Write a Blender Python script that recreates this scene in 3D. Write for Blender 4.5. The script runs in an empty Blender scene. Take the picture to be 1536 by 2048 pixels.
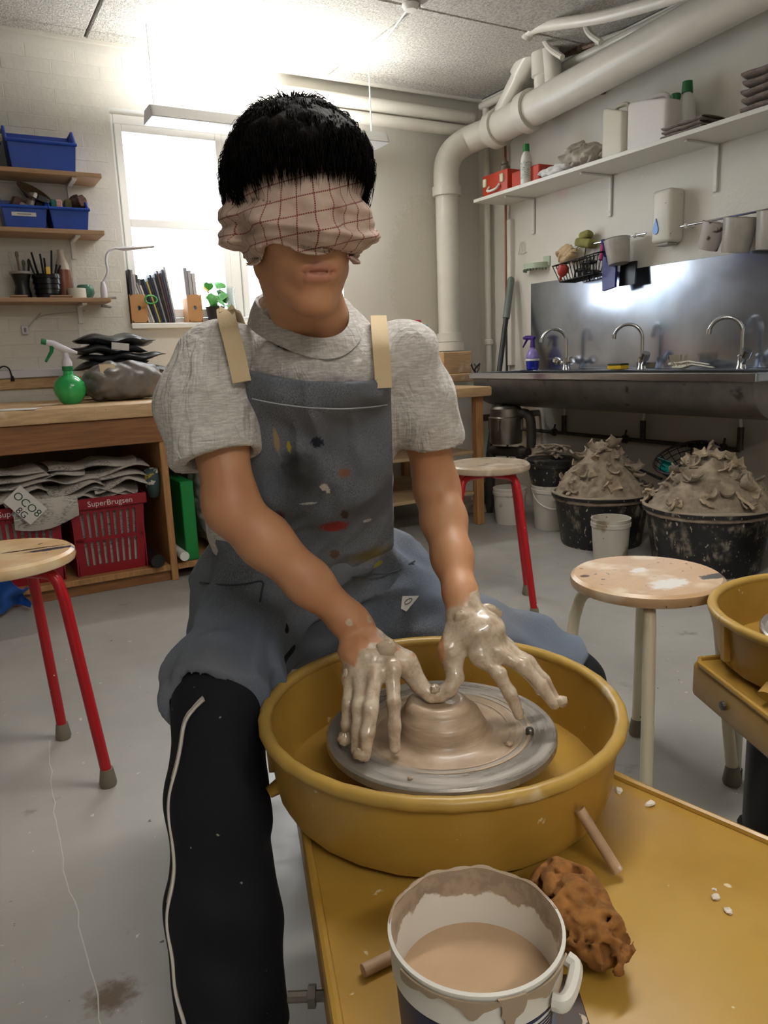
import bpy, bmesh, math, random
import numpy as np
from mathutils import Matrix, Vector, Euler
random.seed(7); np.random.seed(7)
SC = bpy.context.scene
COL = SC.collection
R = math.radians
pi = math.pi

# ------------------------------------------------------------------ camera
CAM_M = np.array([[0.867481821, -0.132211464, 0.479578376],
                  [-0.495945793, -0.154463360, 0.854505027],
                  [-0.038898073, -0.979112455, -0.199563876]])
CAM_O = np.array([0, 0, 1.0])
cam_d = bpy.data.cameras.new('camera')
cam = bpy.data.objects.new('camera', cam_d); COL.objects.link(cam)
cam_d.sensor_fit = 'VERTICAL'; cam_d.sensor_height = 24.0; cam_d.lens = 1538 / 2048 * 24
cam_d.clip_start = 0.02
_r, _d, _f = CAM_M[:, 0], CAM_M[:, 1], CAM_M[:, 2]
cam.matrix_world = Matrix(((_r[0], -_d[0], -_f[0], 0), (_r[1], -_d[1], -_f[1], 0), (_r[2], -_d[2], -_f[2], 1.0), (0, 0, 0, 1)))
SC.camera = cam

# ------------------------------------------------------------------ light
world = bpy.data.worlds.new('world'); SC.world = world; world.use_nodes = True
_bg = world.node_tree.nodes['Background']
_bg.inputs[0].default_value = (0.82, 0.91, 1.0, 1); _bg.inputs[1].default_value = 9.0
SC.view_settings.view_transform = 'Standard'; SC.view_settings.look = 'None'
SC.view_settings.gamma = 1.0; SC.view_settings.use_curve_mapping = False
SC.view_settings.exposure = 0.0
# daylight enters by the window: a portal guides the sky's light through the opening
_pl = bpy.data.lights.new('window_daylight', 'AREA'); _pl.shape = 'RECTANGLE'; _pl.size = 1.24; _pl.size_y = 1.05
_pl.cycles.is_portal = True
_po = bpy.data.objects.new('window_daylight', _pl); COL.objects.link(_po)
_po.location = (1.64, 4.72, 1.74); _po.rotation_euler = (R(-90), 0, 0)

# room dimensions (metres)
XW, YW, ZC = 3.37, 4.505, 2.63
XL, YF = -2.6, -2.4

def _ray(px, py): return CAM_M @ np.array([(px - 768) / 1538, (py - 1024) / 1538, 1.0])
def onX(px, py, X): r = _ray(px, py); return Vector(CAM_O + r * X / r[0])
def onY(px, py, Y): r = _ray(px, py); return Vector(CAM_O + r * Y / r[1])
def onZ(px, py, z): r = _ray(px, py); return Vector(CAM_O + r * (z - 1.0) / r[2])
FH = np.array([.4895, .872, 0]); RH = np.array([.872, -.4895, 0])
def onV(px, py, v): r = _ray(px, py); return Vector(CAM_O + r * v / (r @ FH))
def UV(u, v, z): return Vector(RH * u + FH * v + np.array([0, 0, z]))   # frame that faces the potter
PROT = math.atan2(-.4895, .872)
# ------------------------------------------------------------------ helpers
def lin(h):
    h = h.lstrip('#'); c = [int(h[i:i+2], 16) / 255 for i in (0, 2, 4)]
    return tuple(x / 12.92 if x < .04045 else ((x + .055) / 1.055) ** 2.4 for x in c) + (1,)

class NT:
    def __init__(s, name):
        s.m = bpy.data.materials.new(name); s.m.use_nodes = True
        s.t = s.m.node_tree; s.b = s.t.nodes['Principled BSDF']; s._tc = None
    def n(s, typ, **kw):
        x = s.t.nodes.new(typ)
        for k, v in kw.items():
            if k in x.inputs.keys(): x.inputs[k].default_value = v
            else: setattr(x, k, v)
        return x
    def l(s, a, b): s.t.links.new(a, b)
    def co(s, attr=None):
        if attr:
            a = s.n('ShaderNodeAttribute', attribute_name=attr); return a.outputs['Vector']
        if not s._tc: s._tc = s.n('ShaderNodeTexCoord')
        return s._tc.outputs['Object']
    def noise(s, scale, detail=4, rough=.55, co=None, stretch=None, dist=0):
        c = co or s.co()
        if stretch:
            mp = s.n('ShaderNodeMapping'); mp.inputs['Scale'].default_value = stretch; s.l(c, mp.inputs[0]); c = mp.outputs[0]
        x = s.n('ShaderNodeTexNoise', Scale=scale, Detail=detail, Roughness=rough, Distortion=dist); s.l(c, x.inputs['Vector']); return x.outputs['Fac']
    def ramp(s, fac, lo, hi, a=0., b=1.):
        x = s.n('ShaderNodeMapRange'); x.interpolation_type = 'SMOOTHSTEP'
        s.l(fac, x.inputs[0]); x.inputs[1].default_value = lo; x.inputs[2].default_value = hi; x.inputs[3].default_value = a; x.inputs[4].default_value = b
        return x.outputs[0]
    def mix(s, fac, a, b):
        x = s.n('ShaderNodeMix', data_type='RGBA')
        if isinstance(fac, (int, float)): x.inputs[0].default_value = fac
        else: s.l(fac, x.inputs[0])
        for v, i in ((a, 6), (b, 7)):
            if isinstance(v, tuple): x.inputs[i].default_value = v
            else: s.l(v, x.inputs[i])
        return x.outputs[2]
    def math(s, op, a, b=None):
        x = s.n('ShaderNodeMath', operation=op)
        for v, i in ((a, 0), (b, 1)):
            if v is None: continue
            if isinstance(v, (int, float)): x.inputs[i].default_value = v
            else: s.l(v, x.inputs[i])
        return x.outputs[0]
    def bump(s, h, strength, dist=.002):
        x = s.n('ShaderNodeBump', Strength=strength, Distance=dist); s.l(h, x.inputs['Height'])
        if s.b.inputs['Normal'].links: s.l(s.b.inputs['Normal'].links[0].from_socket, x.inputs['Normal'])
        s.l(x.outputs[0], s.b.inputs['Normal'])
    def spot(s, base, c, r, col, co=None, rag=.5, nscale=60, soft=.12):
        # a stain of its own shape: ragged ellipse around c with radii r
        v = s.n('ShaderNodeVectorMath', operation='SUBTRACT'); s.l(co or s.co(), v.inputs[0]); v.inputs[1].default_value = c
        d = s.n('ShaderNodeVectorMath', operation='DIVIDE'); s.l(v.outputs[0], d.inputs[0]); d.inputs[1].default_value = r
        ln = s.n('ShaderNodeVectorMath', operation='LENGTH'); s.l(d.outputs[0], ln.inputs[0])
        nz = s.noise(nscale, 3, .6, co)
        e = s.math('ADD', ln.outputs['Value'], s.math('MULTIPLY', s.math('SUBTRACT', nz, .5), rag * 2))
        return s.mix(s.ramp(e, 1 - soft, 1 + soft, 1, 0), base, col)

MATS = {}
def mat(name, col, rough=.5, metal=0., var=.0, vs=6., bump=0., bs=80., splat=(), spots=(), trans=0., ior=1.45, alpha=1., emit=None, es=0., stretch=None, sheen=0., coat=0., sss=0., bd=.002, attr=None):
    if name in MATS: return MATS[name]
    t = NT(name); b = t.b
    c = lin(col) if isinstance(col, str) else col
    co = t.co(attr) if attr else None
    out = None
    if var:
        dk = tuple(x * (1 - var) for x in c[:3]) + (1,); lt = tuple(min(1, x * (1 + var * .6)) for x in c[:3]) + (1,)
        out = t.mix(t.ramp(t.noise(vs, 5, .6, co, stretch), .3, .7), dk, lt)
    for sp in splat:
        scol, sc, lo, hi = sp[:4]; st = sp[4] if len(sp) > 4 else None
        out = t.mix(t.ramp(t.noise(sc, 3, .5, co, st), lo, hi), out if out is not None else c, lin(scol))
    for sp in spots: out = t.spot(out if out is not None else c, *sp[:2], lin(sp[2]), co, *sp[3:])
    if out is None: b.inputs['Base Color'].default_value = c
    else: t.l(out, b.inputs['Base Color'])
    b.inputs['Roughness'].default_value = rough; b.inputs['Metallic'].default_value = metal
    b.inputs['IOR'].default_value = ior
    if trans: b.inputs['Transmission Weight'].default_value = trans
    if alpha < 1: b.inputs['Alpha'].default_value = alpha
    if sheen: b.inputs['Sheen Weight'].default_value = sheen
    if coat: b.inputs['Coat Weight'].default_value = coat
    if sss: b.inputs['Subsurface Weight'].default_value = sss; b.inputs['Subsurface Radius'].default_value = (.012, .004, .002); b.inputs['Subsurface Scale'].default_value = 1.
    if emit: b.inputs['Emission Color'].default_value = lin(emit); b.inputs['Emission Strength'].default_value = es
    if bump: t.bump(t.noise(bs, 5, .6, co, stretch), bump, bd)
    MATS[name] = t.m
    return t.m

class MB:
    def __init__(s, m=None): s.v = []; s.f = []; s.m = m or Matrix()
    def add(s, vs, fs):
        o = len(s.v); s.v += [s.m @ Vector(v) for v in vs]; s.f += [tuple(i + o for i in f) for f in fs]; return s
    def box(s, c, size, b=0., seg=1, rot=None, taper=1.):
        bm = bmesh.new(); bmesh.ops.create_cube(bm, size=1)
        for v in bm.verts:
            k = taper if v.co.z < 0 else 1
            v.co = Vector((v.co.x * size[0] * k, v.co.y * size[1] * k, v.co.z * size[2]))
        if b: bmesh.ops.bevel(bm, geom=bm.edges[:], offset=b, segments=seg, profile=.5, affect='EDGES')
        return s.bm(bm, c, rot)
    def bm(s, bm, c=(0, 0, 0), rot=None):
        rm = Euler(rot).to_matrix() if isinstance(rot, (tuple, list)) else (rot or Matrix.Identity(3))
        bm.verts.index_update(); c = Vector(c)
        s.add([rm @ v.co + c for v in bm.verts], [[v.index for v in f.verts] for f in bm.faces]); bm.free(); return s
    def b2(s, lo, hi, b=0., seg=1):
        lo, hi = Vector(lo), Vector(hi); return s.box((lo + hi) / 2, hi - lo, b, seg)
    def tube(s, pts, r, n=10, caps=True, closed=False, flat=1.):
        pts = [Vector(p) for p in pts]; N = len(pts); rs = [r] * N if isinstance(r, (int, float)) else list(r)
        vs = []; fs = []; nrm = None
        for i in range(N):
            if closed: t = pts[(i + 1) % N] - pts[i - 1]
            else: t = pts[min(i + 1, N - 1)] - pts[max(i - 1, 0)]
            t.normalize()
            if nrm is None:
                a = Vector((0, 0, 1)) if abs(t.z) < .9 else Vector((1, 0, 0)); nrm = (a - t * a.dot(t)).normalized()
            else: nrm = (nrm - t * nrm.dot(t)).normalized()
            bn = t.cross(nrm)
            for k in range(n):
                a = 2 * pi * k / n; vs.append(pts[i] + nrm * (math.cos(a) * rs[i] * flat) + bn * (math.sin(a) * rs[i]))
        for i in range(N if closed else N - 1):
            j = (i + 1) % N
            for k in range(n): fs.append((i * n + k, i * n + (k + 1) % n, j * n + (k + 1) % n, j * n + k))
        if caps and not closed: fs.append(tuple(range(n))[::-1]); fs.append(tuple((N - 1) * n + k for k in range(n)))
        return s.add(vs, fs)
    def lathe(s, prof, c=(0, 0, 0), n=32, rot=None, sx=1., sy=1., wob=None):
        rm = Euler(rot).to_matrix() if isinstance(rot, (tuple, list)) else (rot or Matrix.Identity(3)); c = Vector(c)
        vs = []; fs = []; rings = []
        for (r, z) in prof:
            if r < 1e-6: rings.append([len(vs)]); vs.append(rm @ Vector((0, 0, z)) + c)
            else:
                rings.append(list(range(len(vs), len(vs) + n)))
                for k in range(n):
                    a = 2 * pi * k / n; rr = r * (wob(a, z) if wob else 1)
                    vs.append(rm @ Vector((rr * math.cos(a) * sx, rr * math.sin(a) * sy, z)) + c)
        for A, B in zip(rings, rings[1:]):
            if len(A) == 1 and len(B) == 1: continue
            for k in range(n):
                k2 = (k + 1) % n
                if len(A) == 1: fs.append((A[0], B[k2], B[k]))
                elif len(B) == 1: fs.append((A[k], A[k2], B[0]))
                else: fs.append((A[k], A[k2], B[k2], B[k]))
        return s.add(vs, fs)
    def ell(s, c, rad, rot=None, n=16):
        rad = Vector(rad) if not isinstance(rad, (int, float)) else Vector((rad,) * 3)
        m = n // 2; pr = [(math.sin(pi * i / m), -math.cos(pi * i / m)) for i in range(m + 1)]; pr[0] = (0, -1); pr[-1] = (0, 1)
        t = MB(); t.lathe(pr, n=n)
        rm = Euler(rot).to_matrix() if isinstance(rot, (tuple, list)) else (rot or Matrix.Identity(3)); c = Vector(c)
        return s.add([rm @ Vector((v.x * rad.x, v.y * rad.y, v.z * rad.z)) + c for v in t.v], t.f)
    def prism(s, poly, z0, z1, m=None):
        m = m or Matrix(); n = len(poly)
        s.add([m @ Vector((p[0], p[1], z0)) for p in poly] + [m @ Vector((p[0], p[1], z1)) for p in poly],
              [tuple(range(n))[::-1], tuple(range(n, 2 * n))] + [(i, (i + 1) % n, n + (i + 1) % n, n + i) for i in range(n)]); return s
    def sheet(s, fn, nu, nv, th=.002):
        # a thin curved sheet with real thickness; fn(u,v)->point
        P = [[Vector(fn(i / nu, j / nv)) for j in range(nv + 1)] for i in range(nu + 1)]
        vs = []; fs = []; W = nv + 1
        nr = []
        for i in range(nu + 1):
            for j in range(nv + 1):
                a = P[min(i + 1, nu)][j] - P[max(i - 1, 0)][j]; b = P[i][min(j + 1, nv)] - P[i][max(j - 1, 0)]
                q = a.cross(b); nr.append(q.normalized() if q.length > 1e-12 else Vector((0, 0, 1)))
        flat = [p for r_ in P for p in r_]; K = len(flat)
        vs = [p + q * th / 2 for p, q in zip(flat, nr)] + [p - q * th / 2 for p, q in zip(flat, nr)]
        for i in range(nu):
            for j in range(nv):
                a = i * W + j; fs.append((a, a + W, a + W + 1, a + 1)); fs.append((K + a, K + a + 1, K + a + W + 1, K + a + W))
        for i in range(nu):
            for j in (0, nv):
                a = i * W + j; q = (a, a + W, K + a + W, K + a); fs.append(q if j else q[::-1])
        for j in range(nv):
            for i in (0, nu):
                a = i * W + j; q = (a, a + 1, K + a + 1, K + a); fs.append(q[::-1] if i else q)
        return s.add(vs, fs)

WM = {}
def mesh_of(name, vs, fs, smooth=35):
    me = bpy.data.meshes.new(name); me.from_pydata([tuple(v) for v in vs], [], fs); me.update()
    if smooth is not None:
        me.shade_smooth()
        if smooth < 180: me.set_sharp_from_angle(angle=R(smooth))
    return me
def tag(o, label=None, cat=None, group=None, kind=None):
    if label: o['label'] = label
    if cat: o['category'] = cat
    if group: o['group'] = group
    if kind: o['kind'] = kind
    return o
def thing(name, label, cat, loc, rz=0., group=None, kind=None):
    o = bpy.data.objects.new(name, None); COL.objects.link(o); o.empty_display_size = .05
    o.location = loc; o.rotation_euler = (0, 0, rz); WM[o] = Matrix.Translation(Vector(loc)) @ Matrix.Rotation(rz, 4, 'Z')
    return tag(o, label, cat, group, kind)
def part(name, mb, m, parent, smooth=35, label=None, kind=None):
    inv = WM[parent].inverted()
    me = mesh_of(name, [inv @ v for v in mb.v], mb.f, smooth); me.materials.append(m)
    o = bpy.data.objects.new(name, me); COL.objects.link(o); o.parent = parent; WM[o] = WM[parent]
    return tag(o, label, kind=kind)
def solo(name, mb, m, label, cat, group=None, smooth=35, kind=None):
    xs = [v.x for v in mb.v]; ys = [v.y for v in mb.v]; z0 = min(v.z for v in mb.v)
    L = Vector(((min(xs) + max(xs)) / 2, (min(ys) + max(ys)) / 2, z0))
    me = mesh_of(name, [v - L for v in mb.v], mb.f, smooth); me.materials.append(m)
    o = bpy.data.objects.new(name, me); COL.objects.link(o); o.location = L; WM[o] = Matrix.Translation(L)
    return tag(o, label, cat, group, kind)
def struct(name, mb, m, parent=None, smooth=35):
    if parent is not None: return part(name, mb, m, parent, smooth)
    me = mesh_of(name, mb.v, mb.f, smooth); me.materials.append(m)
    o = bpy.data.objects.new(name, me); COL.objects.link(o); WM[o] = Matrix()
    o['kind'] = 'structure'; return o
def dup(root, loc, rz=0., label=None, group=None):
    def cp(o, par):
        c = o.copy(); COL.objects.link(c); c.parent = par; WM[c] = None
        for ch in list(o.children): cp(ch, c)
        return c
    r = cp(root, None); r.location = loc; r.rotation_euler = (0, 0, rz)
    if label: r['label'] = label
    if group: r['group'] = group
    return r
def text_mb(txt, size, M4, depth=.0006, font_scale=(1, 1), bend=None, shear=0.):
    cu = bpy.data.curves.new('lettering', 'FONT'); cu.body = txt; cu.size = size; cu.extrude = depth; cu.align_x = 'LEFT'; cu.resolution_u = 3; cu.shear = shear
    ob = bpy.data.objects.new('lettering_source', cu); COL.objects.link(ob)
    dg = bpy.context.evaluated_depsgraph_get(); me = bpy.data.meshes.new_from_object(ob.evaluated_get(dg))
    mb = MB()
    vs = []
    for v in me.vertices:
        p = Vector((v.co.x * font_scale[0], v.co.y * font_scale[1], v.co.z))
        vs.append(bend(p) if bend else M4 @ p)
    mb.add(vs, [tuple(p.vertices) for p in me.polygons])
    bpy.data.objects.remove(ob); bpy.data.curves.remove(cu); bpy.data.meshes.remove(me)
    return mb
def frame(o, x, y):      # 4x4 from origin and two axes
    x = Vector(x).normalized(); z = x.cross(Vector(y)).normalized(); y = z.cross(x)
    return Matrix(((x.x, y.x, z.x, o[0]), (x.y, y.y, z.y, o[1]), (x.z, y.z, z.z, o[2]), (0, 0, 0, 1)))
def arc(c, r, a0, a1, ax, ay, n=8):
    c, ax, ay = Vector(c), Vector(ax), Vector(ay)
    return [c + ax * (r * math.cos(a0 + (a1 - a0) * i / n)) + ay * (r * math.sin(a0 + (a1 - a0) * i / n)) for i in range(n + 1)]
def bez(p0, p1, p2, p3, n=10):
    p0, p1, p2, p3 = map(Vector, (p0, p1, p2, p3)); o = []
    for i in range(n + 1):
        t = i / n; o.append(p0 * (1 - t) ** 3 + p1 * 3 * t * (1 - t) ** 2 + p2 * 3 * t * t * (1 - t) + p3 * t ** 3)
    return o
def spline(pts, n=6):
    P = [Vector(p) for p in pts]; P = [P[0] * 2 - P[1]] + P + [P[-1] * 2 - P[-2]]; o = []
    for i in range(1, len(P) - 2):
        for k in range(n):
            t = k / n; a, b, c, d = P[i-1], P[i], P[i+1], P[i+2]
            o.append(.5 * ((2 * b) + (c - a) * t + (2 * a - 5 * b + 4 * c - d) * t * t + (3 * b - a - 3 * c + d) * t ** 3))
    return o + [P[-2]]

# ------------------------------------------------------------------ implicit surfaces (for the body, cloth and other soft shapes)
def _n3(seed):
    rs = np.random.RandomState(seed); g = rs.rand(32, 32, 32).astype(np.float32)
    def f(X, Y, Z):
        xi = np.floor(X).astype(np.int32); yi = np.floor(Y).astype(np.int32); zi = np.floor(Z).astype(np.int32)
        xf = X - xi; yf = Y - yi; zf = Z - zi
        xf = xf * xf * (3 - 2 * xf); yf = yf * yf * (3 - 2 * yf); zf = zf * zf * (3 - 2 * zf)
        o = 0
        for a in (0, 1):
            for b in (0, 1):
                for c in (0, 1):
                    o = o + g[(xi + a) & 31, (yi + b) & 31, (zi + c) & 31] * (xf if a else 1 - xf) * (yf if b else 1 - yf) * (zf if c else 1 - zf)
        return o - .5
    return f
N3 = [_n3(i) for i in range(4)]
class SDF:
    def __init__(s, lo, hi, h):
        s.lo = np.array(lo, float); s.h = h; s.n = np.ceil((np.array(hi) - s.lo) / h).astype(int) + 1
        s.d = np.full(s.n, .06, np.float32)
    def grid(s, sl):
        ax = [s.lo[i] + np.arange(sl[i].start, sl[i].stop) * s.h for i in range(3)]
        return np.meshgrid(*[a.astype(np.float32) for a in ax], indexing='ij')
    def sl(s, lo, hi):
        a = np.clip(np.floor((np.array(lo) - s.lo) / s.h).astype(int), 0, s.n); b = np.clip(np.ceil((np.array(hi) - s.lo) / s.h).astype(int) + 1, 0, s.n)
        return tuple(slice(int(x), int(max(y, x))) for x, y in zip(a, b))
    def comb(s, sl, d, k, op='u'):
        c = s.d[sl]
        if op == 'u':
            if k > 0:
                hh = np.clip(.5 + .5 * (c - d) / k, 0, 1); c = c * (1 - hh) + d * hh - k * hh * (1 - hh)
            else: c = np.minimum(c, d)
        elif op == 's': c = np.maximum(c, -d)
        else: c = np.maximum(c, d)
        s.d[sl] = c
    def cone(s, a, b, ra, rb, k=.01, op='u', flat=None):
        # tapered capsule; flat=(axis vector, factor) squeezes the section along that axis
        a = np.array(a, float); b = np.array(b, float); m = max(ra, rb) * 1.05 + max(k, .02) + .02
        sl = s.sl(np.minimum(a, b) - m, np.maximum(a, b) + m); X, Y, Z = s.grid(sl)
        ba = b - a; L2 = max(ba @ ba, 1e-12)
        px, py, pz = X - a[0], Y - a[1], Z - a[2]
        t = np.clip((px * ba[0] + py * ba[1] + pz * ba[2]) / L2, 0, 1)
        qx, qy, qz = px - t * ba[0], py - t * ba[1], pz - t * ba[2]
        r = ra + (rb - ra) * t
        if flat is not None:
            ax = np.array(flat[0], float); ax /= np.linalg.norm(ax); w = qx * ax[0] + qy * ax[1] + qz * ax[2]; g = 1 / flat[1] - 1
            qx, qy, qz = qx + w * g * ax[0], qy + w * g * ax[1], qz + w * g * ax[2]
        d = np.sqrt(qx * qx + qy * qy + qz * qz) - r
        s.comb(sl, d.astype(np.float32), k, op)
    def chain(s, pts, rs, k=.01, op='u', flat=None):
        for i in range(len(pts) - 1): s.cone(pts[i], pts[i+1], rs[i], rs[i+1], k, op, flat)
    def ell(s, c, rad, rot=None, k=.01, op='u'):
        c = np.array(c, float); rad = np.array(rad, float); m = rad.max() * 1.05 + max(k, .02) + .02
        sl = s.sl(c - m, c + m); X, Y, Z = s.grid(sl); p = [X - c[0], Y - c[1], Z - c[2]]
        if rot is not None:
            rm = np.array(rot if not isinstance(rot, (tuple, list)) else Euler(rot).to_matrix())
            p = [p[0] * rm[0, i] + p[1] * rm[1, i] + p[2] * rm[2, i] for i in range(3)]
        k0 = np.sqrt(sum((p[i] / rad[i]) ** 2 for i in range(3))); k1 = np.sqrt(sum((p[i] / rad[i] ** 2) ** 2 for i in range(3))) + 1e-9
        s.comb(sl, (k0 * (k0 - 1) / k1).astype(np.float32), k, op)
    def all(s): return tuple(slice(0, int(n)) for n in s.n)
    def noise(s, amp, freq, seed=0, st=(1, 1, 1), sl=None):
        sl = sl or s.all(); X, Y, Z = s.grid(sl); near = np.abs(s.d[sl]) < .05
        o = np.zeros(X.shape, np.float32); o[near] = N3[seed](X[near] * freq * st[0] + 7.3, Y[near] * freq * st[1] + 3.1, Z[near] * freq * st[2] + 5.7); s.d[sl] += amp * o
    def mesh(s, relax=2):
        D = s.d; n = D.shape; S = D < 0
        c = [S[i:n[0]-1+i, j:n[1]-1+j, k:n[2]-1+k] for i in (0, 1) for j in (0, 1) for k in (0, 1)]
        tot = sum(x.astype(np.int8) for x in c); act = (tot > 0) & (tot < 8)
        idx = np.argwhere(act); K = len(idx); vid = np.full(act.shape, -1, np.int32); vid[act] = np.arange(K)
        off = np.array([(i, j, k) for i in (0, 1) for j in (0, 1) for k in (0, 1)])
        cd = np.stack([D[idx[:, 0] + o[0], idx[:, 1] + o[1], idx[:, 2] + o[2]] for o in off], 1)
        P = np.zeros((K, 3)); W = np.zeros(K)
        for a in range(8):
            for ax in range(3):
                if off[a][ax]: continue
                o2 = off[a].copy(); o2[ax] = 1; b = int(o2[0] * 4 + o2[1] * 2 + o2[2])
                da, db = cd[:, a], cd[:, b]; cr = (da < 0) != (db < 0); t = np.where(cr, da / np.where(cr, da - db, 1), 0)
                q = np.tile(off[a].astype(float), (K, 1)); q[:, ax] += t; P += q * cr[:, None]; W += cr
        P = (idx + P / np.maximum(W, 1)[:, None]) * s.h + s.lo
        F = []
        for ax in range(3):
            u, w = (ax + 1) % 3, (ax + 2) % 3
            A = S[tuple(slice(0, n[i] - 1) if i == ax else slice(1, n[i] - 1) for i in range(3))]
            B = S[tuple(slice(1, n[i]) if i == ax else slice(1, n[i] - 1) for i in range(3))]
            e = np.argwhere(A != B)
            if not len(e): continue
            e = e.copy(); e[:, u] += 1; e[:, w] += 1; ins = S[e[:, 0], e[:, 1], e[:, 2]]
            def g(du, dw):
                q = e.copy(); q[:, u] -= du; q[:, w] -= dw; return vid[q[:, 0], q[:, 1], q[:, 2]]
            Q = np.stack([g(1, 1), g(0, 1), g(0, 0), g(1, 0)], 1); Q[~ins] = Q[~ins][:, ::-1]; F.append(Q)
        F = np.concatenate(F); F = F[(F >= 0).all(1)]
        for _ in range(relax):     # gentle smoothing of the grid steps
            acc = np.zeros_like(P); cnt = np.zeros(K)
            for i in range(4):
                a, b = F[:, i], F[:, (i + 1) % 4]; np.add.at(acc, a, P[b]); np.add.at(cnt, a, 1); np.add.at(acc, b, P[a]); np.add.at(cnt, b, 1)
            P = P * .5 + .5 * acc / np.maximum(cnt, 1)[:, None]
        return P, F
def largest(P, F):
    lab = np.arange(len(P))
    while True:
        m = lab[F].min(1); new = lab.copy()
        for i in range(4): np.minimum.at(new, F[:, i], m)
        new = new[new]
        if (new == lab).all(): break
        lab = new
    k = np.bincount(lab).argmax(); keep = lab == k; idx = np.cumsum(keep) - 1
    return P[keep], idx[F[keep[F[:, 0]]]]
def sdf_obj(name, P, F, m, parent=None, attrs=None, local=False):
    me = bpy.data.meshes.new(name); P = np.asarray(P, float)
    if parent is not None and not local:
        iv = np.array(WM[parent].inverted()); P = P @ iv[:3, :3].T + iv[:3, 3]
    me.vertices.add(len(P)); me.vertices.foreach_set('co', P.astype(np.float32).ravel())
    me.loops.add(len(F) * 4); me.loops.foreach_set('vertex_index', F.astype(np.int32).ravel())
    me.polygons.add(len(F)); me.polygons.foreach_set('loop_start', np.arange(0, len(F) * 4, 4, dtype=np.int32))
    me.update(calc_edges=True); me.validate(); me.shade_smooth(); me.materials.append(m)
    for k, a in (attrs or {}).items():
        a = np.asarray(a, np.float32)
        if a.ndim == 1: at = me.attributes.new(k, 'FLOAT', 'POINT'); at.data.foreach_set('value', a)
        else: at = me.attributes.new(k, 'FLOAT_VECTOR', 'POINT'); at.data.foreach_set('vector', a.ravel())
    o = bpy.data.objects.new(name, me); COL.objects.link(o)
    if parent is not None: o.parent = parent; WM[o] = WM[parent]
    return o
# ------------------------------------------------------------------ room shell
def wallmat(name, col, dirt):
    t = NT(name); b = t.b
    base = t.mix(t.ramp(t.noise(1.3, 5, .6), .3, .75), lin(col), tuple(x * .93 for x in lin(col)[:3]) + (1,))
    base = t.mix(t.ramp(t.noise(26, 3, .6), .74, .80), base, lin('#b9b4a8'))
    for d in dirt: base = t.spot(base, *d)
    t.l(base, b.inputs['Base Color']); b.inputs['Roughness'].default_value = .55
    t.bump(t.noise(9, 5, .65), .35, .012); t.bump(t.noise(70, 4, .6), .25, .002)
    return t.m
M_WB = wallmat('wall_paint_back', '#d9d6cd', [((2.9, 4.5, 1.5), (.25, .2, .5), lin('#cfcabd'))])
M_WR = wallmat('wall_paint_right', '#dcd9cf', [
    ((XW, 2.9, .2), (.2, 1.6, .3), lin('#a89c8a'), None, .6, 4, .8), ((XW, 3.0, .62), (.2, 1.2, .2), lin('#bfb9ad'), None, .5, 6, .8),
    ((XW, 4.0, .5), (.2, .1, .35), lin('#a08e76'), None, .8, 6, .8),
    ((XW, 3.68, 1.93), (.1, .07, .05), lin('#dcc8c4'), None, .6, 12, .5), ])
# wall_back: four pieces around the window opening, one object
WX0, WX1, WZ0, WZ1 = .965, 2.30, 1.225, 2.335
w = MB(); T = .34
w.b2((XL - .2, YW, 0), (WX0, YW + T, ZC)); w.b2((WX1, YW, 0), (XW + .3, YW + T, ZC))
w.b2((WX0, YW, 0), (WX1, YW + T, WZ0)); w.b2((WX0, YW, WZ1), (WX1, YW + T, ZC))
wall_back = struct('wall_back', w, M_WB)
# painted bricks that show through the paint left of and above the window
M_BR = mat('painted_brick', '#dad7ce', .55, var=.05, vs=8, bump=.5, bs=25, bd=.006)
_bm = MB(); _bm.box((0, 0, 0), (.2315, .012, .064), .0016)
_bme = mesh_of('brick', _bm.v, _bm.f); _bme.materials.append(M_BR)
def bricks(x0, x1, z0, z1, skip):
    n = 0; row = int(z0 / .0665)
    while row * .0665 < z1:
        z = row * .0665 + .03; x = math.floor(x0 / .234) * .234 + (.117 if row % 2 else 0)
        while x < x1:
            if x > x0 and x + .111 < x1 and not skip(x, z):
                o = bpy.data.objects.new('brick', _bme); COL.objects.link(o); o.parent = wall_back
                o.location = (x, YW + .0052 + random.uniform(-.0006, .0006), z); n += 1
            x += .234
        row += 1
    return n
nb = bricks(.15, 1.5, .9, 2.56, lambda x, z: (WX0 - .118 < x < WX1 + .118 and WZ0 - .04 < z < WZ1 + .04) or (WX0 - .3 < x < WX1 and z < 1.2) or 1.4 < x < 2.2)
w = MB(); w.b2((XW, YF - .2, 0), (XW + .3, YW + T, ZC)); wall_right = struct('wall_right', w, M_WR)
M_WP = wallmat('wall_paint_plain', '#cfccc2', [])
struct('wall_left', MB().b2((XL - .3, YF - .2, 0), (XL, YW + T, ZC)), M_WP)
struct('wall_front', MB().b2((XL, YF - .3, 0), (XW, YF, ZC)), M_WP)
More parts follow.
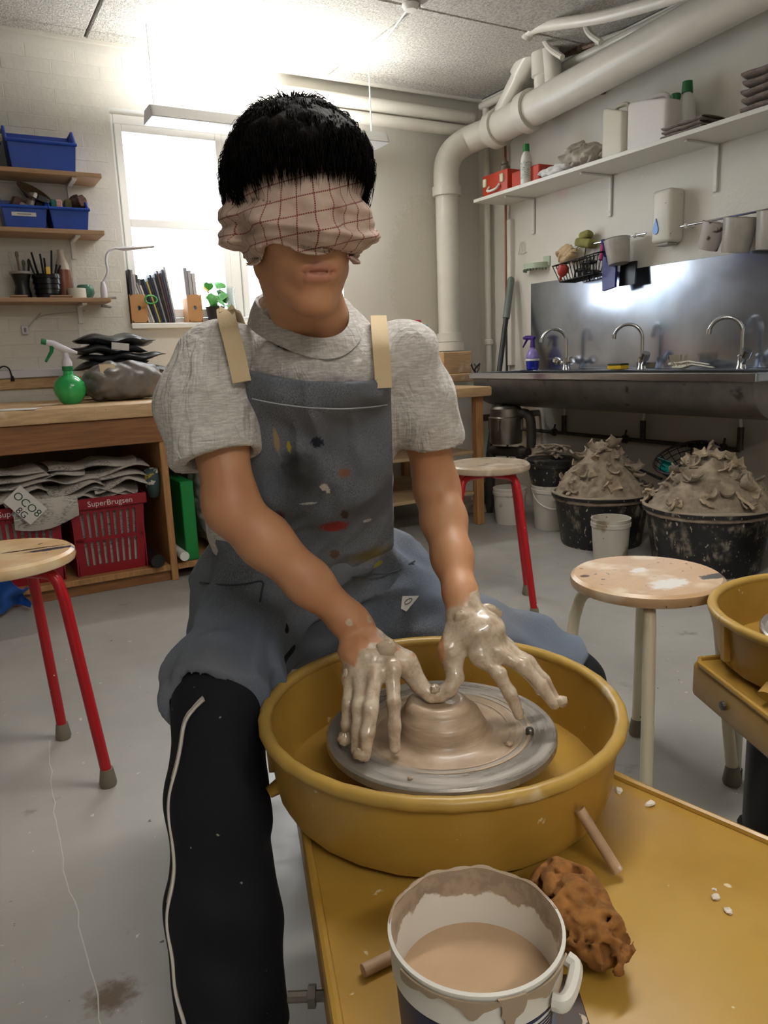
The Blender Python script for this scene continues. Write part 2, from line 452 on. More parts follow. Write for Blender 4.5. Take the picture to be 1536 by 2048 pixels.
# floor
t = NT('painted_concrete'); fb = t.mix(t.ramp(t.noise(.9, 5, .6), .3, .7), lin('#9c9a95'), lin('#aeaca6'))
fb = t.mix(t.ramp(t.noise(38, 3, .55), .70, .735), fb, lin('#d9d5cb')); fb = t.mix(t.ramp(t.noise(31, 3, .5, stretch=(1, 1.7, 1)), .735, .75), fb, lin('#3b3835'))
fb = t.mix(t.ramp(t.noise(4.3, 5, .7), .62, .72), fb, lin('#8d8981'))
cr = t.noise(2.2, 4, .6, stretch=(1, .12, 1))
fb = t.spot(fb, tuple(onZ(225, 1992, 0)), (.035, .03, .3), lin('#6f5c4a'), None, .9, 60, .6)
t.l(fb, t.b.inputs['Base Color']); t.l(t.ramp(t.noise(6, 4, .6), .3, .7, .32, .5), t.b.inputs['Roughness']); t.bump(t.noise(60, 5, .6), .12, .002)
floor = struct('floor', MB().b2((XL - .3, YF - .3, -.12), (XW + .3, YW + T, 0)), t.m)
# a long hairline crack in the floor paint beside the near stool
c0 = [onZ(100, 1480, 0), onZ(104, 1560, 0), onZ(112, 1640, 0), onZ(128, 1740, 0), onZ(160, 1850, 0), onZ(195, 1990, 0), onZ(210, 2100, 0)]
struct('crack', MB().tube([p + Vector((random.uniform(-.004, .004), 0, .0002)) for p in spline(c0, 5)], .0011, 4, flat=.2), mat('crack_filler', '#c9c4ba', .8), floor)
# ceiling: wood wool slabs with open joints under a dark soffit
t = NT('wood_wool'); cb = t.mix(t.ramp(t.noise(120, 3, .6, stretch=(1, .5, 1)), .35, .62), lin('#b8b4ab'), lin('#dedbd3'))
t.l(cb, t.b.inputs['Base Color']); t.b.inputs['Roughness'].default_value = .85; t.bump(t.noise(90, 4, .7, stretch=(1, .35, 1), dist=1.5), .9, .012); t.bump(t.noise(45, 3, .6, stretch=(.35, 1, 1), dist=2), .8, .012)
M_WW = t.m
ceiling = struct('ceiling', MB().b2((XL - .3, YF - .3, ZC + .03), (XW + .3, YW + T, ZC + .2)), mat('soffit', '#8d897f', .9))
ys = [YW + .01, 4.36] + [3.46 - .9 * i for i in range(8)]
for j in range(len(ys) - 1):
    y1, y0 = ys[j], max(ys[j + 1], YF)
    x = .87 - 1.37 * 3; 
    while x < XW:
        a, b = max(x, XL), min(x + 1.37, XW)
        if b > a and y1 > y0:
            struct('ceiling_slab', MB().b2((a + .006, y0 + .006, ZC + random.uniform(0, .004)), (b - .006, y1 - .006, ZC + .032), .006), M_WW, ceiling)
        x += 1.37
struct('skirting_strip', MB().b2((XL, YW - .05, ZC - .012), (XW, YW - .03, ZC + .01)), mat('batten_paint', '#cdc9bf', .6), ceiling)
# ------------------------------------------------------------------ window
M_PAINT = mat('window_paint', '#e9e8e4', .35)
M_GLASS = NT('window_glass'); _t = M_GLASS
_tr = _t.n('ShaderNodeBsdfTransparent'); _gl = _t.n('ShaderNodeBsdfGlossy', Roughness=.02); _mx = _t.n('ShaderNodeMixShader'); _mx.inputs[0].default_value = .06
_t.l(_tr.outputs[0], _mx.inputs[1]); _t.l(_gl.outputs[0], _mx.inputs[2]); _t.l(_mx.outputs[0], _t.t.nodes['Material Output'].inputs[0]); M_GLASS = _t.m
win = thing('window_1', None, None, ((WX0 + WX1) / 2, YW + .14, WZ0), kind='structure')
fr = MB(); ya, yb = YW + .10, YW + .18
for lo, hi in (((WX0, WZ0), (WX0 + .035, WZ1)), ((WX1 - .035, WZ0), (WX1, WZ1)), ((WX0 + .0352, WZ1 - .05), (WX1 - .0352, WZ1)), ((WX0 + .0352, WZ0), (WX1 - .0352, WZ0 + .035)), ((1.60, WZ0 + .0352), (1.665, WZ1 - .0502))):
    fr.b2((lo[0], ya, lo[1]), (hi[0], yb, hi[1]), .004)
part('window_frame', fr, M_PAINT, win)
for k, (x0, x1) in enumerate(((WX0 + .037, 1.598), (1.667, WX1 - .037))):
    s = MB(); z0, z1 = WZ0 + .037, WZ1 - .052; zm = 1.775; q = .038
    for lo, hi in (((x0, z0), (x0 + q, z1)), ((x1 - q, z0), (x1, z1)), ((x0 + q + .0002, z0), (x1 - q - .0002, z0 + q + .01)), ((x0 + q + .0002, z1 - q), (x1 - q - .0002, z1)), ((x0 + q + .0002, zm - .022), (x1 - q - .0002, zm + .022))):
        s.b2((lo[0], ya - .012, lo[1]), (hi[0], ya + .034, hi[1]), .003)
    so = part('sash', s, M_PAINT, win)
    part('pane', MB().b2((x0 + q - .005, ya + .01, z0 + q), (x1 - q + .005, ya + .014, zm - .02)), M_GLASS, so)
    part('pane', MB().b2((x0 + q - .005, ya + .01, zm + .02), (x1 - q + .005, ya + .014, z1 - q)), M_GLASS, so)
    hx = x1 - .02 if k == 0 else x0 + .02
    part('catch', MB().box((hx, ya - .022, 2.0), (.014, .02, .07), .004).tube([(hx, ya - .03, 2.02), (hx - .02, ya - .045, 2.0), (hx - .018, ya - .05, 1.95)], .005, 6), mat('dull_metal', '#8d8b86', .35, .9), so)
part('window_sill', MB().b2((WX0 - .0, YW - .02, WZ0 - .028), (WX1, YW + .115, WZ0 + .002), .004), M_PAINT, win)
struct('trim_1', MB().b2((XL, YW - .022, .90), (.99, YW - .001, .955), .004), mat('rail_wood', '#b99a72', .6, var=.2, vs=20, stretch=(1, 1, 8)))
# a tree outside, far beyond the glass
tr = thing('garden_tree', 'pale sunlit tree with small leaves outside the window', 'tree', (2.6, 9.0, 0))
part('trunk', MB().tube([(2.6, 9, 0), (2.55, 9, .7), (2.5, 9.0, 1.5)], [.08, .06, .03], 8), mat('bark', '#7d7466', .9), tr)
lf = MB()
for i in range(420):
    c = Vector((2.45 + random.gauss(0, .42), 9 + random.gauss(0, .3), 1.62 + random.gauss(0, .20)))
    q = Euler([random.uniform(0, 6) for _ in range(3)]).to_matrix()
    lf.add([c + q @ Vector(p) for p in ((-.03, 0, 0), (0, -.018, .004), (.035, 0, 0), (0, .018, .004))], [(0, 1, 2, 3)])
part('foliage', lf, mat('leaf_outside', '#86a878', .6), tr, None, kind='stuff')

# ------------------------------------------------------------------ pendant lamps
def pendant(x0, x1, y, z, label, right_hook, power, tint=(1, .975, .94)):
    o = thing('pendant_lamp', label, 'lamp', ((x0 + x1) / 2, y, z), group='fluorescent pendants')
    b = MB(); W = .085
    # hollow housing: two long sides, ends, louvre tray below
    for s in (-1, 1): b.add([(x0, y + s * W, z), (x1, y + s * W, z), (x1, y + s * (W - .03), z + .055), (x0, y + s * (W - .03), z + .055),
                             (x0, y + s * (W - .006), z), (x1, y + s * (W - .006), z), (x1, y + s * (W - .036), z + .055), (x0, y + s * (W - .036), z + .055)],
                            [(0, 1, 2, 3), (7, 6, 5, 4), (3, 2, 6, 7), (0, 4, 5, 1)])
    for xx in (x0, x1 - .01): b.add([(xx, y - W, z), (xx + .01, y - W, z), (xx + .01, y + W, z), (xx, y + W, z), (xx, y - W + .03, z + .055), (xx + .01, y - W + .03, z + .055), (xx + .01, y + W - .03, z + .055), (xx, y + W - .03, z + .055)],
                                    [(0, 1, 2, 3), (4, 7, 6, 5), (0, 4, 5, 1), (1, 5, 6, 2), (2, 6, 7, 3), (3, 7, 4, 0)])
    for s in (-1, 1): b.b2((x0 + .17, y + s * .066 - .019, z - .005), (x1 - .17, y + s * .066 + .019, z - .001))
    b.b2((x0, y - W, z - .005), (x0 + .17, y + W, z - .001)); b.b2((x1 - .17, y - W, z - .005), (x1, y + W, z - .001))
    part('housing', b, mat('lamp_enamel', '#d8d8d6', .4), o)
    lv = MB(); n = 26
    for i in range(n): xx = x0 + .17 + (x1 - x0 - .34) * i / (n - 1); lv.b2((xx, y - .045, z), (xx + .002, y + .045, z + .018))
    part('louvre', lv, mat('louvre_metal', '#cfd2d6', .25, .8), o, None)
    part('tube_light', MB().tube([(x0 + .08, y, z + .042), (x1 - .08, y, z + .042)], .013, 12), mat('tube_glow', '#ffffff', .5, emit='#fff6e8', es=22), o)
    wm = mat('cord_white', '#dddbd5', .5)
    part('cord', MB().tube([(x0 + .035, y, z + .05), (x0 + .035, y, ZC)], .0012, 6), mat('wire', '#8c8a86', .4, .8), o)
    if right_hook: part('cord', MB().tube([(x1 - .07, y, z + .05), (x1 - .07, y, ZC - .01), right_hook], .0045, 6), wm, o)
    else: part('cord', MB().tube([(x1 - .07, y, z + .05), (x1 - .07, y, ZC)], .003, 6), wm, o)
    # the tube's light: up through the open top and down through the louvre
    for nm, rx, pw, zz in (('lamp_uplight', pi, power[0], z + .058), ('lamp_downlight', 0, power[1], z - .006)):
        L = bpy.data.lights.new(nm, 'AREA'); L.shape = 'RECTANGLE'; L.size = x1 - x0 - .36; L.size_y = .07; L.energy = pw; L.color = tint
        lo = bpy.data.objects.new(nm, L); COL.objects.link(lo); lo.parent = o; lo.matrix_parent_inverse = Matrix()
        lo.location = (0, 0, zz - z); lo.rotation_euler = (rx, 0, 0)
    return o
pendant(1.07, 2.41, 4.14, 2.19, 'grey fluorescent lamp hung in front of the window', Vector((2.185, 3.44, ZC - .004)), (23, 10))
solo('ceiling_hook', MB().lathe([(0, -.03), (.03, -.026), (.04, -.008), (.042, 0), (0, 0)], (2.185, 3.44, ZC + .001), 16), mat('hook_white', '#d9d6cf', .5), 'round white ceiling boss holding the lamp cord', 'hook')
pendant(.5, 1.84, 1.25, 2.19, 'grey fluorescent lamp over the middle of the studio', None, (26, 17))
pendant(-.6, .74, -1.2, 2.19, 'grey fluorescent lamp behind the row of wheels', None, (34, 24), (1, .955, .90))

# ------------------------------------------------------------------ pipes
M_PIPE = mat('pipe_paint', '#dcd9cf', .28, var=.05, vs=9, bump=.08, bs=30)
pl = thing('waste_pipe', 'thick white painted waste pipe along the shelf wall and down the corner', 'pipe', (2.98, 4.36, 1.0))
VX, VY = onY(897, 560, 4.37).x, 4.37
HX = XW - .17
hA = onX(985, 262, HX); hB = onX(1536, -35, HX); hd = (hB - hA).normalized()
hB2 = hA + hd * 5.6; hS = hA - hd * .02
el = [Vector((VX, VY, 2.02)), Vector((VX, VY, 2.12)), Vector((VX + .01, VY - .005, 2.2)), Vector((VX + .05, VY - .03, 2.27)), Vector((VX + .12, VY - .07, 2.32)), hS - Vector((.03, -.06, .005)), hS]
part('down_pipe', MB().tube([(VX, VY, 1.03), (VX, VY, 2.03)], .074, 24), M_PIPE, pl)
part('elbow', MB().tube(spline(el, 4), .083, 24), M_PIPE, pl)
part('main_pipe', MB().tube([hS, hB2], .094, 28), M_PIPE, pl)
for p, dd, r in ((hA + hd * .05, hd, .112), (hA + hd * .35, hd, .115)):
    part('collar', MB().tube([p - dd * .035, p + dd * .035], r, 28), M_PIPE, pl)
for z, r in ((2.02, .093), (1.10, .086), (1.04, .10)):
    part('collar', MB().lathe([(.07, -.03), (r, -.028), (r, .028), (.07, .03)], (VX, VY, z), 28), M_PIPE, pl)
# vent stub and bent branch on top of the main pipe
q = onX(1085, 190, HX)
q1 = hA + hd * ((q - hA).dot(hd)) ; tp = onX(1085, 75, HX)
st = pl
part('vent_stub', MB().tube([q1 + Vector((0, 0, .07)), (q1.x, q1.y, ZC)], .05, 20), M_PIPE, st)
part('sleeve', MB().lathe([(.05, -.1), (.064, -.095), (.066, .09), (.05, .1)], (q1.x, q1.y, q1.z + .24), 20), M_PIPE, st)
b0 = hA + hd * .05; b1 = hA + hd * .56
bp = spline([b0 + Vector((0, 0, .05)), b0 + hd * .15 + Vector((0, 0, .17)), b0 + hd * .30 + Vector((0, 0, .29)), b0 + hd * .40 + Vector((0, 0, .33)), b1 + Vector((0, 0, .25)) - hd * .03, b1 + Vector((0, 0, .06))], 5)
br = pl
part('branch_bend', MB().tube(bp, .048, 18), M_PIPE, br)
e0, e1 = bp[7], bp[11]
part('socket', MB().tube([e0, e1], .062, 18), M_PIPE, br)
part('plug', MB().tube([e1 + Vector((0, 0, .05)) - hd * .02, e1 + Vector((0, 0, .075)) - hd * .05], .03, 14), M_PIPE, br)
# heating pipes along the back wall under the ceiling, thin risers and ceiling-side pipes
for z, r, lab in ((2.50, .038, 'upper white heating pipe along the window wall'), (2.415, .036, 'lower white heating pipe along the window wall')):
    solo('heating_pipe', MB().tube([(1.9, YW - .08, z), (XW - .11, YW - .08, z)], r, 16), M_PIPE, lab, 'pipe')
solo('ceiling_pipe', MB().tube([(XW - .06, YW - .12, 2.565), (XW - .06, YF, 2.565)], .024, 12), M_PIPE, 'thin white pipe along the wall just under the ceiling', 'pipe')
r1 = onX(975, 520, XW - .05)
solo('riser_pipe', MB().tube([(XW - .05, r1.y, .85), (XW - .05, r1.y, 2.56)], .022, 12).lathe([(.022, -.02), (.034, -.015), (.034, .015), (.022, .02)], (XW - .05, r1.y, 1.06), 14), M_PIPE, 'thin white riser pipe in the room corner', 'pipe')
r2 = onX(1012, 520, XW - .03)
solo('copper_pipe', MB().tube([(XW - .03, r2.y, .95), (XW - .03, r2.y, 2.32)], .008, 8), mat('copper', '#8a5a40', .45, .5), 'thin bare copper pipe running down beside the riser', 'pipe')
r3 = onX(1030, 520, XW)
solo('pipe_casing', MB().b2((XW - .035, r3.y + .004, .9), (XW + .01, r2.y - .012, 1.83), .004), M_WR, 'flat white casing board in the corner behind the pipes', 'casing')
a = onX(1205, 180, XW - .02); b_ = onX(1060, 245, XW - .02)
solo('gas_pipe', MB().tube([b_, a], .011, 8).tube([a + Vector((0, 0, -.02)), a + Vector((0, -.005, .03))], .017, 8), mat('rust_pipe', '#7d5844', .55, .4, var=.3, vs=30), 'rusty brown pipe on the wall under the waste pipe', 'pipe')
# upper small pipes near the ceiling
XA = 2.95
cp = [onX(1052, 78, XA), onX(1060, 62, XA), onX(1085, 52, XA), onX(1200, 35, XA), onX(1330, 0, XA), onX(1420, -30, XA)]
solo('bent_pipe', MB().tube(spline(cp, 4), .028, 12), M_PIPE, 'white pipe with a turned-down end hanging below the ceiling', 'pipe')
for pts, lab in (([(1082, 40), (1084, 66), (1098, 95), (1125, 115)], 'thin white hose curving from ceiling beside the vent pipe'), ([(1168, -10), (1170, 40), (1178, 66), (1202, 85)], 'thin white hose curving down further along the ceiling')):
    solo('hose', MB().tube(spline([onX(x, y, 3.1) for x, y in pts], 5), .016, 8), M_PIPE, lab, 'hose')
g0, g1 = onX(1130, 108, XW - .04), onX(1195, 86, XW - .04)
sp = thing('supply_pipe', 'thin white supply pipe with a rusty valve below the ceiling', 'pipe', g0)
part('pipe_run', MB().tube([g0 + Vector((0, .5, -.02)), g0], .020, 8).tube([g1, g1 + (g1 - g0).normalized() * 2.2], .022, 10), M_PIPE, sp)
part('valve', MB().tube([g0, g1], .018, 8).tube([(g0 + g1) / 2, (g0 + g1) / 2 + Vector((0, -.03, -.1))], .010, 8).box((g0 + g1) / 2, (.05, .05, .05), .01), mat('rusty_valve', '#7d6a58', .6, .5, var=.4, vs=40), sp, label='rusty valve')
# ------------------------------------------------------------------ left side: worktables, wall shelves, window sill
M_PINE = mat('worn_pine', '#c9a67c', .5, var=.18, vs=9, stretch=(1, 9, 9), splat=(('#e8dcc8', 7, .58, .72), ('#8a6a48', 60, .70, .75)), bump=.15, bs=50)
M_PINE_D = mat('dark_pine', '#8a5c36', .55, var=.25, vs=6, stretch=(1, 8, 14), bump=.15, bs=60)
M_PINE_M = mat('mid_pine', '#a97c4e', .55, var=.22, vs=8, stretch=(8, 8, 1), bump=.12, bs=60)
M_WHITE = mat('white_metal', '#dedcd6', .4)
TY, TZ = 3.504, .835
TX0, TX1 = -1.3, 1.78
tb = thing('workbench', 'long worn pine workbench with open bays against the window wall', 'workbench', (0.3, 4.0, 0))
part('table_top', MB().b2((TX0, TY, TZ - .062), (TX1, YW - .03, TZ), .008, 2), M_PINE, tb)
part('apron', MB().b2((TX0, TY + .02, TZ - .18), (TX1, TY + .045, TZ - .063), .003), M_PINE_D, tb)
for x in (-.62, .845, 1.72): part('upright', MB().b2((x - .016, TY + .03, .0), (x + .016, YW - .06, TZ - .062), .003), M_PINE_M, tb)
part('bottom_shelf', MB().b2((TX0, TY + .03, .05), (.828, YW - .06, .078), .003), M_PINE_M, tb)
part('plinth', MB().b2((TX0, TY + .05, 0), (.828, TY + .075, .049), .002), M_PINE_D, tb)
part('bottom_shelf', MB().b2((.862, TY + .03, .05), (1.70, YW - .06, .078), .003), M_PINE_M, tb)
part('back_panel', MB().b2((TX0, YW - .058, .08), (1.70, YW - .045, TZ - .07)), mat('back_board', '#6d5a48', .8), tb)
# second, slightly lower table by the corner
t2 = thing('side_table', 'pale wooden side table under the corner pipe', 'table', (2.3, 3.95, 0))
T2Z = onY(985, 772, 3.52).z
T2X = onY(985, 785, 3.52).x
part('table_top', MB().b2((1.84, 3.52, T2Z - .055), (T2X, YW - .03, T2Z), .012, 2), M_PINE, t2)
for x in (1.88, T2X - .07):
    for y in (3.58, 4.40): part('leg', MB().b2((x, y, 0), (x + .05, y + .05, T2Z - .056), .004), M_PINE_M, t2)
for z in (.18, .42): part('lower_shelf', MB().b2((1.93, 3.6, z), (T2X - .08, 4.40, z + .02), .003), mat('shelf_pale', '#b59a77', .6, var=.15, vs=9), t2)
# stacked boxes at the foot of the down pipe, shaker on the table
bx = MB().b2((VX - .14, VY - .12, T2Z), (VX + .13, VY + .1, T2Z + .055), .006); 
solo('wooden_block', bx, M_PINE, 'wide pale wooden block lying on the side table', 'block')
solo('wooden_block', MB().b2((VX - .13, VY - .11, T2Z + .056), (VX + .10, VY + .1, 1.005), .006), M_PINE, 'pale wooden block stacked under the down pipe', 'block')
tw = MB()
for i in range(9):
    p = onX(952, 738, 3.0); a = random.uniform(0, 6.28)
    tw.tube(spline([p + Vector((0, 0, -.03)), p + Vector((math.cos(a) * .02, math.sin(a) * .02, 0)), p + Vector((math.cos(a + 1) * .04, math.sin(a + 1) * .04, .03 + .01 * random.random()))], 4), .004, 5)
solo('steel_wool', tw, mat('scourer', '#4b4742', .5, .7), 'tangled dark metal scourer at the end of the sink', 'scourer')
sh = onY(842, 770, 3.75); sx, sy = sh.x, 3.75
sk = thing('shaker_bottle', 'pink shaker bottle with turquoise lid standing behind the shoulder', 'bottle', (sx, sy, T2Z))
part('cup', MB().lathe([(0, 0), (.038, 0), (.042, .02), (.046, .15), (0, .15)], (sx, sy, T2Z), 24), mat('pink_plastic', '#b9679b', .3), sk)
zl = onY(842, 672, 3.75).z
part('cup_upper', MB().lathe([(.046, .15), (.049, zl - T2Z), (0, zl - T2Z)], (sx, sy, T2Z), 24), mat('pink_plastic', '#b9679b', .3), sk)
part('lid', MB().lathe([(0, 0), (.053, 0), (.054, .035), (.046, .06), (.03, .065), (0, .066)], (sx, sy, zl), 24), mat('turquoise', '#3aa9b4', .35), sk)
part('cap', MB().box((sx - .015, sy, zl + .077), (.05, .025, .022), .006), mat('cap_red', '#b8364e', .35), sk)

# ---- three wall shelves on the window wall
M_SHELF = mat('beech_board', '#a88665', .5, var=.12, vs=10, stretch=(1, 8, 8))
SH = []
for i, (px, py, bx_) in enumerate(((203, 347, 172), (209, 461, 180), (222, 595, 185))):
    e = onY(px, py, YW - .21); z = e.z
    s = thing('wall_shelf', ['upper beech wall shelf carrying the big blue bin', 'middle beech wall shelf carrying two blue bins', 'lower beech wall shelf with tool pots and lamp'][i], 'shelf', (0, YW - .1, z), group='beech wall shelves')
    part('board', MB().b2((-.9, YW - .21, z - .022), (e.x, YW - .004, z), .002), M_SHELF, s)
    for X in (e.x - .13, -.25):
        part('bracket', MB().b2((X - .012, YW - .19, z - .035), (X + .012, YW - .006, z - .0225), .002).b2((X - .012, YW - .018, z - .12), (X + .012, YW - .003, z - .0225), .002), M_WHITE, s)
    SH.append((z, e.x))
solo('shelf_rail', MB().b2((SH[2][1] - .145, YW - .003, .98), (SH[2][1] - .125, YW + .004, SH[0][0] - .13)), M_WHITE, 'slim white slotted rail carrying the shelf brackets', 'rail')
M_BLUE = mat('blue_plastic', '#1746ad', .35, var=.1, vs=12)
def bin_(x, y, z, w, d, h, label, sticker=False):
    o = thing('storage_bin', label, 'bin', (x, y + d / 2, z), group='blue storage bins')
    t = .003; b = MB(); k = .012
    def quad(P, n):  # slab from a planar outline, thickness along n
        P = [Vector(p) for p in P]; n = Vector(n) * t; m = len(P)
        b.add(P + [p + n for p in P], [tuple(range(m)), tuple(range(m, 2 * m))[::-1]] + [(i, i + m, (i + 1) % m + m, (i + 1) % m) for i in range(m)])
    x0, x1 = x - w / 2, x + w / 2; hf = h * .62
    quad([(x0 + k, y + k, z), (x1 - k, y + k, z), (x1 - k, y + d, z), (x0 + k, y + d, z)], (0, 0, 1))
    quad([(x0 + k, y + k, z), (x1 - k, y + k, z), (x1, y, z + hf), (x0, y, z + hf)], (0, 1, 0))
    quad([(x0 + k, y + d, z), (x1 - k, y + d, z), (x1, y + d, z + h), (x0, y + d, z + h)], (0, -1, 0))
    for xx, n in ((x0, 1), (x1, -1)):
        kk = k * n
        quad([(xx + kk, y + k, z), (xx + kk, y + d, z), (xx, y + d, z + h), (xx, y + d * .45, z + h), (xx, y + .025, z + hf * 1.06), (xx, y, z + hf)], (n, 0, 0))
    part('tray', b, M_BLUE, o, 20)
    part('lip', MB().tube([(x0 - .004, y - .004, z + hf), (x1 + .004, y - .004, z + hf)], .008, 8), M_BLUE, o)
    for xx in (x0, x1):
        part('ear', MB().tube([(xx, y - .002, z + hf), (xx, y + .025, z + hf * 1.1), (xx, y + d * .45, z + h), (xx, y + d, z + h)], .0075, 6), M_BLUE, o)
    if sticker:
        part('sticker', MB().b2((x - .06, y + .0005, z + hf * .55), (x + .05, y + .004, z + hf * .55 + .018)), mat('paper_label', '#d9d7d2', .6), o)
        part('lettering', MB().b2((x - .035, y - .0003, z + hf * .55 + .007), (x + .028, y + .0006, z + hf * .55 + .011)), mat('pencil', '#77757a', .7), o)
    return o
z = SH[0][0]; yb_ = YW - .205
a, b_ = onY(15, 300, yb_), onY(152, 300, yb_)
bin_((a.x + b_.x) / 2, yb_, z, b_.x - a.x, .19, .2, 'big empty blue bin on the upper wall shelf')
bin_(a.x - .21, yb_ + .02, z, .36, .17, .17, 'blue bin at the far end of the upper wall shelf')
z = SH[1][0]
for (p0, p1, lab, stk) in ((2, 95, 'blue bin with a paper sticker holding tins', True), (98, 178, 'blue bin holding a brown lump and sponges', False)):
    a, b_ = onY(p0, 420, yb_), onY(p1, 420, yb_)
    bin_((a.x + b_.x) / 2, yb_, z, b_.x - a.x - .004, .19, .155, lab, stk)
c = onY(62, 388, YW - .11)
solo('tin_bowl', MB().lathe([(0, 0), (.05, .004), (.085, .03), (.088, .034), (.08, .034), (.05, .012), (0, .008)], (c.x, YW - .11, c.z - .02), 24, rot=(.5, .5, 0)), mat('steel_bowl', '#9a8f7c', .25, .9), 'shiny tin bowl lying on top of the stickered bin', 'bowl')
for px, py, s_, colr, lab in ((35, 400, (.06, .05, .05), '#6d4a48', 'dark red box in the stickered bin'), (45, 408, (.05, .04, .045), '#b9b7b2', 'grey white box in the stickered bin'), (60, 395, (.02, .09, .09), '#d5d2c9', 'cream slab leaning in the stickered bin'), (80, 400, (.06, .07, .07), '#2a2a2c', 'black tub in the stickered bin')):
    c = onY(px, py, YW - .13); solo('small_box', MB().box((c.x, YW - .12, c.z - .015), s_, .008, 2, rot=(.2, .4, .3)), mat('box_' + colr[1:], colr, .5), lab, 'box')
c = onY(155, 402, YW - .11); lump = MB(); lump.ell((c.x, YW - .11, c.z - .01), (.045, .05, .042), n=12)
lump.v = [v + Vector((random.uniform(-.008, .008), random.uniform(-.008, .008), random.uniform(-.008, .008))) for v in lump.v]
solo('natural_sponge', lump, mat('brown_lump', '#5a4038', .9, var=.4, vs=60, bump=.8, bs=90), 'rough brown lump in the right blue bin', 'sponge')
for px, colr, lab in ((107, '#3d7a6c', 'green sponge in the right blue bin'), (116, '#d9a9a0', 'pink sponge in the right blue bin'), (135, '#6f6a48', 'olive sponge lying in the right blue bin')):
    c = onY(px, 408, YW - .12); solo('sponge_block', MB().box((c.x, YW - .12, c.z - .012), (.035, .05, .06), .006), mat('sp_' + colr[1:], colr, .9, var=.2, vs=80), lab, 'sponge')
# ---- lower shelf things
z = SH[2][0]; ys_ = YW - .11
M_BLK = mat('black_plastic', '#17181a', .35)
c = onY(47, 590, ys_).x
hp = thing('tool_pot', 'black waisted pot with pale rim holding thin tools', 'pot', (c, ys_, z))
part('pot', MB().lathe([(0, 0), (.042, 0), (.04, .03), (.033, .06), (.038, .095), (.05, .125), (.046, .125), (.03, .06), (0, .02)], (c, ys_, z), 24), M_BLK, hp)
part('rim', MB().lathe([(.046, .118), (.053, .12), (.053, .132), (.046, .132), (.046, .118)], (c, ys_, z), 24), mat('bone_rim', '#8f8c85', .5), hp)
for i, (dx, h, colr) in enumerate(((-.03, .21, '#b8b4ac'), (-.005, .215, '#7d6656'), (.015, .175, '#57534e'), (.035, .18, '#2e2e30'))):
    solo('thin_tool', MB().tube([(c + dx * .6, ys_, z + .03), (c + dx * 1.3, ys_ + .01, z + h)], [.003, .006], 8).ell((c + dx * 1.3, ys_ + .01, z + h), (.009, .004, .018)), mat('tool_' + colr[1:], colr, .4), ['thin steel tool standing in the waisted pot', 'brown wooden tool standing in the waisted pot', 'grey scraper standing in the waisted pot', 'dark clip-headed tool standing in the waisted pot'][i], 'tool')
c2 = onY(97, 590, ys_).x
kp = thing('knife_pot', 'ribbed black pot packed with dark knives', 'pot', (c2, ys_, z))
part('pot', MB().lathe([(0, 0), (.058, 0), (.06, .02), (.065, .022), (.061, .045), (.067, .047), (.063, .07), (.07, .072), (.066, .098), (.072, .1), (.068, .12), (.06, .12), (.05, .02), (0, .02)], (c2, ys_, z), 28), mat('black_gloss', '#131416', .18), kp)
for i in range(9):
    a = -1 + 2 * i / 8; h = .19 + .05 * math.sin(i * 2.3); p0 = Vector((c2 + a * .035, ys_ + .012 * (i % 3 - 1), z + .05)); p1 = Vector((c2 + a * .075, ys_ + .015 * (i % 3 - 1), z + h))
    solo('knife', MB().tube([p0, p0.lerp(p1, .55), p1], [.007, .011, .010], 8, flat=.5), M_BLK, 'black-handled knife standing in the ribbed pot', 'knife', 'knives in the ribbed pot')
solo('number_tag', MB().b2((c2 - .008, ys_ - .078, z + .115), (c2 + .012, ys_ - .07, z + .15), .002), mat('yellow_tag', '#d9b13c', .5), 'small yellow numbered tag on the ribbed pot', 'tag')
c3 = onY(132, 590, ys_ + .03).x
bt = thing('squeeze_bottle', 'clear conical plastic bottle half full of brown liquid', 'bottle', (c3, ys_ + .05, z))
part('liquid', MB().lathe([(0, 0), (.042, 0), (.044, .02), (.037, .15), (0, .15)], (c3, ys_ + .05, z), 24), mat('brown_liquid', '#7d4a34', .3), bt)
part('bottle', MB().lathe([(.037, .15), (.028, .19), (.016, .215), (.016, .25), (0, .25)], (c3, ys_ + .05, z), 24), mat('milky_plastic', '#c5b7ab', .35), bt)
c4 = onY(155, 590, ys_ - .03).x
solo('tape_roll', MB().lathe([(.03, 0), (.045, 0), (.045, .05), (.03, .05), (.03, 0)], (c4, ys_ - .02, z + .001), 24), mat('cream_tape', '#d6d0c3', .5), 'cream roll of tape lying flat on the lower shelf', 'tape')
c5 = onY(172, 590, ys_ + .02).x
solo('small_bowl', MB().lathe([(0, 0), (.03, 0), (.046, .03), (.045, .055), (.036, .072), (.03, .074), (.036, .05), (.03, .015), (0, .012)], (c5, ys_ + .03, z), 28), mat('celadon', '#4d7a66', .2, var=.3, vs=50), 'small green glazed bowl on the lower shelf', 'bowl')
for x0, x1, lab in ((20, 55, 'short wooden stick lying on the lower shelf by the pots'), (100, 145, 'long wooden stick lying before the squeeze bottle')):
    A, B = onY(x0, 593, YW - .19), onY(x1, 590, YW - .19); solo('stick', MB().tube([(A.x, YW - .19, z + .007), (B.x, YW - .185, z + .008)], .006, 8), mat('stick_wood', '#8c6a50', .6), lab, 'stick')
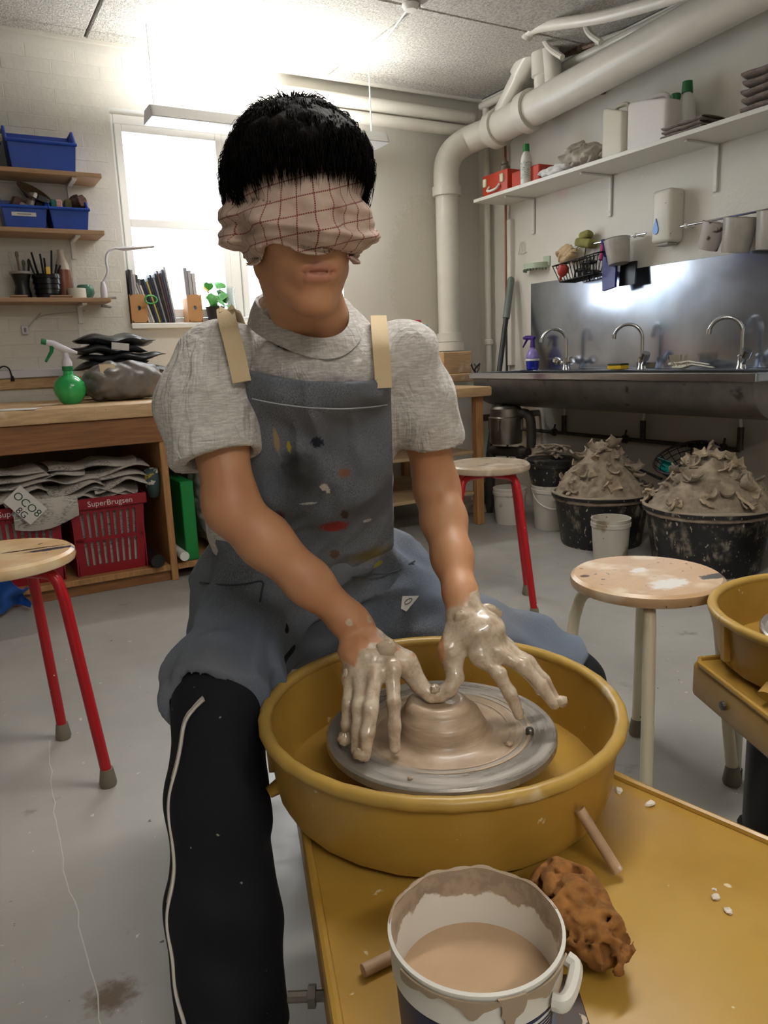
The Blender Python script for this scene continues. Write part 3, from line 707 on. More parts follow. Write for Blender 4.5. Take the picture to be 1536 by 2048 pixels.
# clip lamp with gooseneck
lx = SH[2][1] - .02; g0 = Vector((lx, ys_ - .03, z))
lp = thing('clip_lamp', 'white gooseneck clip lamp on the end of the lower shelf', 'lamp', g0)
hp_ = [onY(215, 545, g0.y), onY(212, 520, g0.y), onY(216, 505, g0.y), onY(228, 497, g0.y), onY(240, 498, g0.y)]
WPL = mat('white_plastic', '#d5d3dc', .35)
part('base', MB().lathe([(0, 0), (.017, 0), (.017, .05), (.009, .085), (0, .085)], g0, 16), WPL, lp)
part('gooseneck', MB().tube(spline([g0 + Vector((0, 0, .08))] + hp_, 5), .006, 8), WPL, lp)
h0, h1 = hp_[-1], onY(308, 493, g0.y)
part('head', MB().tube([h0 - Vector((.01, 0, 0)), h0.lerp(h1, .1), h0.lerp(h1, .4), h0.lerp(h1, .45), h1 - Vector((.01, 0, 0)), h1], [.008, .018, .02, .017, .015, .010], 12, flat=.6), WPL, lp)
part('clip', MB().box(g0 + Vector((.005, 0, -.04)), (.05, .03, .012), .003, rot=(0, .15, 0)).tube([g0 + Vector((-.02, 0, .002)), g0 + Vector((.06, 0, .004))], .006, 6), mat('clip_metal', '#8b8780', .4, .6), lp)
# small switch with a cord under the shelf
s0 = onY(50, 660, YW - .02)
sw = thing('cord_switch', 'small white cord switch hanging under the lower shelf', 'switch', s0)
part('switch_box', MB().box((s0.x, YW - .015, s0.z), (.032, .022, .045), .005, 2), WPL, sw)
part('rocker', MB().box((s0.x, YW - .027, s0.z), (.012, .004, .022), .002), mat('grey_rocker', '#8a8784', .5), sw)
part('cord', MB().tube(spline([s0 + Vector((.015, 0, .01)), onY(75, 632, YW - .015), onY(82, 626, YW - .015), onY(72, 640, YW - .015), onY(90, 630, YW - .015), onY(170, 622, YW - .012)], 5), .0025, 6), mat('cord_grey', '#b5b1a9', .5), sw)
# socket trunking above the bench and the black plug
s1 = onY(25, 775, YW - .02)
solo('cable_trunking', MB().b2((-.6, YW - .03, .957), (s1.x + .28, YW - .002, 1.0), .004), WPL, 'white cable trunking low on the window wall', 'trunking')
pg = onY(25, 758, YW - .03)
solo('power_cord', MB().tube(spline([onY(-10, 745, YW - .05), onY(5, 733, YW - .05), onY(18, 738, YW - .05), pg], 5), .004, 8).tube([pg + Vector((0, 0, .015)), pg - Vector((0, 0, .012))], [.007, .010], 8), M_BLK, 'black power cord plugged into the trunking', 'cord')
# ---- on the bench
gp = Vector((.0, 0, 0)); ga = onZ(139, 797, TZ + .0); gy = 3.86; gx = onY(139, 770, gy).x
ga = Vector((gx, gy, TZ))
sb = thing('spray_bottle', 'round green glass-like spray bottle with white trigger head', 'bottle', ga)
gl = mat('green_clear', '#22b455', .05, trans=.9, ior=1.3)
part('body', MB().lathe([(0, 0), (.035, 0), (.05, .012), (.068, .045), (.072, .07), (.066, .097), (.048, .12), (.024, .133), (.02, .155), (0, .155)], ga, 32), mat('green_plastic', '#2fae5c', .08, coat=.6, var=.15, vs=14), sb)
part('ring', MB().lathe([(.019, .15), (.024, .152), (.024, .172), (.019, .174), (0, .174)], ga, 20), mat('green_ring', '#1c7a44', .4), sb)
part('neck', MB().lathe([(.023, .172), (.024, .19), (.014, .21), (.012, .235), (0, .235)], ga, 20), WPL, sb)
n0 = ga + Vector((0, 0, .225))
part('spray_head', MB().tube([n0 + Vector((.05, 0, .006)), n0 + Vector((.0, 0, .02)), n0 + Vector((-.05, 0, .05)), n0 + Vector((-.085, 0, .06))], [.006, .017, .015, .011], 10), WPL, sb)
part('nozzle', MB().tube([n0 + Vector((-.078, 0, .058)), n0 + Vector((-.098, 0, .062))], .013, 10), mat('green_ring', '', .4), sb)
part('trigger', MB().tube([n0 + Vector((-.055, 0, .04)), n0 + Vector((-.06, 0, .015)), n0 + Vector((-.09, 0, -.03))], [.01, .008, .005], 8), mat('green_ring', '', .4), sb)
# grey plastic wrapped block of clay
def wrapped(name, c, rad, mname, label, cat, seed, amp=.014, rz=0.):
    S = SDF(Vector(c) - Vector(rad) * 1.35, Vector(c) + Vector(rad) * 1.35, max(rad) / 26)
    X, Y, Z = S.grid(S.all()); ca, sa = math.cos(rz), math.sin(rz)
    x = ((X - c[0]) * ca + (Y - c[1]) * sa) / rad[0]; y = (-(X - c[0]) * sa + (Y - c[1]) * ca) / rad[1]; zz = (Z - c[2]) / rad[2]
    d = ((np.abs(x) ** 3.2 + np.abs(y) ** 3.2 + np.abs(zz) ** 2.6) ** (1 / 3) - 1) * min(rad)
    u = X * .7 + Z * 1.1; n1 = N3[seed](u * 16, Y * 9, (Z - X * .6) * 22)
    S.d = (d + amp * (1 - 2.6 * np.abs(n1)) * .8 + amp * .6 * N3[(seed + 1) % 4](X * 40, Y * 40, Z * 40)).astype(np.float32)
    S.d = np.maximum(S.d, c[2] - rad[2] * .93 - Z)
    P, F = S.mesh(1); L = Vector((c[0], c[1], float(P[:, 2].min())))
    o = sdf_obj(name, P - np.array(L), F, mname); o.location = L; return tag(o, label, cat)
M_GBAG = mat('grey_film', '#6f6a66', .36, var=.2, vs=14)
gc = onY(240, 760, 4.0)
wrapped('clay_bag', (gc.x, 3.93, TZ + .092), (.20, .13, .098), M_GBAG, 'lump of clay wrapped in shiny grey plastic on the workbench', 'clay bag', 1, rz=.1)
solo('paper_label', MB().sheet(lambda u, v: (gc.x - .12 + .07 * u, 3.815 + .02 * v, TZ + .125 + .05 * v), 2, 2, .001), mat('masking_tape', '#c9b494', .6), 'strip of beige tape on the wrapped clay', 'tape')
# stack of folded black plastic bags
M_BBAG = mat('black_film', '#33363a', .32, var=.25, vs=18, coat=.2)
kc = onY(235, 705, 4.22).x
for i, (w_, dx, zz, th) in enumerate(((.21, .02, 0, .06), (.19, -.03, .06, .055), (.21, .05, .115, .05), (.17, -.04, .165, .045), (.20, .02, .21, .045), (.18, -.05, .255, .045), (.185, -.01, .30, .06))):
    sgn = random.uniform(-1, 1)
    def fold(u, v, w_=w_, dx=dx, zz=zz * .86, th=th, i=i, sgn=sgn):
        x = (u - .5) * 2; a = v * 2 * pi
        return (kc + dx + x * w_ * (1 + .08 * math.sin(a * 3 + i)), 4.22 + .13 * math.cos(a) * (1 - .5 * abs(x) ** 3) + .01 * math.sin(9 * x + i), TZ + zz + th * .5 + .006 + th * .5 * math.sin(a) * (1 - .85 * abs(x) ** 4) + .008 * math.sin(7 * x + i * 2) + .014 * x * sgn * abs(x))
    solo('plastic_bag', MB().sheet(fold, 22, 18, .002), M_BBAG, ['folded black plastic bag at the bottom of the bag stack', 'folded black plastic bag second from the bottom of the stack', 'folded black plastic bag third from the bottom of the stack', 'folded black plastic bag in the middle of the stack', 'folded black plastic bag with a white sticker', 'folded black plastic bag just below the topmost one', 'folded black plastic bag on top of the bag stack'][i], 'plastic bag', 'folded bags on the workbench', smooth=60)
stk = onY(240, 693, 4.09)
solo('sticker', MB().box((stk.x, 4.082, stk.z), (.085, .002, .035), rot=(0, .12, 0)), mat('paper_label', '', .6), 'white sticker on the stack of black bags', 'sticker')
for i, (dx, dy, rz) in enumerate(((-.02, -.05, .2), (.05, -.1, -.3), (-.06, -.13, .5))):
    c = onZ(20, 812, TZ); c = Vector((.2 + dx, 3.66 + dy * .6, TZ + .001 + .0012 * i))
    solo('paper_sheet', MB().box(c, (.21, .15, .0008), rot=(0, 0, rz)), mat('white_paper', '#dfdedb', .7), 'loose white sheet of paper on the workbench', 'paper', 'loose sheets on the workbench')
# ---- window sill: magazine files, magazines, ring, plant, vase
SZ = WZ0 + .003; SY0 = YW - .018
M_CARD = mat('cardboard', '#b98a5c', .7, var=.06, vs=20)
def magfile(px0, px1, label):
    y0 = SY0 + .002; x0, x1 = onY(px0, 620, y0).x, onY(px1, 620, y0).x; hz = .155
    o = thing('magazine_file', label, 'magazine file', ((x0 + x1) / 2, y0 + .05, SZ), group='cardboard magazine files')
    cx_, cz_ = (x0 + x1) / 2, SZ + hz * .52; r = .012
    # front plate with a round finger hole
    n = 20; ring = [(cx_ + r * math.cos(2 * pi * k / n), cz_ + r * math.sin(2 * pi * k / n)) for k in range(n)]
    def edge(k):
        a = 2 * pi * (k + .0) / n; dx, dz = math.cos(a), math.sin(a); tx = ((x1 - x0) / 2) / max(abs(dx), 1e-6); tz = ((SZ + hz - cz_) if dz > 0 else (cz_ - SZ)) / max(abs(dz), 1e-6); q = min(tx, tz); return (cx_ + dx * q, cz_ + dz * q)
    out = [edge(k) for k in range(n)]
    f = MB()
    for yy, fl in ((y0, 0), (y0 + .003, 1)):
        f.add([(p[0], yy, p[1]) for p in ring] + [(p[0], yy, p[1]) for p in out], [((k, (k + 1) % n, n + (k + 1) % n, n + k) if fl else (n + k, n + (k + 1) % n, (k + 1) % n, k)) for k in range(n)])
    f.b2((x0, y0 + .0005, SZ), (x0 + .003, y0 + .1, SZ + hz)); f.b2((x1 - .003, y0 + .0005, SZ), (x1, y0 + .1, SZ + hz)); f.b2((x0, y0, SZ), (x1, y0 + .1, SZ + .003))
    part('case', f, M_CARD, o, None); return x0, x1, y0
fa = magfile(262, 295, 'cardboard magazine file against the window reveal'); fb_ = magfile(376, 405, 'cardboard magazine file beside the plant')
def mag(x, th, h, lean, colr, label, y=None, dep=.095):
    m = MB(); q = Matrix.Translation((x, (y or SY0 + .006) , SZ + .001)) @ Matrix.Rotation(lean, 4, 'Y')
    m.m = q; m.b2((0, .001, 0), (th, dep, h), .0008); o = solo('magazine', m, mat('mag_' + colr[1:], colr, .45), label, 'magazine')
    return o
cols = ['#2b2a31', '#8f8b8c', '#b9b5b4', '#3a3b46', '#6d6a6b', '#202128']
for i in range(6):
    th = (fa[1] - fa[0] - .012) / 6
    mag(fa[0] + .005 + i * th, th * .9, .285 - .012 * i + .01 * (i % 2), .0, cols[i], ['black magazine at the reveal end of the left file', 'grey magazine second in the left file', 'pale grey magazine in the left file', 'slate magazine in the left file', 'mid grey magazine in the left file', 'black spiral-bound magazine in the left file'][i], SY0 + .008, .085)
x = fa[1] + .004; names = ['white', 'silver', 'cream', 'black', 'dark blue', 'yellow', 'charcoal', 'navy', 'grey', 'black striped', 'brown', 'plum', 'slate', 'pale']
cc = ['#c3bfba', '#9b999a', '#d2cec5', '#1f1f24', '#2c3a55', '#b6a357', '#303036', '#22283c', '#85858a', '#1a1a1d', '#5a4a45', '#4a3540', '#4d5260', '#b7b3b5']
wd = (fb_[0] - fa[1] - .07) / 14
for i in range(14):
    mag(x + i * wd, wd * .86, .205 + .007 * i + .012 * math.sin(i * 2.1), -.30 + .013 * i, cc[i], 'leaning %s magazine between the two cardboard files' % names[i])
for i in range(3): mag(fb_[0] + .004 + i * .022, .019, .30 - .014 * i, -.03, ['#8f8b90', '#a5a3a6', '#b8b5b4'][i], ['tall grey magazine in the right file', 'middle grey magazine in the right file', 'pale magazine in the right file'][i], SY0 + .008, .085)
rg = onY(302, 599, SY0 - .012)
solo('rubber_ring', MB().tube([rg + Vector((.033 * math.cos(a), .004 * math.sin(2 * a), .022 * math.sin(a))) for a in [2 * pi * k / 24 for k in range(24)]], .0045, 8, closed=True), mat('green_rubber', '#4fae5a', .4), 'green rubber ring hanging on the magazines', 'ring')
px_ = onY(432, 620, SY0 + .05).x; P0 = Vector((px_, SY0 + .06, SZ))
pt = thing('potted_plant', 'potted plant with bright green heart leaves on the sill', 'plant', P0)
part('pot', MB().lathe([(0, 0), (.042, 0), (.055, .085), (.058, .09), (.05, .09), (.045, .075), (0, .075)], P0, 20), mat('dark_pot', '#33363b', .5), pt)
M_LEAF = mat('leaf_green', '#2f7d22', .4, var=.3, vs=25)
M_LEAFY = mat('leaf_yellow', '#a8922f', .5)
for i in range(13):
    a = random.uniform(0, 6.28); rr = random.uniform(.03, .085); hh = random.uniform(.11, .24) - rr * .3
    tip = P0 + Vector((rr * math.cos(a) * 1.1, min(rr * math.sin(a), .03) - .03, hh)); 
    part('stem', MB().tube(spline([P0 + Vector((0, 0, .08)), P0.lerp(tip, .5) + Vector((0, 0, .05)), tip], 4), .002, 5), M_LEAF, pt)
    q = Euler((random.uniform(.5, 1.3), random.uniform(-.5, .5), random.uniform(-.8, .8))).to_matrix(); s_ = random.uniform(.03, .045)
    hl = [(0, 0), (-.5, .25), (-.85, -.1), (-.8, -.6), (-.4, -1.1), (0, -1.6), (.4, -1.1), (.8, -.6), (.85, -.1), (.5, .25)]
    L = MB(); top = [tip + q @ Vector((p[0] * s_, p[1] * s_, -abs(p[0]) * s_ * .35 - .12 * s_ * p[1] ** 2)) for p in hl]; mid = tip + q @ Vector((0, -.6 * s_, 0))
    n = len(top); L.add(top + [mid] + [p + q @ Vector((0, 0, -.0012)) for p in top] + [mid + q @ Vector((0, 0, -.0012))], [(k, (k + 1) % n, n) for k in range(n)] + [(n + 1 + (k + 1) % n, n + 1 + k, 2 * n + 1) for k in range(n)] + [(k, n + 1 + k, n + 1 + (k + 1) % n, (k + 1) % n) for k in range(n)])
    part('leaf', L, M_LEAFY if i == 4 else M_LEAF, pt)
vx = onY(462, 620, SY0 + .03).x
solo('glass_vase', MB().lathe([(0, 0), (.035, 0), (.042, .06), (.038, .16), (.045, .2), (.042, .2), (.035, .16), (.039, .06), (0, .006)], (vx, SY0 + .06, SZ), 24), mat('clear_glass', '#eef4f4', .02, trans=1., ior=1.2), 'clear glass vase beside the potted plant', 'vase')
# ---- under the bench: red shopping baskets with newspapers
M_RED = mat('red_plastic', '#8c1422', .38, var=.08, vs=10)
BY = TY + .06; BZ = .079
def basket(x0, x1, label):
    o = thing('shopping_basket', label, 'basket', ((x0 + x1) / 2, BY + .13, BZ), group='red shopping baskets under the bench')
    h = onY(250, 990, BY).z - BZ; w = x1 - x0; D = .27; t = .006; k = .018
    def P(u, s, yy): return (x0 + k * (1 - s) + (w - 2 * k * (1 - s)) * u, yy, BZ + h * s)
    f = MB(); ns = 9; u0, u1 = .12, .93; pit = (u1 - u0) / ns; sw_ = pit * .46
    def fquad(ua, ub, sa, sb):
        ya = lambda s: BY + .02 * (1 - s)
        A = [P(ua, sa, ya(sa)), P(ub, sa, ya(sa)), P(ub, sb, ya(sb)), P(ua, sb, ya(sb))]; B = [(p[0], p[1] + t, p[2]) for p in A]
        f.add(A + B, [(0, 1, 2, 3), (7, 6, 5, 4), (0, 4, 5, 1), (1, 5, 6, 2), (2, 6, 7, 3), (3, 7, 4, 0)])
    fquad(0, 1, 0, .12); fquad(0, 1, .44, .49); fquad(0, 1, .82, 1); fquad(0, u0, .12, .82); fquad(u1, 1, .12, .82)
    for i in range(ns):
        for sa, sb in ((.12, .44), (.49, .82)): fquad(u0 + i * pit + sw_, u0 + (i + 1) * pit, sa, sb)
    part('front_wall', f, M_RED, o, None)
    g = MB(); 
    for xx in (x0 + .01, x1 - .01): g.b2((xx - t / 2, BY + .01, BZ), (xx + t / 2, BY + D, BZ + h))
    g.b2((x0 + .01, BY + D - t, BZ), (x1 - .01, BY + D, BZ + h)); g.b2((x0 + .018, BY + .02, BZ), (x1 - .018, BY + D, BZ + t))
    part('shell', g, M_RED, o, None)
    part('rim', MB().b2((x0 - .012, BY - .014, BZ + h - .045), (x1 + .012, BY + .0, BZ + h + .004), .004).b2((x1 + .0, BY, BZ + h - .03), (x1 + .012, BY + D, BZ + h + .004), .003), M_RED, o)
    part('lettering', text_mb('SuperBrugsen', .035, frame((x0 + .075, BY - .0148, BZ + h - .032), (1, 0, 0), (0, 0, 1))), mat('print_white', '#d6d0cc', .6), o, None, label='white lettering')
    # folded papers standing inside show through the slots
    return h
bxr = onY(303, 1100, BY).x - .012; bw = bxr - onY(148, 1100, BY).x
hB_ = basket(bxr - bw, bxr, 'red slotted shopping basket full of newspaper next to the upright'); basket(bxr - 2 * bw - .035, bxr - bw - .035, 'red slotted shopping basket behind the red stool')
t = NT('newsprint'); nb_ = t.mix(t.ramp(t.noise(160, 2, .5, stretch=(.4, 1, 3)), .5, .56), lin('#bab4aa'), lin('#757069')); nb_ = t.mix(t.ramp(t.noise(9, 3, .5), .45, .55), nb_, lin('#b8b1a7')); t.l(nb_, t.b.inputs['Base Color']); t.b.inputs['Roughness'].default_value = .85
M_NEWS = t.m
for i in range(2):
    xx = bxr - bw + .02 - i * (bw + .035)
    solo('newspaper_stack', MB().b2((xx + .015, BY + .030, BZ + .008), (xx + bw - .055, BY + .2, BZ + hB_ * .9), .004), M_NEWS, ['stack of newspapers inside the right red basket', 'stack of newspapers inside the red basket behind the stool'][i], 'newspaper')
nl = ['flat folded newspaper', 'curled newspaper', 'newspaper with a drooping edge', 'rolled-over newspaper', 'crumpled newspaper']
for i in range(18):
    lay, colm = divmod(i, 3)
    cx_ = bxr - .10 - colm * .20 + random.uniform(-.03, .03); zz = BZ + hB_ + .012 + .027 * lay; yy = BY + .0 + random.uniform(0, .03)
    ph = random.uniform(0, 6); tilt = random.uniform(-.12, .12); ww = random.uniform(.20, .27); am = random.uniform(.006, .013)
    def pg_(u, v, cx_=cx_, zz=zz, yy=yy, ph=ph, tilt=tilt, ww=ww, am=am, lay=lay):
        x = (u - .5) * ww; a = v * 2 * pi
        return (cx_ + x + .015 * math.sin(ph + a), yy + .12 - .12 * math.cos(a) * (1 + .12 * math.sin(ph + 5 * u)), zz + tilt * x + am * math.sin(6 * u + ph) + .011 * math.sin(a) - .03 * (.5 + .5 * math.cos(a)) ** 3 * abs(math.sin(ph + 3 * u)) * (1 if lay < 3 else .4))
    solo('newspaper', MB().sheet(pg_, 14, 22, .0015), M_NEWS, '%s in layer %s of the heap over the red baskets' % (nl[i % 5], ['one', 'two', 'three', 'four', 'five', 'six'][lay]), 'newspaper', 'newspapers heaped over the baskets', smooth=60)
# paper hanging over the basket rim, with a green and white printed corner
e0 = onY(20, 985, BY - .03); e1 = onY(140, 1035, BY - .03)
hx0, hx1 = onY(22, 1000, BY - .03).x, onY(155, 1000, BY - .03).x
def hang(u, v): return (hx0 + (hx1 - hx0) * u, BY - .026 - .016 * math.sin(pi * v) + .006 * math.sin(8 * u), BZ + hB_ + .03 - v * (.10 + .035 * math.sin(2.8 * u + .6)))
hn = thing('newspaper_page', 'newspaper page with green print hanging over the baskets', 'newspaper', ((hx0 + hx1) / 2, BY - .03, BZ + hB_ - .08))
part('sheet', MB().sheet(hang, 16, 8, .002), M_NEWS, hn)
cm = frame(onY(22, 988, BY - .052), (onY(72, 1030, BY - .05) - onY(22, 988, BY - .05)), Vector((.5, 0, 1)))
part('printed_corner', MB(cm).b2((0, -.045, -.001), (.145, .05, .001)), mat('print_paper', '#cfccc4', .7), hn)
part('lettering', text_mb('OCO8', .047, cm @ Matrix.Translation((.008, -.005, .0012))), mat('print_green', '#2f4a3c', .7), hn, None)
part('lettering', text_mb('8G', .04, cm @ Matrix.Translation((.06, -.043, .0012))), mat('print_black', '#26262a', .7), hn, None)
# rolled magazine, tubes, green box, bag in the next bay, blue rag
ry = TY + .08; rc = onY(305, 960, ry)
solo('rolled_magazine', MB().tube([rc + Vector((.01, .05, -.07)), rc, rc + Vector((-.005, -.01, .05))], [.03, .034, .03], 14), mat('roll_print', '#3f5252', .4, splat=(('#b9a33c', 18, .55, .58), ('#d6d2c6', 25, .6, .63))), 'rolled colourful magazine stuck beside the baskets', 'magazine')
ra, rb = onY(318, 1140, TY + .02), onY(300, 1060, TY + .28)
solo('cardboard_tube', MB().tube([(ra.x - .004, TY - .0, .112), (ra.x - .006, TY + .4, .114)], .031, 18), mat('black_card', '#1c1a1b', .5), 'black tube lying at the end of the bench bay', 'tube')
wt = onY(368, 1118, TY + .02)
solo('paper_roll', MB().tube([(wt.x, TY - .0, .115), (wt.x, TY + .35, .115)], .022, 16), mat('white_paper', '', .7), 'end of a white paper roll beside the green box', 'paper roll')
gx0, gx1 = onY(358, 1050, TY + .06).x + .02, onY(405, 1050, TY + .06).x
solo('green_box', MB().b2((gx0, TY + .05, .079), (gx1 - .03, TY + .4, onY(380, 962, TY + .05).z), .004), mat('green_card', '#0f7d38', .5, bump=.1, bs=120), 'tall bright green box in the bench bay', 'box')
wrapped('plastic_sack', (gx1 + .16, TY + .25, .36), (.16, .16, .27), mat('pale_film', '#8f8d86', .35, var=.3, vs=14), 'grey plastic sack beside the green box', 'sack', 2, .02)
wrapped('plastic_sack', (gx0 + .07, TY + .2, .57), (.085, .10, .045), mat('pale_film2', '#8a8884', .35, var=.3, vs=14), 'crumpled grey plastic lying on the green box', 'sack', 3, .015)
brg = onY(20, 1175, TY - .05)
solo('blue_rag', MB().sheet(lambda u, v: (brg.x - .07 + .13 * u + .012 * math.sin(9 * v), TY - .06 + .05 * math.sin(3 * u * 2 + 4 * v) + .02 * v, .14 - .12 * v + .03 * math.sin(5 * u) * (1 - v)), 12, 10, .002), mat('blue_cloth', '#1f4f9a', .5), 'crumpled blue plastic sheet on the bench plinth', 'plastic sheet', smooth=60)
# ------------------------------------------------------------------ right side: sink wall
t = NT('brushed_steel'); sc_ = t.mix(t.ramp(t.noise(3, 4, .6), .3, .7), lin('#979da8'), lin('#b2b9c6')); t.l(sc_, t.b.inputs['Base Color']); t.b.inputs['Metallic'].default_value = .95
t.l(t.ramp(t.noise(3, 3, .5, stretch=(1, .3, 1)), .2, .8, .14, .21), t.b.inputs['Roughness']); t.bump(t.noise(3.5, 1, .3), .25, .012)
M_STEEL = t.m
M_STEELD = mat('dull_steel', '#77736d', .42, .8, var=.25, vs=7, splat=(('#4f4a44', 12, .62, .72),))
M_CHROME = mat('chrome', '#c4c4c6', .12, 1.)
SX = XW - .55; SZr = onX(1200, 746, SX).z
SY1 = onX(938, 756, SX).y; SY0_ = onX(1512, 750, SX).y
sk_ = thing('trough_sink', 'long stainless trough sink on the wall', 'sink', (XW - .3, (SY0_ + SY1) / 2, SZr - .2))
# rim: folded front edge, end edge, back ledge
rm = MB(); rm.b2((SX, SY0_, SZr - .036), (SX + .022, SY1, SZr), .004).b2((SX, SY1 - .03, SZr - .036), (XW - .008, SY1, SZr), .003).b2((SX, SY0_, SZr - .036), (XW - .008, SY0_ + .03, SZr), .003).b2((XW - .13, SY0_, SZr - .012), (XW - .008, SY1, SZr - .001), .003)
part('rim', rm, M_STEEL, sk_)
# round-bottomed trough as a bent sheet
def tro(u, v):
    a = pi * v; return (SX + .012 + .205 * (1 - math.cos(a)), SY0_ + .02 + (SY1 - SY0_ - .05) * u, SZr - .03 - .175 * math.sin(a) ** .8 if 0 < v < 1 else SZr - .03)
part('trough', MB().sheet(tro, 6, 20, .003), M_STEELD, sk_)
for yy in (SY0_ + .02, SY1 - .03):
    part('end_plate', MB().add([Vector(tro(0, k / 16)) * 1 for k in range(17)] and [(tro(0, k / 16)[0], yy, tro(0, k / 16)[2]) for k in range(17)] + [(tro(0, k / 16)[0], yy + .004, tro(0, k / 16)[2]) for k in range(17)],
         [tuple(range(17)), tuple(range(17, 34))[::-1]] + [(k, k + 17, k + 18, k + 1) for k in range(16)]), M_STEELD, sk_)
part('bracket', MB().b2((SX + .05, SY1 - .02, SZr - .3), (XW - .008, SY1 + .0, SZr - .26)), M_STEELD, sk_)
# splash plate
bt_ = onX(1250, 540, XW).z; by = onX(1063, 600, XW).y
solo('splash_plate', MB().b2((XW - .006, 1.0, SZr), (XW - .001, by, bt_), .001), M_STEEL, 'dented stainless splash plate behind the taps', 'splash plate')
# taps
def tap(px, py, label, two, sw=0.):
    b = onX(px, py, XW - .075); b.z = SZr - .001; b.x = XW - .075
    o = thing('tap', label, 'tap', b, group='taps over the sink')
    h = .24; d = Vector((-math.cos(sw), math.sin(sw), 0)); rr = .075
    pth = [b + Vector((0, 0, .05)), b + Vector((0, 0, h - rr))] + [b + Vector((0, 0, h - rr)) + d * (rr - rr * math.cos(a)) + Vector((0, 0, rr * math.sin(a))) for a in [pi * k / 12 * .92 for k in range(1, 13)]]
    part('spout', MB().tube(pth, .0095, 12), M_CHROME, o)
    e = pth[-1]; part('aerator', MB().tube([e + Vector((0, 0, .006)), e - Vector((0, 0, .018)) + d * .002], .0125, 12), M_CHROME, o)
    part('body', MB().lathe([(0, 0), (.026, 0), (.024, .012), (.02, .02), (.02, .058), (.012, .066), (0, .066)], b, 20), M_CHROME, o)
    if two:
        for s in (-1, 1):
            q = b + Vector((-.01, s * .05, .045)); part('handle', MB().tube([b + Vector((0, 0, .035)), q], .012, 10).lathe([(0, -.02), (.018, -.02), (.024, -.005), (.022, .016), (0, .02)], q + Vector((-.01, s * .008, .006)), 8, rot=(s * -1.2, -.3, 0)), M_CHROME, o)
    else:
        q = b + Vector((-.02, -.045, .075)); part('handle', MB().tube([b + Vector((0, -.005, .02)), q], [.013, .014], 12).tube([b.lerp(q, .72), q + (q - b).normalized() * .012], .021, 14), M_CHROME, o)
    return o
tap(1132, 740, 'chrome tap with two cross handles beside the purple sprayer', True, .5)
tap(1283, 740, 'chrome swan-neck tap standing next to the yellow sponge', False, 1.0)
tap(1482, 740, 'dripping chrome swan-neck tap with lime stains', False, 1.0)
# purple sprayer
LZ = SZr
def at_ledge(px): p = onX(px, 742, XW - .10); return Vector((XW - .10, p.y, LZ))
p = at_ledge(1065)
ps = thing('spray_bottle', 'purple ribbed spray bottle with blue liquid on the sink ledge', 'bottle', p)
rib = lambda a, z: 1.0
part('body', MB().lathe([(0, 0), (.033, 0), (.04, .008), (.038, .018), (.041, .026), (.039, .036), (.042, .044), (.040, .054), (.042, .062), (.041, .074), (0, .074)], p, 24), mat('blue_liquid', '#1f2c9a', .15, coat=.5), ps)
part('shoulder', MB().lathe([(.041, .074), (.04, .086), (.036, .1), (.03, .115), (.016, .128), (.014, .14), (0, .14)], p, 24), mat('violet_clear', '#8d7fc0', .15), ps)
part('neck', MB().lathe([(0, .136), (.017, .138), (.014, .165), (.012, .19), (0, .19)], p, 16), mat('purple', '#3b1a78', .35), ps)
part('spray_head', MB().tube([p + Vector((0, -.02, .195)), p + Vector((0, .005, .198)), p + Vector((-.01, .05, .2)), p + Vector((-.012, .07, .198))], [.01, .014, .013, .009], 10).tube([p + Vector((-.008, .04, .19)), p + Vector((-.01, .06, .165)), p + Vector((-.012, .078, .14))], [.008, .006, .004], 8), mat('purple', '', .35), ps)
part('sticker', MB().lathe([(.0428, .056), (.0428, .07)], p, 48), mat('paper_label', '', .6), ps)
p = at_ledge(1241); sg = thing('scouring_sponge', 'yellow sponge with dark scouring side on the sink ledge', 'sponge', p)
part('foam', MB().box(p + Vector((-.02, 0, .012)), (.065, .1, .022), .006, 2), mat('yellow_foam', '#c9a51f', .9, var=.15, vs=80), sg)
part('scourer', MB().box(p + Vector((-.02, 0, .028)), (.065, .1, .009), .003), mat('dark_scour', '#3d4530', .9), sg)
p = at_ledge(1375); WB = mat('brush_white', '#cfcabb', .5)
for i, (dy, rz, lab) in enumerate(((0.03, .15, 'white dish brush with bristles up on the sink ledge'), (-.02, -.12, 'greyish dish brush lying under the other brush'))):
    o = thing('dish_brush', lab, 'brush', p + Vector((-.02 - .03 * i, dy, 0)), group='brushes on the ledge')
    q = p + Vector((-.02 - .03 * i, dy, .012 + .014 * (1 - i)))
    part('handle', MB().tube([q + Vector((0, .06, 0)), q, q + Vector((0, -.05, .012)), q + Vector((.0, -.17, -.004))], [.02, .026, .010, .008], 10, flat=.45), WB, o)
    br_ = MB()
    for k in range(46):
        r_ = Vector((random.uniform(-.022, .022), random.uniform(-.03, .06), 0)); br_.tube([q + r_ + Vector((0, 0, .004)), q + r_ * 1.25 + Vector((0, 0, .045 if i == 0 else .02))], .0016, 4, caps=False)
    part('bristles', br_, mat('bristle', '#a39a86', .8), o, None)
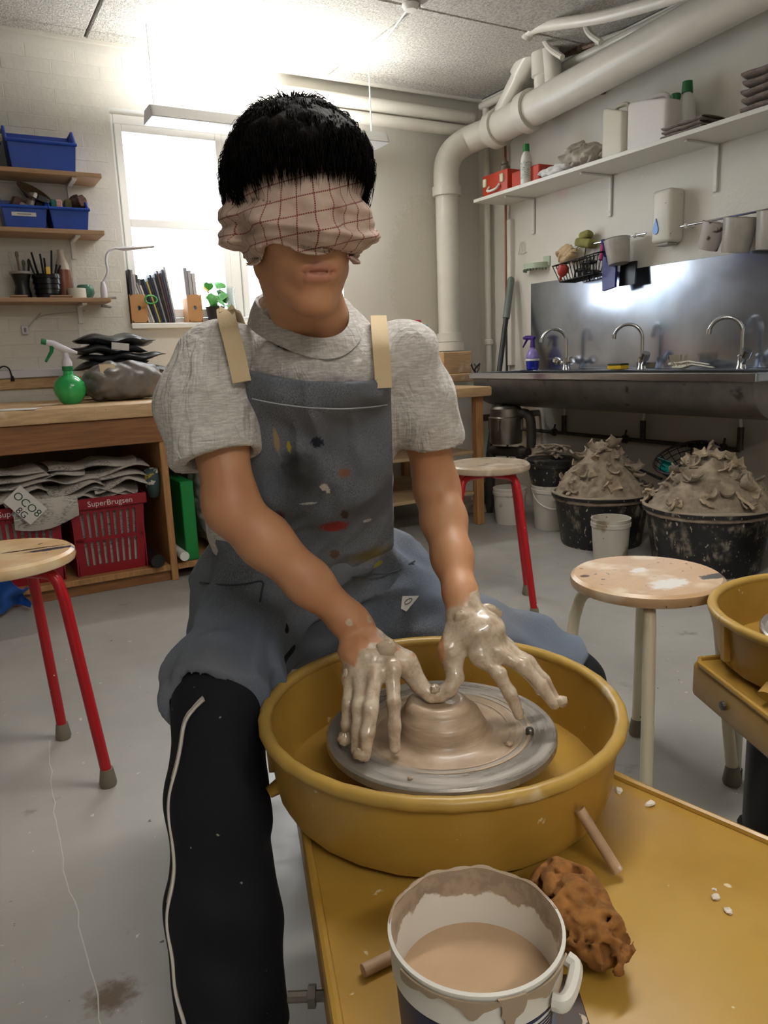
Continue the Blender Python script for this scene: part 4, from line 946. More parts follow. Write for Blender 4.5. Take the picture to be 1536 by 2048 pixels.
# long white shelf with brackets
sfZ = onX(1236, 306, XW - .28).z; sY1 = onX(947, 402, XW - .28).y
ws = thing('wall_shelf', 'long white wall shelf above the sink', 'shelf', (XW - .14, 2.6, sfZ))
part('board', MB().b2((XW - .28, .4, sfZ - .02), (XW - .002, sY1, sfZ), .001), mat('melamine', '#dcdad2', .35), ws)
for px, py in ((1066, 420), (1220, 372), (1432, 320), (1700, 300)):
    y = onX(px, py, XW - .01).y
    part('bracket', MB().b2((XW - .23, y - .009, sfZ - .032), (XW - .004, y + .009, sfZ - .0205), .002).b2((XW - .014, y - .011, sfZ - .235), (XW - .002, y + .011, sfZ - .0205), .002).tube([(XW - .016, y, sfZ - .21), (XW - .01, y, sfZ - .21)], .005, 8), M_WHITE, ws)
FX = XW - .27
def onsh(px, py=None): y = onX(px, 340, FX).y; return y
# red case
ya, yb2 = onX(962, 370, FX).y, onX(1012, 360, FX).y
rc_ = thing('toolbox_case', 'small orange-red case with cream latches on the shelf', 'case', (FX + .1, (ya + yb2) / 2, sfZ))
M_OR = mat('orange_red', '#b8391f', .4, var=.1, vs=10)
zt = onX(985, 345, FX).z
part('body', MB().b2((FX + .01, yb2, sfZ + .001), (FX + .2, ya, zt), .008, 2), M_OR, rc_)
M_CR = mat('cream_plastic', '#ddd3b6', .45)
for y in (ya - .03, yb2 + .05): part('latch', MB().box((FX + .006, y, zt - .045), (.012, .035, .05), .01, 2), M_CR, rc_)
hm = (ya + yb2) / 2 
part('handle', MB().tube(spline([(FX + .008, hm + .05, zt - .075), (FX - .012, hm + .045, zt - .10), (FX - .014, hm, zt - .105), (FX - .012, hm - .045, zt - .10), (FX + .008, hm - .05, zt - .075)], 5), .007, 8), mat('handle_white', '#e2dfd8', .4), rc_)
yy = onX(1047, 340, FX).y
solo('red_box', MB().b2((FX + .03, onX(1070, 340, FX).y, sfZ + .001), (FX + .2, yb2 - .012, zt - .03), .006), M_OR, 'second red box behind the small spray bottle', 'box')
solo('jar', MB().lathe([(0, 0), (.03, 0), (.03, .05), (.02, .06), (.024, .062), (.024, .075), (0, .078)], (FX + .12, onX(1010, 340, FX + .12).y, zt + .001), 16), mat('jar_glass', '#6f6a5c', .2), 'small jar with metal cap on the orange-red case', 'jar')
def bottle(y, x, h, r, label, capcol='#1f7a3a', lab=True, gap=False):
    b = Vector((x, y, sfZ)); o = thing('cleaner_bottle', label, 'bottle', b)
    part('body', MB().lathe([(0, 0), (r, 0), (r * 1.02, .01), (r, h * .62), (r * .85, h * .72), (r * .45, h * .82), (r * .42, h * .9), (0, h * .9)], b, 20), mat('pale_plastic', '#d8d8d2', .3), o)
    part('cap', MB().lathe([(0, h * .82), (r * .62, h * .82), (r * .55, h), (0, h)], b, 16), mat('cap_' + capcol[1:], capcol, .4), o)
    if lab:
        part('sticker', MB().lathe([(r * 1.035, h * .12), (r * 1.03, h * .55)], b, 32), mat('printed_label', '#cdd2cc', .5, splat=(('#66706a', 90, .56, .6, (1, 1, 3)),)), o)
    return o
bottle(onX(1047, 340, FX - .0).y, FX + .02, onX(1047, 288, FX).z - sfZ, .032, 'small white bottle with tall green cap before the red box')
yc = onX(1352, 240, FX + .15).y
bottle(yc - .035, FX + .18, onX(1352, 172, FX + .18).z - sfZ, .042, 'pale bottle with green screw cap behind the white canister', '#1d6b35', False)
def canister(px0, px1, pytop, label, colr, cap):
    x = FX + .04; y1, y0 = onX(px0, 280, x).y, onX(px1, 270, x).y; zt_ = onX((px0 + px1) / 2, pytop, x).z; w = y1 - y0; d = .17; h = zt_ - sfZ
    o = thing('canister', label, 'canister', (x + d / 2, (y0 + y1) / 2, sfZ))
    S = SDF((x - .02, y0 - .02, sfZ - .01), (x + d + .02, y1 + .02, zt_ + .03), .0055)
    X, Y, Z = S.grid(S.all())
    def rb(cx, cy, cz, hx, hy, hz, r): qx, qy, qz = np.abs(X - cx) - hx + r, np.abs(Y - cy) - hy + r, np.abs(Z - cz) - hz + r; return np.sqrt(np.maximum(qx, 0) ** 2 + np.maximum(qy, 0) ** 2 + np.maximum(qz, 0) ** 2) + np.minimum(np.maximum(qx, np.maximum(qy, qz)), 0) - r
    dd = rb(x + d / 2, (y0 + y1) / 2, sfZ + h / 2, d / 2, w / 2, h / 2, .022)
    sl_ = ((Z - sfZ - h * .80) - np.clip((Y - y0), 0, w) / w * h * .22) * .8      # sloping shoulder
    dd = np.maximum(dd, sl_)
    hole = np.sqrt(((Y - (y0 + w * .45)) / 1.6) ** 2 + (Z - sfZ - h * .80) ** 2) - .018
    S.d = np.maximum(dd, -np.maximum(hole, -(.04 - np.abs(X - x - d / 2)) * -1 - 1)).astype(np.float32) if False else dd.astype(np.float32)
    P, F = S.mesh(2); sdf_obj('body', P, F, mat('hdpe_' + colr[1:], colr, .35), o)
    part('handle', MB().tube(spline([(x + d / 2, y0 + w * .25, sfZ + h * .84), (x + d / 2, y0 + w * .35, sfZ + h * 1.0), (x + d / 2, y0 + w * .75, sfZ + h * 1.03), (x + d / 2, y1 - w * .1, sfZ + h * .96)], 5), .012, 10), mat('hdpe_' + colr[1:], colr, .35), o)
    part('cap', MB().lathe([(0, -.005), (.024, -.005), (.024, .022), (.02, .026), (0, .026)], (x + d * .6, y0 + w * .16, sfZ + h * .855), 18), mat('cap_' + cap[1:], cap, .4), o)
canister(1201, 1246, 208, 'yellowish translucent canister beside the crumpled rags', '#cfcbbb', '#cfcbbb')
canister(1251, 1333, 190, 'big white canister with green cap on the shelf', '#dcd8d6', '#17683a')
# rags
def cloth_heap(name, c, rad, m, label, seed, amp=.02, fr=28, cat='rag', rz=0.):
    S = SDF(Vector(c) - Vector(rad) * 1.3, Vector(c) + Vector(rad) * 1.3, max(rad) / 34); X, Y, Z = S.grid(S.all())
    x, y, zz = (X - c[0]) / rad[0], (Y - c[1]) / rad[1], (Z - c[2]) / rad[2]
    d = (np.sqrt(x * x + y * y + zz * zz) - 1) * min(rad)
    n = N3[seed](X * fr * .5 + 2 * N3[0](X * 12, Y * 12, Z * 12), (Y * .8 + Z * .9) * fr, (Z - Y * .3) * fr)
    S.d = np.maximum(d + amp * (1 - 3.2 * np.abs(n)), c[2] - rad[2] * .8 - Z).astype(np.float32)
    P, F = S.mesh(1); L = Vector((c[0], c[1], float(P[:, 2].min()))); o = sdf_obj(name, P - np.array(L), F, m); o.location = L; return tag(o, label, cat)
M_RAG = mat('rag_grey', '#b3aca0', .9, var=.25, vs=20)
y = onX(1150, 320, FX + .05).y
cloth_heap('crumpled_rag', (FX + .1, y - .02, sfZ + .062), (.11, .17, .08), M_RAG, 'heap of crumpled grey rags between case and canisters', 2)
cloth_heap('white_cloth', (FX + .03, onX(1100, 340, FX).y, sfZ + .026), (.05, .14, .034), mat('cloth_white', '#d6d4d2', .9), 'white cloth spilling over the shelf edge', 3, .01)
def folded(c, w, d, n, th, m, label, names=None, kk=0):
    for i in range(n):
        def fn(u, v, i=i):
            a = v * 2 * pi; return (c[0] + d / 2 * math.cos(a) * (1 + .03 * math.sin(i * 2)), c[1] + (u - .5) * w * (1 + .05 * math.sin(i * 3 + 1)), c[2] + th * (i + .5) + th * .47 * math.sin(a) + .002 * math.sin(11 * u + i))
        solo('folded_towel', MB().sheet(fn, 10, 20, .0015), m, label % ['lowest', 'second', 'third', 'fourth', 'topmost'][i if i < n - 1 else 4], 'towel', 'folded towels on the shelf')
M_TOW = mat('towel_taupe', '#8f817b', .95, var=.3, vs=40, bump=.3, bs=200)
yt_ = (onX(1335, 260, FX + .08).y + onX(1430, 240, FX + .08).y) / 2
folded((FX + .1, yt_, sfZ + .003), .22, .18, 3, .019, mat('cloth_pale', '#a89c94', .95, var=.3, vs=40), '%s thin folded cloth in the flat pile by the canister')
folded((FX + .09, onX(1560, 190, FX + .08).y, sfZ + .003), .26, .17, 5, .034, M_TOW, '%s rolled towel in the tall pile on the shelf')
# soap dispenser
dy = onX(1333, 430, XW - .1).y + .03; z0, z1 = onX(1333, 484, XW - .1).z, onX(1333, 376, XW - .1).z
sd = thing('soap_dispenser', 'cream wall soap dispenser with a blue drop window', 'dispenser', (XW - .05, dy, z0))
w_ = .062
part('case', MB().box((XW - .055, dy, (z0 + z1) / 2), (.105, w_ * 2, z1 - z0), .02, 3), mat('cream_case', '#cfccbf', .35, splat=(('#8d887b', 30, .7, .74),)), sd)
dz = onX(1310, 455, XW - .11).z; dyy = onX(1310, 455, XW - .11).y
dr = [(.0, .042), (.008, .02), (.015, 0), (.017, -.016), (.012, -.03), (0, -.036), (-.012, -.03), (-.017, -.016), (-.015, 0), (-.008, .02)]
part('drop_window', MB().prism([(a_[0], a_[1]) for a_ in dr], -.006, .004, frame((XW - .108, dy + .028, dz), (0, -1, 0), (0, 0, 1))), mat('blue_window', '#2f6fc4', .12), sd)
part('lever', MB().box((XW - .06, dy, z0 - .006), (.07, .08, .014), .004), mat('lever_grey', '#9a968b', .5), sd)
# towel rails
def rail(p0, p1, label, knob):
    a_, b2_ = onX(*p0, XW - .06), onX(*p1, XW - .06)
    o = thing('wall_rail', label, 'rail', (XW - .06, (a_.y + b2_.y) / 2, a_.z)); zz = (a_.z + b2_.z) / 2
    a_.z = b2_.z = zz
    part('bar', MB().tube([a_, b2_], .0055, 10), M_CHROME, o)
    for k in knob:
        q = a_.lerp(b2_, k); part('mount', MB().tube([q, q + Vector((.058, 0, 0))], .006, 8).lathe([(.006, -.008), (.011, -.006), (.011, .006), (.006, .008)], q, 12, rot=(pi / 2, 0, 0)), M_WHITE, o)
    return a_, b2_
ra_, rb_ = rail((1148, 492), (1292, 470), 'short steel rail carrying the wire basket', (.1, .86))
rc2, rd2 = rail((1362, 450), (1600, 410), 'long steel rail right of the soap dispenser', (.05, .9))
def cup(px, py0, py1, r, m, label, tilt=0., X=XW - .115, bottom=True):
    a_ = onX(px, py0, X); b2_ = onX(px, py1, X); h = a_.z - b2_.z
    return solo('plastic_tub', MB().lathe([(0, 0), (r * .78, 0), (r * .82, .006), (r, h), (r * 1.06, h + .003), (r * .97, h), (r * .79, .008), (0, .006)], b2_, 24, rot=(tilt, 0, 0)), m, label, 'tub')
M_TR = mat('frosted', '#c9c4ba', .35, trans=.35, var=.1, vs=20)
cup(1238, 478, 528, .068, M_TR, 'frosted tub hanging on the short rail', -.15)
cup(1415, 446, 500, .056, mat('stained_tub', '#b1a9a4', .5, splat=(('#4d3a3a', 22, .58, .66), ('#7a5a5a', 9, .55, .7))), 'stained pinkish tub hanging on the long rail', .3)
cup(1470, 438, 506, .075, M_TR, 'large frosted tub hanging on the long rail', .15)
cup(1545, 425, 500, .085, M_TR, 'wide frosted tub at the end of the long rail', .1)
# wire basket with brushes, gloves, sponge
q0, q1 = onX(1118, 540, XW - .14), onX(1200, 525, XW - .14)
wb = thing('wire_basket', 'black wire basket hanging from the short rail', 'basket', (XW - .1, (q0.y + q1.y) / 2, q0.z))
yA, yB = q0.y, q1.y; zb = onX(1160, 560, XW - .12).z; ztp = onX(1160, 515, XW - .14).z
M_WIRE = mat('black_wire', '#1d1d1f', .4, .3)
rim_ = [(XW - .19, yA, ztp - .03), (XW - .19, yB, ztp), (XW - .02, yB, ztp + .03), (XW - .02, yA, ztp)]
bot_ = [(XW - .16, yA - .03, zb), (XW - .16, yB + .03, zb + .02), (XW - .04, yB + .03, zb + .02), (XW - .04, yA - .03, zb)]
part('frame', MB().tube(rim_, .0042, 8, closed=True).tube(bot_, .0035, 8, closed=True), M_WIRE, wb)
for k in range(13):
    f_ = k / 12; A = Vector(rim_[0]).lerp(Vector(rim_[1]), f_); B = Vector(bot_[0]).lerp(Vector(bot_[1]), f_); C = Vector(bot_[3]).lerp(Vector(bot_[2]), f_); D = Vector(rim_[3]).lerp(Vector(rim_[2]), f_)
    part('wire', MB().tube([A, B, C, D], .0028, 6), M_WIRE, wb)
for k in (.25, .8): part('hook', MB().tube([Vector(rim_[3]).lerp(Vector(rim_[2]), k), ra_.lerp(rb_, .1 + .35 * k) + Vector((0, 0, .005))], .003, 6), M_WIRE, wb)
q = onX(1133, 545, XW - .15)
solo('suction_bulb', MB().lathe([(0, -.055), (.006, -.055), (.008, -.03), (.022, -.02), (.034, .005), (.03, .03), (.012, .04), (0, .04)], q + Vector((-.03, 0, .005)), 20, rot=(.35, .1, 0)), mat('red_rubber', '#a83a2f', .4), 'red rubber suction bulb in the wire basket', 'bulb')
for i, (px, py) in enumerate(((1165, 540), (1185, 545), (1178, 525))):
    q = onX(px, py, XW - .11); o = thing('scrub_brush', ['black scrub brush lying low in the wire basket', 'black bristly brush at the end of the wire basket', 'dark oval brush on top in the wire basket'][i], 'brush', q)
    part('back', MB().ell(q, (.03, .06, .014), n=14), M_BLK, o)
    bb = MB()
    for k in range(50): r_ = Vector((random.uniform(-.026, .026), random.uniform(-.05, .05), 0)); bb.tube([q + r_, q + r_ * 1.1 + Vector((0, 0, -.045))], .0016, 4, caps=False)
    part('bristles', bb, M_BLK, o, None)
q = onX(1172, 482, XW - .05)
solo('folded_cloth', MB().box(q + Vector((0, 0, -.012)), (.08, .13, .05), .02, 3, rot=(.2, .1, 0)).box(q + Vector((0, .0, .03)), (.06, .075, .045), .018, 3, rot=(-.2, .2, .2)), mat('olive_cloth', '#8f8a4e', .85, var=.25, vs=20, bump=.3, bs=40), 'folded olive yellow cloth on the short rail', 'cloth')
cloth_heap('rubber_gloves', onX(1133, 507, XW - .06), (.04, .085, .07), mat('latex', '#c7ae88', .55, var=.2, vs=16), 'beige rubber gloves draped over the wire basket', 1, .012, 30, 'gloves')
q = onX(1218, 540, XW - .1); q2 = onX(1255, 540, XW - .06)
M_NAVY = mat('navy_plastic', '#2a2f78', .4)
solo('dustpan', MB().prism([(-.055, .085), (.05, .085), (.06, -.10), (-.03, -.11)], -.008, .008, frame(q, (0, -1, 0.05), (.15, 0, 1))).tube([onX(1212, 512, XW - .1), onX(1206, 480, XW - .1)], .012, 8), M_NAVY, 'blue dustpan hanging below the short rail', 'dustpan')
solo('pink_brush', MB().tube([onX(1201, 520, XW - .13), onX(1206, 488, XW - .1)], .011, 8), mat('magenta', '#a83a72', .4), 'magenta brush handle behind the blue dustpan', 'brush')
solo('black_dustpan', MB().prism([(-.05, .06), (.06, .06), (.06, -.06), (-.05, -.06)], -.006, .006, frame(q2 + Vector((0, 0, -.02)), (0, -1, .02), (.1, 0, 1))), M_BLK, 'black dustpan blade hanging beside the blue one', 'dustpan')
# wall hook, pale green comb-edged bracket
h_ = onX(1046, 497, XW - .004)
solo('wire_hook', MB().tube(spline([h_ + Vector((0, .05, -.02)), h_ + Vector((-.01, .035, -.03)), h_ + Vector((-.012, .02, -.01)), h_ + Vector((-.01, .01, .035)), h_ + Vector((-.01, -.012, .035)), h_ + Vector((-.01, -.015, -.01)), h_ + Vector((-.01, .006, -.03)), h_ + Vector((0, -.035, -.025))], 5), .003, 6), M_WHITE, 'bent wire hook on the wall under the shelf', 'hook')
g_ = onX(1065, 532, XW - .05)
gk = thing('tube_squeezer', 'pale green semicircular rack with toothed edge on the wall', 'rack', (XW - .05, g_.y, g_.z))
M_PG = mat('pale_green', '#aebba5', .5)
pr_ = [(.075 * math.cos(pi * k / 14) * 1.25, -.085 * math.sin(pi * k / 14)) for k in range(15)]
part('tray', MB().prism([(p_[0], p_[1]) for p_ in pr_], -.018, .016, frame((XW - .004, g_.y, g_.z), (0, -1, 0), (1, 0, 0))), M_PG, gk)
th_ = MB()
for k in range(1, 14):
    a_ = pi * k / 14; c_ = Vector((XW - .004 - .087 * math.sin(a_), g_.y - .095 * math.cos(a_), g_.z - .024)); th_.box(c_, (.007, .007, .014), 0)
part('teeth', th_, mat('tooth_dark', '#5d6658', .6), gk, None)
part('plate', MB().b2((XW - .008, g_.y - .11, g_.z - .01), (XW - .001, g_.y - .05, g_.z + .05), .002), M_PG, gk)
# broom handles in the corner
b0_ = onZ(988, 985, .02); tp_ = onX(1022, 560, XW - .05)
def stick_(p0, p1, r, label, m, grip=None):
    o = thing('broom_handle', label, 'broom', p0); part('shaft', MB().tube([p0, p1], r, 12), m, o)
    if grip: part('grip', MB().tube([Vector(p0).lerp(Vector(p1), .83), p1], r * 1.35, 12).ell(p1, (r * 1.35,) * 3, n=12), grip, o)
    return o
M_DK = mat('dark_handle', '#2b302e', .4, splat=(('#a59f95', 30, .7, .73),))
bt0 = onZ(958, 985, .0); bt0 = Vector((2.86, 3.90, .02))
d_ = onX(985, 745, 3.18)
stick_(Vector((2.93, 3.93, .02)), tp_, .017, 'dark broom handle with grey grip leaning in the corner', M_DK, mat('grey_grip', '#6f7a74', .5))
s2 = onX(1013, 620, XW - .03); stick_(Vector((XW - .03, s2.y, .02)), Vector((XW - .03, s2.y - .0, 1.25)), .008, 'thin dark rod standing against the corner casing', M_DK)
# water separator under the sink
sp0 = onX(1012, 850, SX + .12); cx_, cy_ = sp0.x, sp0.y; zb_, zt2 = onX(1012, 886, SX + .12).z, onX(1012, 815, SX + .12).z
se = thing('clay_trap', 'stainless clay trap can hanging under the sink drain', 'trap', (cx_, cy_, zb_))
M_CAN = mat('can_steel', '#8f8880', .3, .9, var=.2, vs=12)
rr = .098
part('can', MB().lathe([(0, 0), (rr * .95, 0), (rr, .01), (rr, zt2 - zb_ - .055), (0, zt2 - zb_ - .055)], (cx_, cy_, zb_), 28), M_CAN, se)
part('lid', MB().lathe([(rr * 1.06, 0), (rr * 1.08, .008), (rr * .98, .014), (rr * .97, .06), (rr * .8, .075), (0, .078)], (cx_, cy_, zt2 - .065), 28), M_CAN, se)
part('drain', MB().tube([(cx_, cy_, zt2), (cx_, cy_, SZr - .21)], .034, 16), M_STEELD, se)
for a_ in (2.2, 3.6, 5.2): part('clamp', MB().box((cx_ + rr * 1.05 * math.cos(a_), cy_ + rr * 1.05 * math.sin(a_), zt2 - .1), (.014, .014, .07), .003), M_CAN, se)
M_DP = mat('dirty_pipe', '#37322e', .5, var=.3, vs=20)
part('outlet', MB().tube(spline([(cx_ + .03, cy_ - .08, zt2 - .03), (cx_ + .05, cy_ - .14, zt2 - .04), (cx_ + .06, cy_ - .16, zt2 - .1), (cx_ + .06, cy_ - .16, zb_ - .02)], 5), .028, 12), M_DP, se)
part('floor_pipe', MB().tube([(cx_ - .02, cy_ + .12, zb_ - .055), (cx_ + .03, cy_ - .17, zb_ - .045)], .03, 12).tube([(cx_ - .02, cy_ + .12, zb_ - .055), (cx_ - .02, cy_ + .15, .0)], .03, 12).tube([(cx_ + .02, cy_ - .10, zb_ - .06), (cx_ + .02, cy_ - .13, zb_ - .042)], .04, 12), M_DP, se)
# supply pipes under the sink
M_IRON = mat('iron_pipe', '#4b443d', .5, .5, var=.3, vs=25)
zp = onX(1250, 878, XW - .04).z; yL, yR = onX(1058, 860, XW - .04).y, onX(1478, 898, XW - .04).y
sp_ = thing('water_pipe', 'dark water pipe with risers along the wall under the sink', 'pipe', (XW - .04, (yL + yR) / 2, zp))
part('pipe_run', MB().tube([(XW - .04, yL + .1, zp), (XW - .04, yR, zp)], .012, 10), M_IRON, sp_)
for px in (1128, 1286, 1482):
    y = onX(px, 850, XW - .04).y
    part('riser', MB().tube([(XW - .04, y, zp), (XW - .04, y, zp + .11)], .016, 10), M_IRON, sp_)
    part('flexible_tail', MB().tube(spline([(XW - .04, y, zp + .11), (XW - .04, y, zp + .16), (XW - .06, y + (.06 if px < 1400 else -.06), zp + .2), (XW - .09, y + (.12 if px < 1400 else -.1), zp + .22)], 4), .008, 8), M_PIPE, sp_)
for px in (1108, 1250, 1448):
    y = onX(px, 868, XW - .04).y; part('pipe_clip', MB().lathe([(.012, -.012), (.024, -.01), (.024, .01), (.012, .012)], (XW - .04, y, zp), 12, rot=(pi / 2, 0, 0)).tube([(XW - .04, y, zp + .02), (XW - .03, y, zp + .05)], .006, 6), M_IRON, sp_)
# black wire loops hooked on the pipe and the hanging sieve basket
for px in (1390, 1398, 1412, 1420):
    y = onX(px, 890, XW - .04).y
    solo('wire_hook', MB().tube(spline([(XW - .085, y - .012, zp - .07), (XW - .07, y - .003, zp + .005), (XW - .045, y, zp + .022), (XW - .02, y + .004, zp + .004)], 5), .0032, 6), M_WIRE, 'black S-shaped hook over the pipe under the sink', 'hook', 'hooks over the water pipe')
vb = onX(1370, 915, XW - .2); vr = .155
sv = thing('colander', 'round mesh sieve basket hanging behind the clay tubs', 'colander', (XW - .2, vb.y, vb.z - .12))
tl = Euler((0, -.45, 0)).to_matrix()
part('rim', MB().tube([Vector((XW - .19, vb.y, vb.z)) + tl @ Vector((vr * math.cos(a_), vr * 1.05 * math.sin(a_), 0)) for a_ in [2 * pi * k / 32 for k in range(32)]], .006, 8, closed=True), mat('plum_wire', '#3a2c35', .4), sv)
ms = MB(); C0 = Vector((XW - .19, vb.y, vb.z))
for k in range(20):
    a_ = 2 * pi * k / 20; ms.tube([C0 + tl @ Vector((vr * math.cos(a_) * s_, vr * 1.05 * math.sin(a_) * s_, -.12 * (1 - s_ ** 2.2))) for s_ in (1, .9, .75, .5, .25)], .0022, 4, caps=False)
for s_ in (.95, .86, .74, .6, .45, .3):
    ms.tube([C0 + tl @ Vector((vr * math.cos(a_) * s_, vr * 1.05 * math.sin(a_) * s_, -.12 * (1 - s_ ** 2.2))) for a_ in [2 * pi * k / 24 for k in range(24)]], .0022, 4, closed=True)
part('mesh', ms, M_WIRE, sv, None)
q = onX(1330, 930, XW - .22); q = Vector((XW - .2, q.y, q.z))
solo('scoop', MB().sheet(lambda u, v: (q.x - .02 + .03 * math.sin(pi * v), q.y + .05 - .10 * u, q.z + .035 - .06 * v - .02 * u), 8, 8, .003), mat('teal_plastic', '#12897f', .35), 'teal plastic scoop lying in the mesh sieve', 'scoop', smooth=60)
q = onX(1290, 945, XW - .45)
solo('scraper_handle', MB().tube([onX(1264, 932, XW - .34), onX(1322, 958, XW - .36)], [.008, .012], 10, flat=.6), M_BLK, 'black handle of a tool lying between the clay tubs', 'tool')
# ---- floor: tubs of clay scraps and buckets
t = NT('splattered_black'); sb_ = t.mix(t.ramp(t.noise(60, 2, .5, stretch=(1, 1, .6)), .66, .70), lin('#1b1b1d'), lin('#b5aa98')); sb_ = t.mix(t.math('MULTIPLY', t.ramp(t.noise(7, 4, .6), .5, .66), t.ramp(t.noise(40, 4, .7, stretch=(1, 1, .3)), .42, .58)), sb_, lin('#9c917f')); t.l(sb_, t.b.inputs['Base Color']); t.b.inputs['Roughness'].default_value = .45
M_TUB = t.m
t = NT('dry_clay'); dc = t.mix(t.ramp(t.noise(18, 5, .6), .3, .7), lin('#7d6f60'), lin('#a3937f')); t.l(dc, t.b.inputs['Base Color']); t.b.inputs['Roughness'].default_value = .9; t.bump(t.noise(80, 5, .65), .5, .004)
M_DRY = t.m
M_DRY2 = mat('pale_clay', '#a5937c', .85, var=.25, vs=20, bump=.3, bs=80)
SHARD = []
for s in range(4):
    sm = MB(); sm.m = Matrix()
    r_ = .03; cur = [(1, .6), (.55, 1.2), (1.4, .7), (.8, .8)][s]
    def sf(u, v, cur=cur, s=s): a_ = (u - .5) * 2.2 * cur[0]; return (r_ * 1.3 * math.sin(a_), r_ * 2.0 * (v - .5) * cur[1] * (1 + .3 * math.sin(4 * u + s)), r_ * (1 - math.cos(a_)) + .006 * math.sin(5 * v + s))
    sm.sheet(sf, 6, 4, .009); me = mesh_of('clay_scrap', sm.v, sm.f, 60); me.materials.append(M_DRY2 if s % 2 else M_DRY); SHARD.append(me)
def clay_tub(c, r, h, peak, label, hlabel, slabel, n, seed, lean=(0, 0)):
    o = thing('mortar_tub', label, 'tub', c)
    part('tub', MB().lathe([(0, .0), (r * .80, 0), (r * .83, .012), (r * .97, h - .02), (r * 1.03, h - .016), (r * 1.04, h), (r * .95, h), (r * .80, .03), (0, .02)], c, 40), M_TUB, o)
    part('crusted_rim', MB().tube([(c[0] + r * math.cos(a_), c[1] + r * math.sin(a_), h + .004 * math.sin(5 * a_)) for a_ in [2 * pi * k / 40 for k in range(40)]], .009, 8, closed=True), mat('clay_crust', '#9a8d7b', .9), o)
    # heap: height field with clods
    S = SDF((c[0] - r * 1.05, c[1] - r * 1.05, h - .05), (c[0] + r * 1.05, c[1] + r * 1.05, h + peak + .06), .0075); X, Y, Z = S.grid(S.all())
    rad = np.sqrt((X - c[0] - lean[0] * (Z - h)) ** 2 + (Y - c[1] - lean[1] * (Z - h)) ** 2) / r
    top = h - .01 + peak * (1 - np.clip(rad, 0, 1) ** 1.35)
    d = (Z - top) * .7 + .035 * N3[seed](X * 16, Y * 16, Z * 16) * 1.3 + .03 * np.abs(N3[(seed + 1) % 4](X * 34, Y * 34, Z * 34)) + .012 * N3[(seed + 2) % 4](X * 80, Y * 80, Z * 80)
    S.d = np.maximum(np.maximum(d, (rad - 1.0) * r), h - .035 - Z).astype(np.float32)
    P, F = S.mesh(0); L = Vector((c[0], c[1], h - .035)); hp = sdf_obj('clay_heap', P - np.array(L), F, M_DRY); hp.location = L; tag(hp, hlabel, 'clay', kind='stuff')
    rs = random.Random(seed)
    for k in range(n):
        a_ = rs.uniform(0, 2 * pi); q_ = rs.uniform(.12, .92) ** .8; zz = h - .005 + peak * (1 - q_ ** 1.35)
        ob = bpy.data.objects.new('clay_scrap', SHARD[k % 4]); COL.objects.link(ob)
        ob.location = (c[0] + r * q_ * math.cos(a_) + lean[0] * (zz - h), c[1] + r * q_ * math.sin(a_) + lean[1] * (zz - h), zz); ob.rotation_euler = (rs.uniform(-.7, .7) + .5 * math.sin(a_) * -1, rs.uniform(-.7, .7) + .5 * math.cos(a_), rs.uniform(0, 6.3)); ob.scale = (rs.uniform(.5, 1.25),) * 3
        tag(ob, slabel, 'clay scrap', 'scraps of dry clay on the tubs')
clay_tub(Vector((2.89, 2.85, 0)), .245, .27, .27, 'black splattered mortar tub heaped with dry clay beside the small white bucket', 'tall heap of grey crumbled clay in the tub nearer the corner', 'curled scrap of dried clay on the heap nearer the corner', 55, 1)
clay_tub(Vector((2.93, 2.24, 0)), .275, .29, .26, 'large black mortar tub of clay scraps in front of the mesh sieve', 'broad heap of beige clay scraps in front of the sieve', 'curled scrap of dried clay on the heap before the sieve', 60, 2, (.1, .05))
clay_tub(Vector((2.97, 1.68, 0)), .23, .24, .1, 'black mortar tub at the end of the row of tubs', 'low heap of clay in the end tub', 'scrap of dried clay on the low end heap', 12, 0)
def bucket(c, r, h, label, m, full=True, handle=True, open_=False):
    o = thing('bucket', label, 'bucket', c); c = Vector(c)
    pr_ = [(0, 0), (r * .86, 0), (r * .88, .01), (r, h - .04), (r * 1.05, h - .038), (r * 1.06, h - .02), (r * 1.02, h - .018), (r * 1.05, h)] + ([(r * .96, h), (r * .95, h - .06), (0, h - .06)] if open_ else [(r * 1.0, h + .004), (0, h + .004)])
    part('pail', MB().lathe(pr_, c, 28), m, o)
    if handle: part('handle', MB().tube(spline([c + Vector((r * 1.02 * math.cos(a_), r * 1.02 * math.sin(a_), h - .03 - .09 * math.sin((a_ - 2.6) / 2.9 * pi))) for a_ in [2.6 + 2.9 * k / 8 for k in range(9)]], 3), .0035, 6), M_WHITE, o)
    return o
M_PAIL = mat('white_pail', '#cbc7bd', .4, splat=(('#9a8e7c', 11, .6, .7),))
w1 = Vector((2.93, 3.26, 0))
bucket(w1, .115, .25, 'white lidded bucket under the black pail of clay strips', M_PAIL)
o = bucket(w1 + Vector((0, 0, .256)), .14, .14, 'black pail of clay strips stacked on the white bucket', M_TUB, handle=False)
for k in range(16):
    a_ = random.uniform(0, 6.28); q_ = random.uniform(0, .07); pp = w1 + Vector((q_ * math.cos(a_), q_ * math.sin(a_), .408 + .004 * k)); a2 = random.uniform(0, 3.14); dv = Vector((math.cos(a2), math.sin(a2), 0)) * .08
    solo('clay_strip', MB().tube(spline([pp - dv, pp + Vector((random.uniform(-.02, .02), random.uniform(-.02, .02), .012)), pp + dv], 4), .009, 6, flat=.5), M_DRY, 'flat grey strip of clay lying on the small black pail', 'clay strip', 'clay strips on the pail')
bucket(Vector((2.83, 3.52, 0)), .095, .21, 'cream bucket half hidden behind the red stool legs', M_PAIL, handle=False)
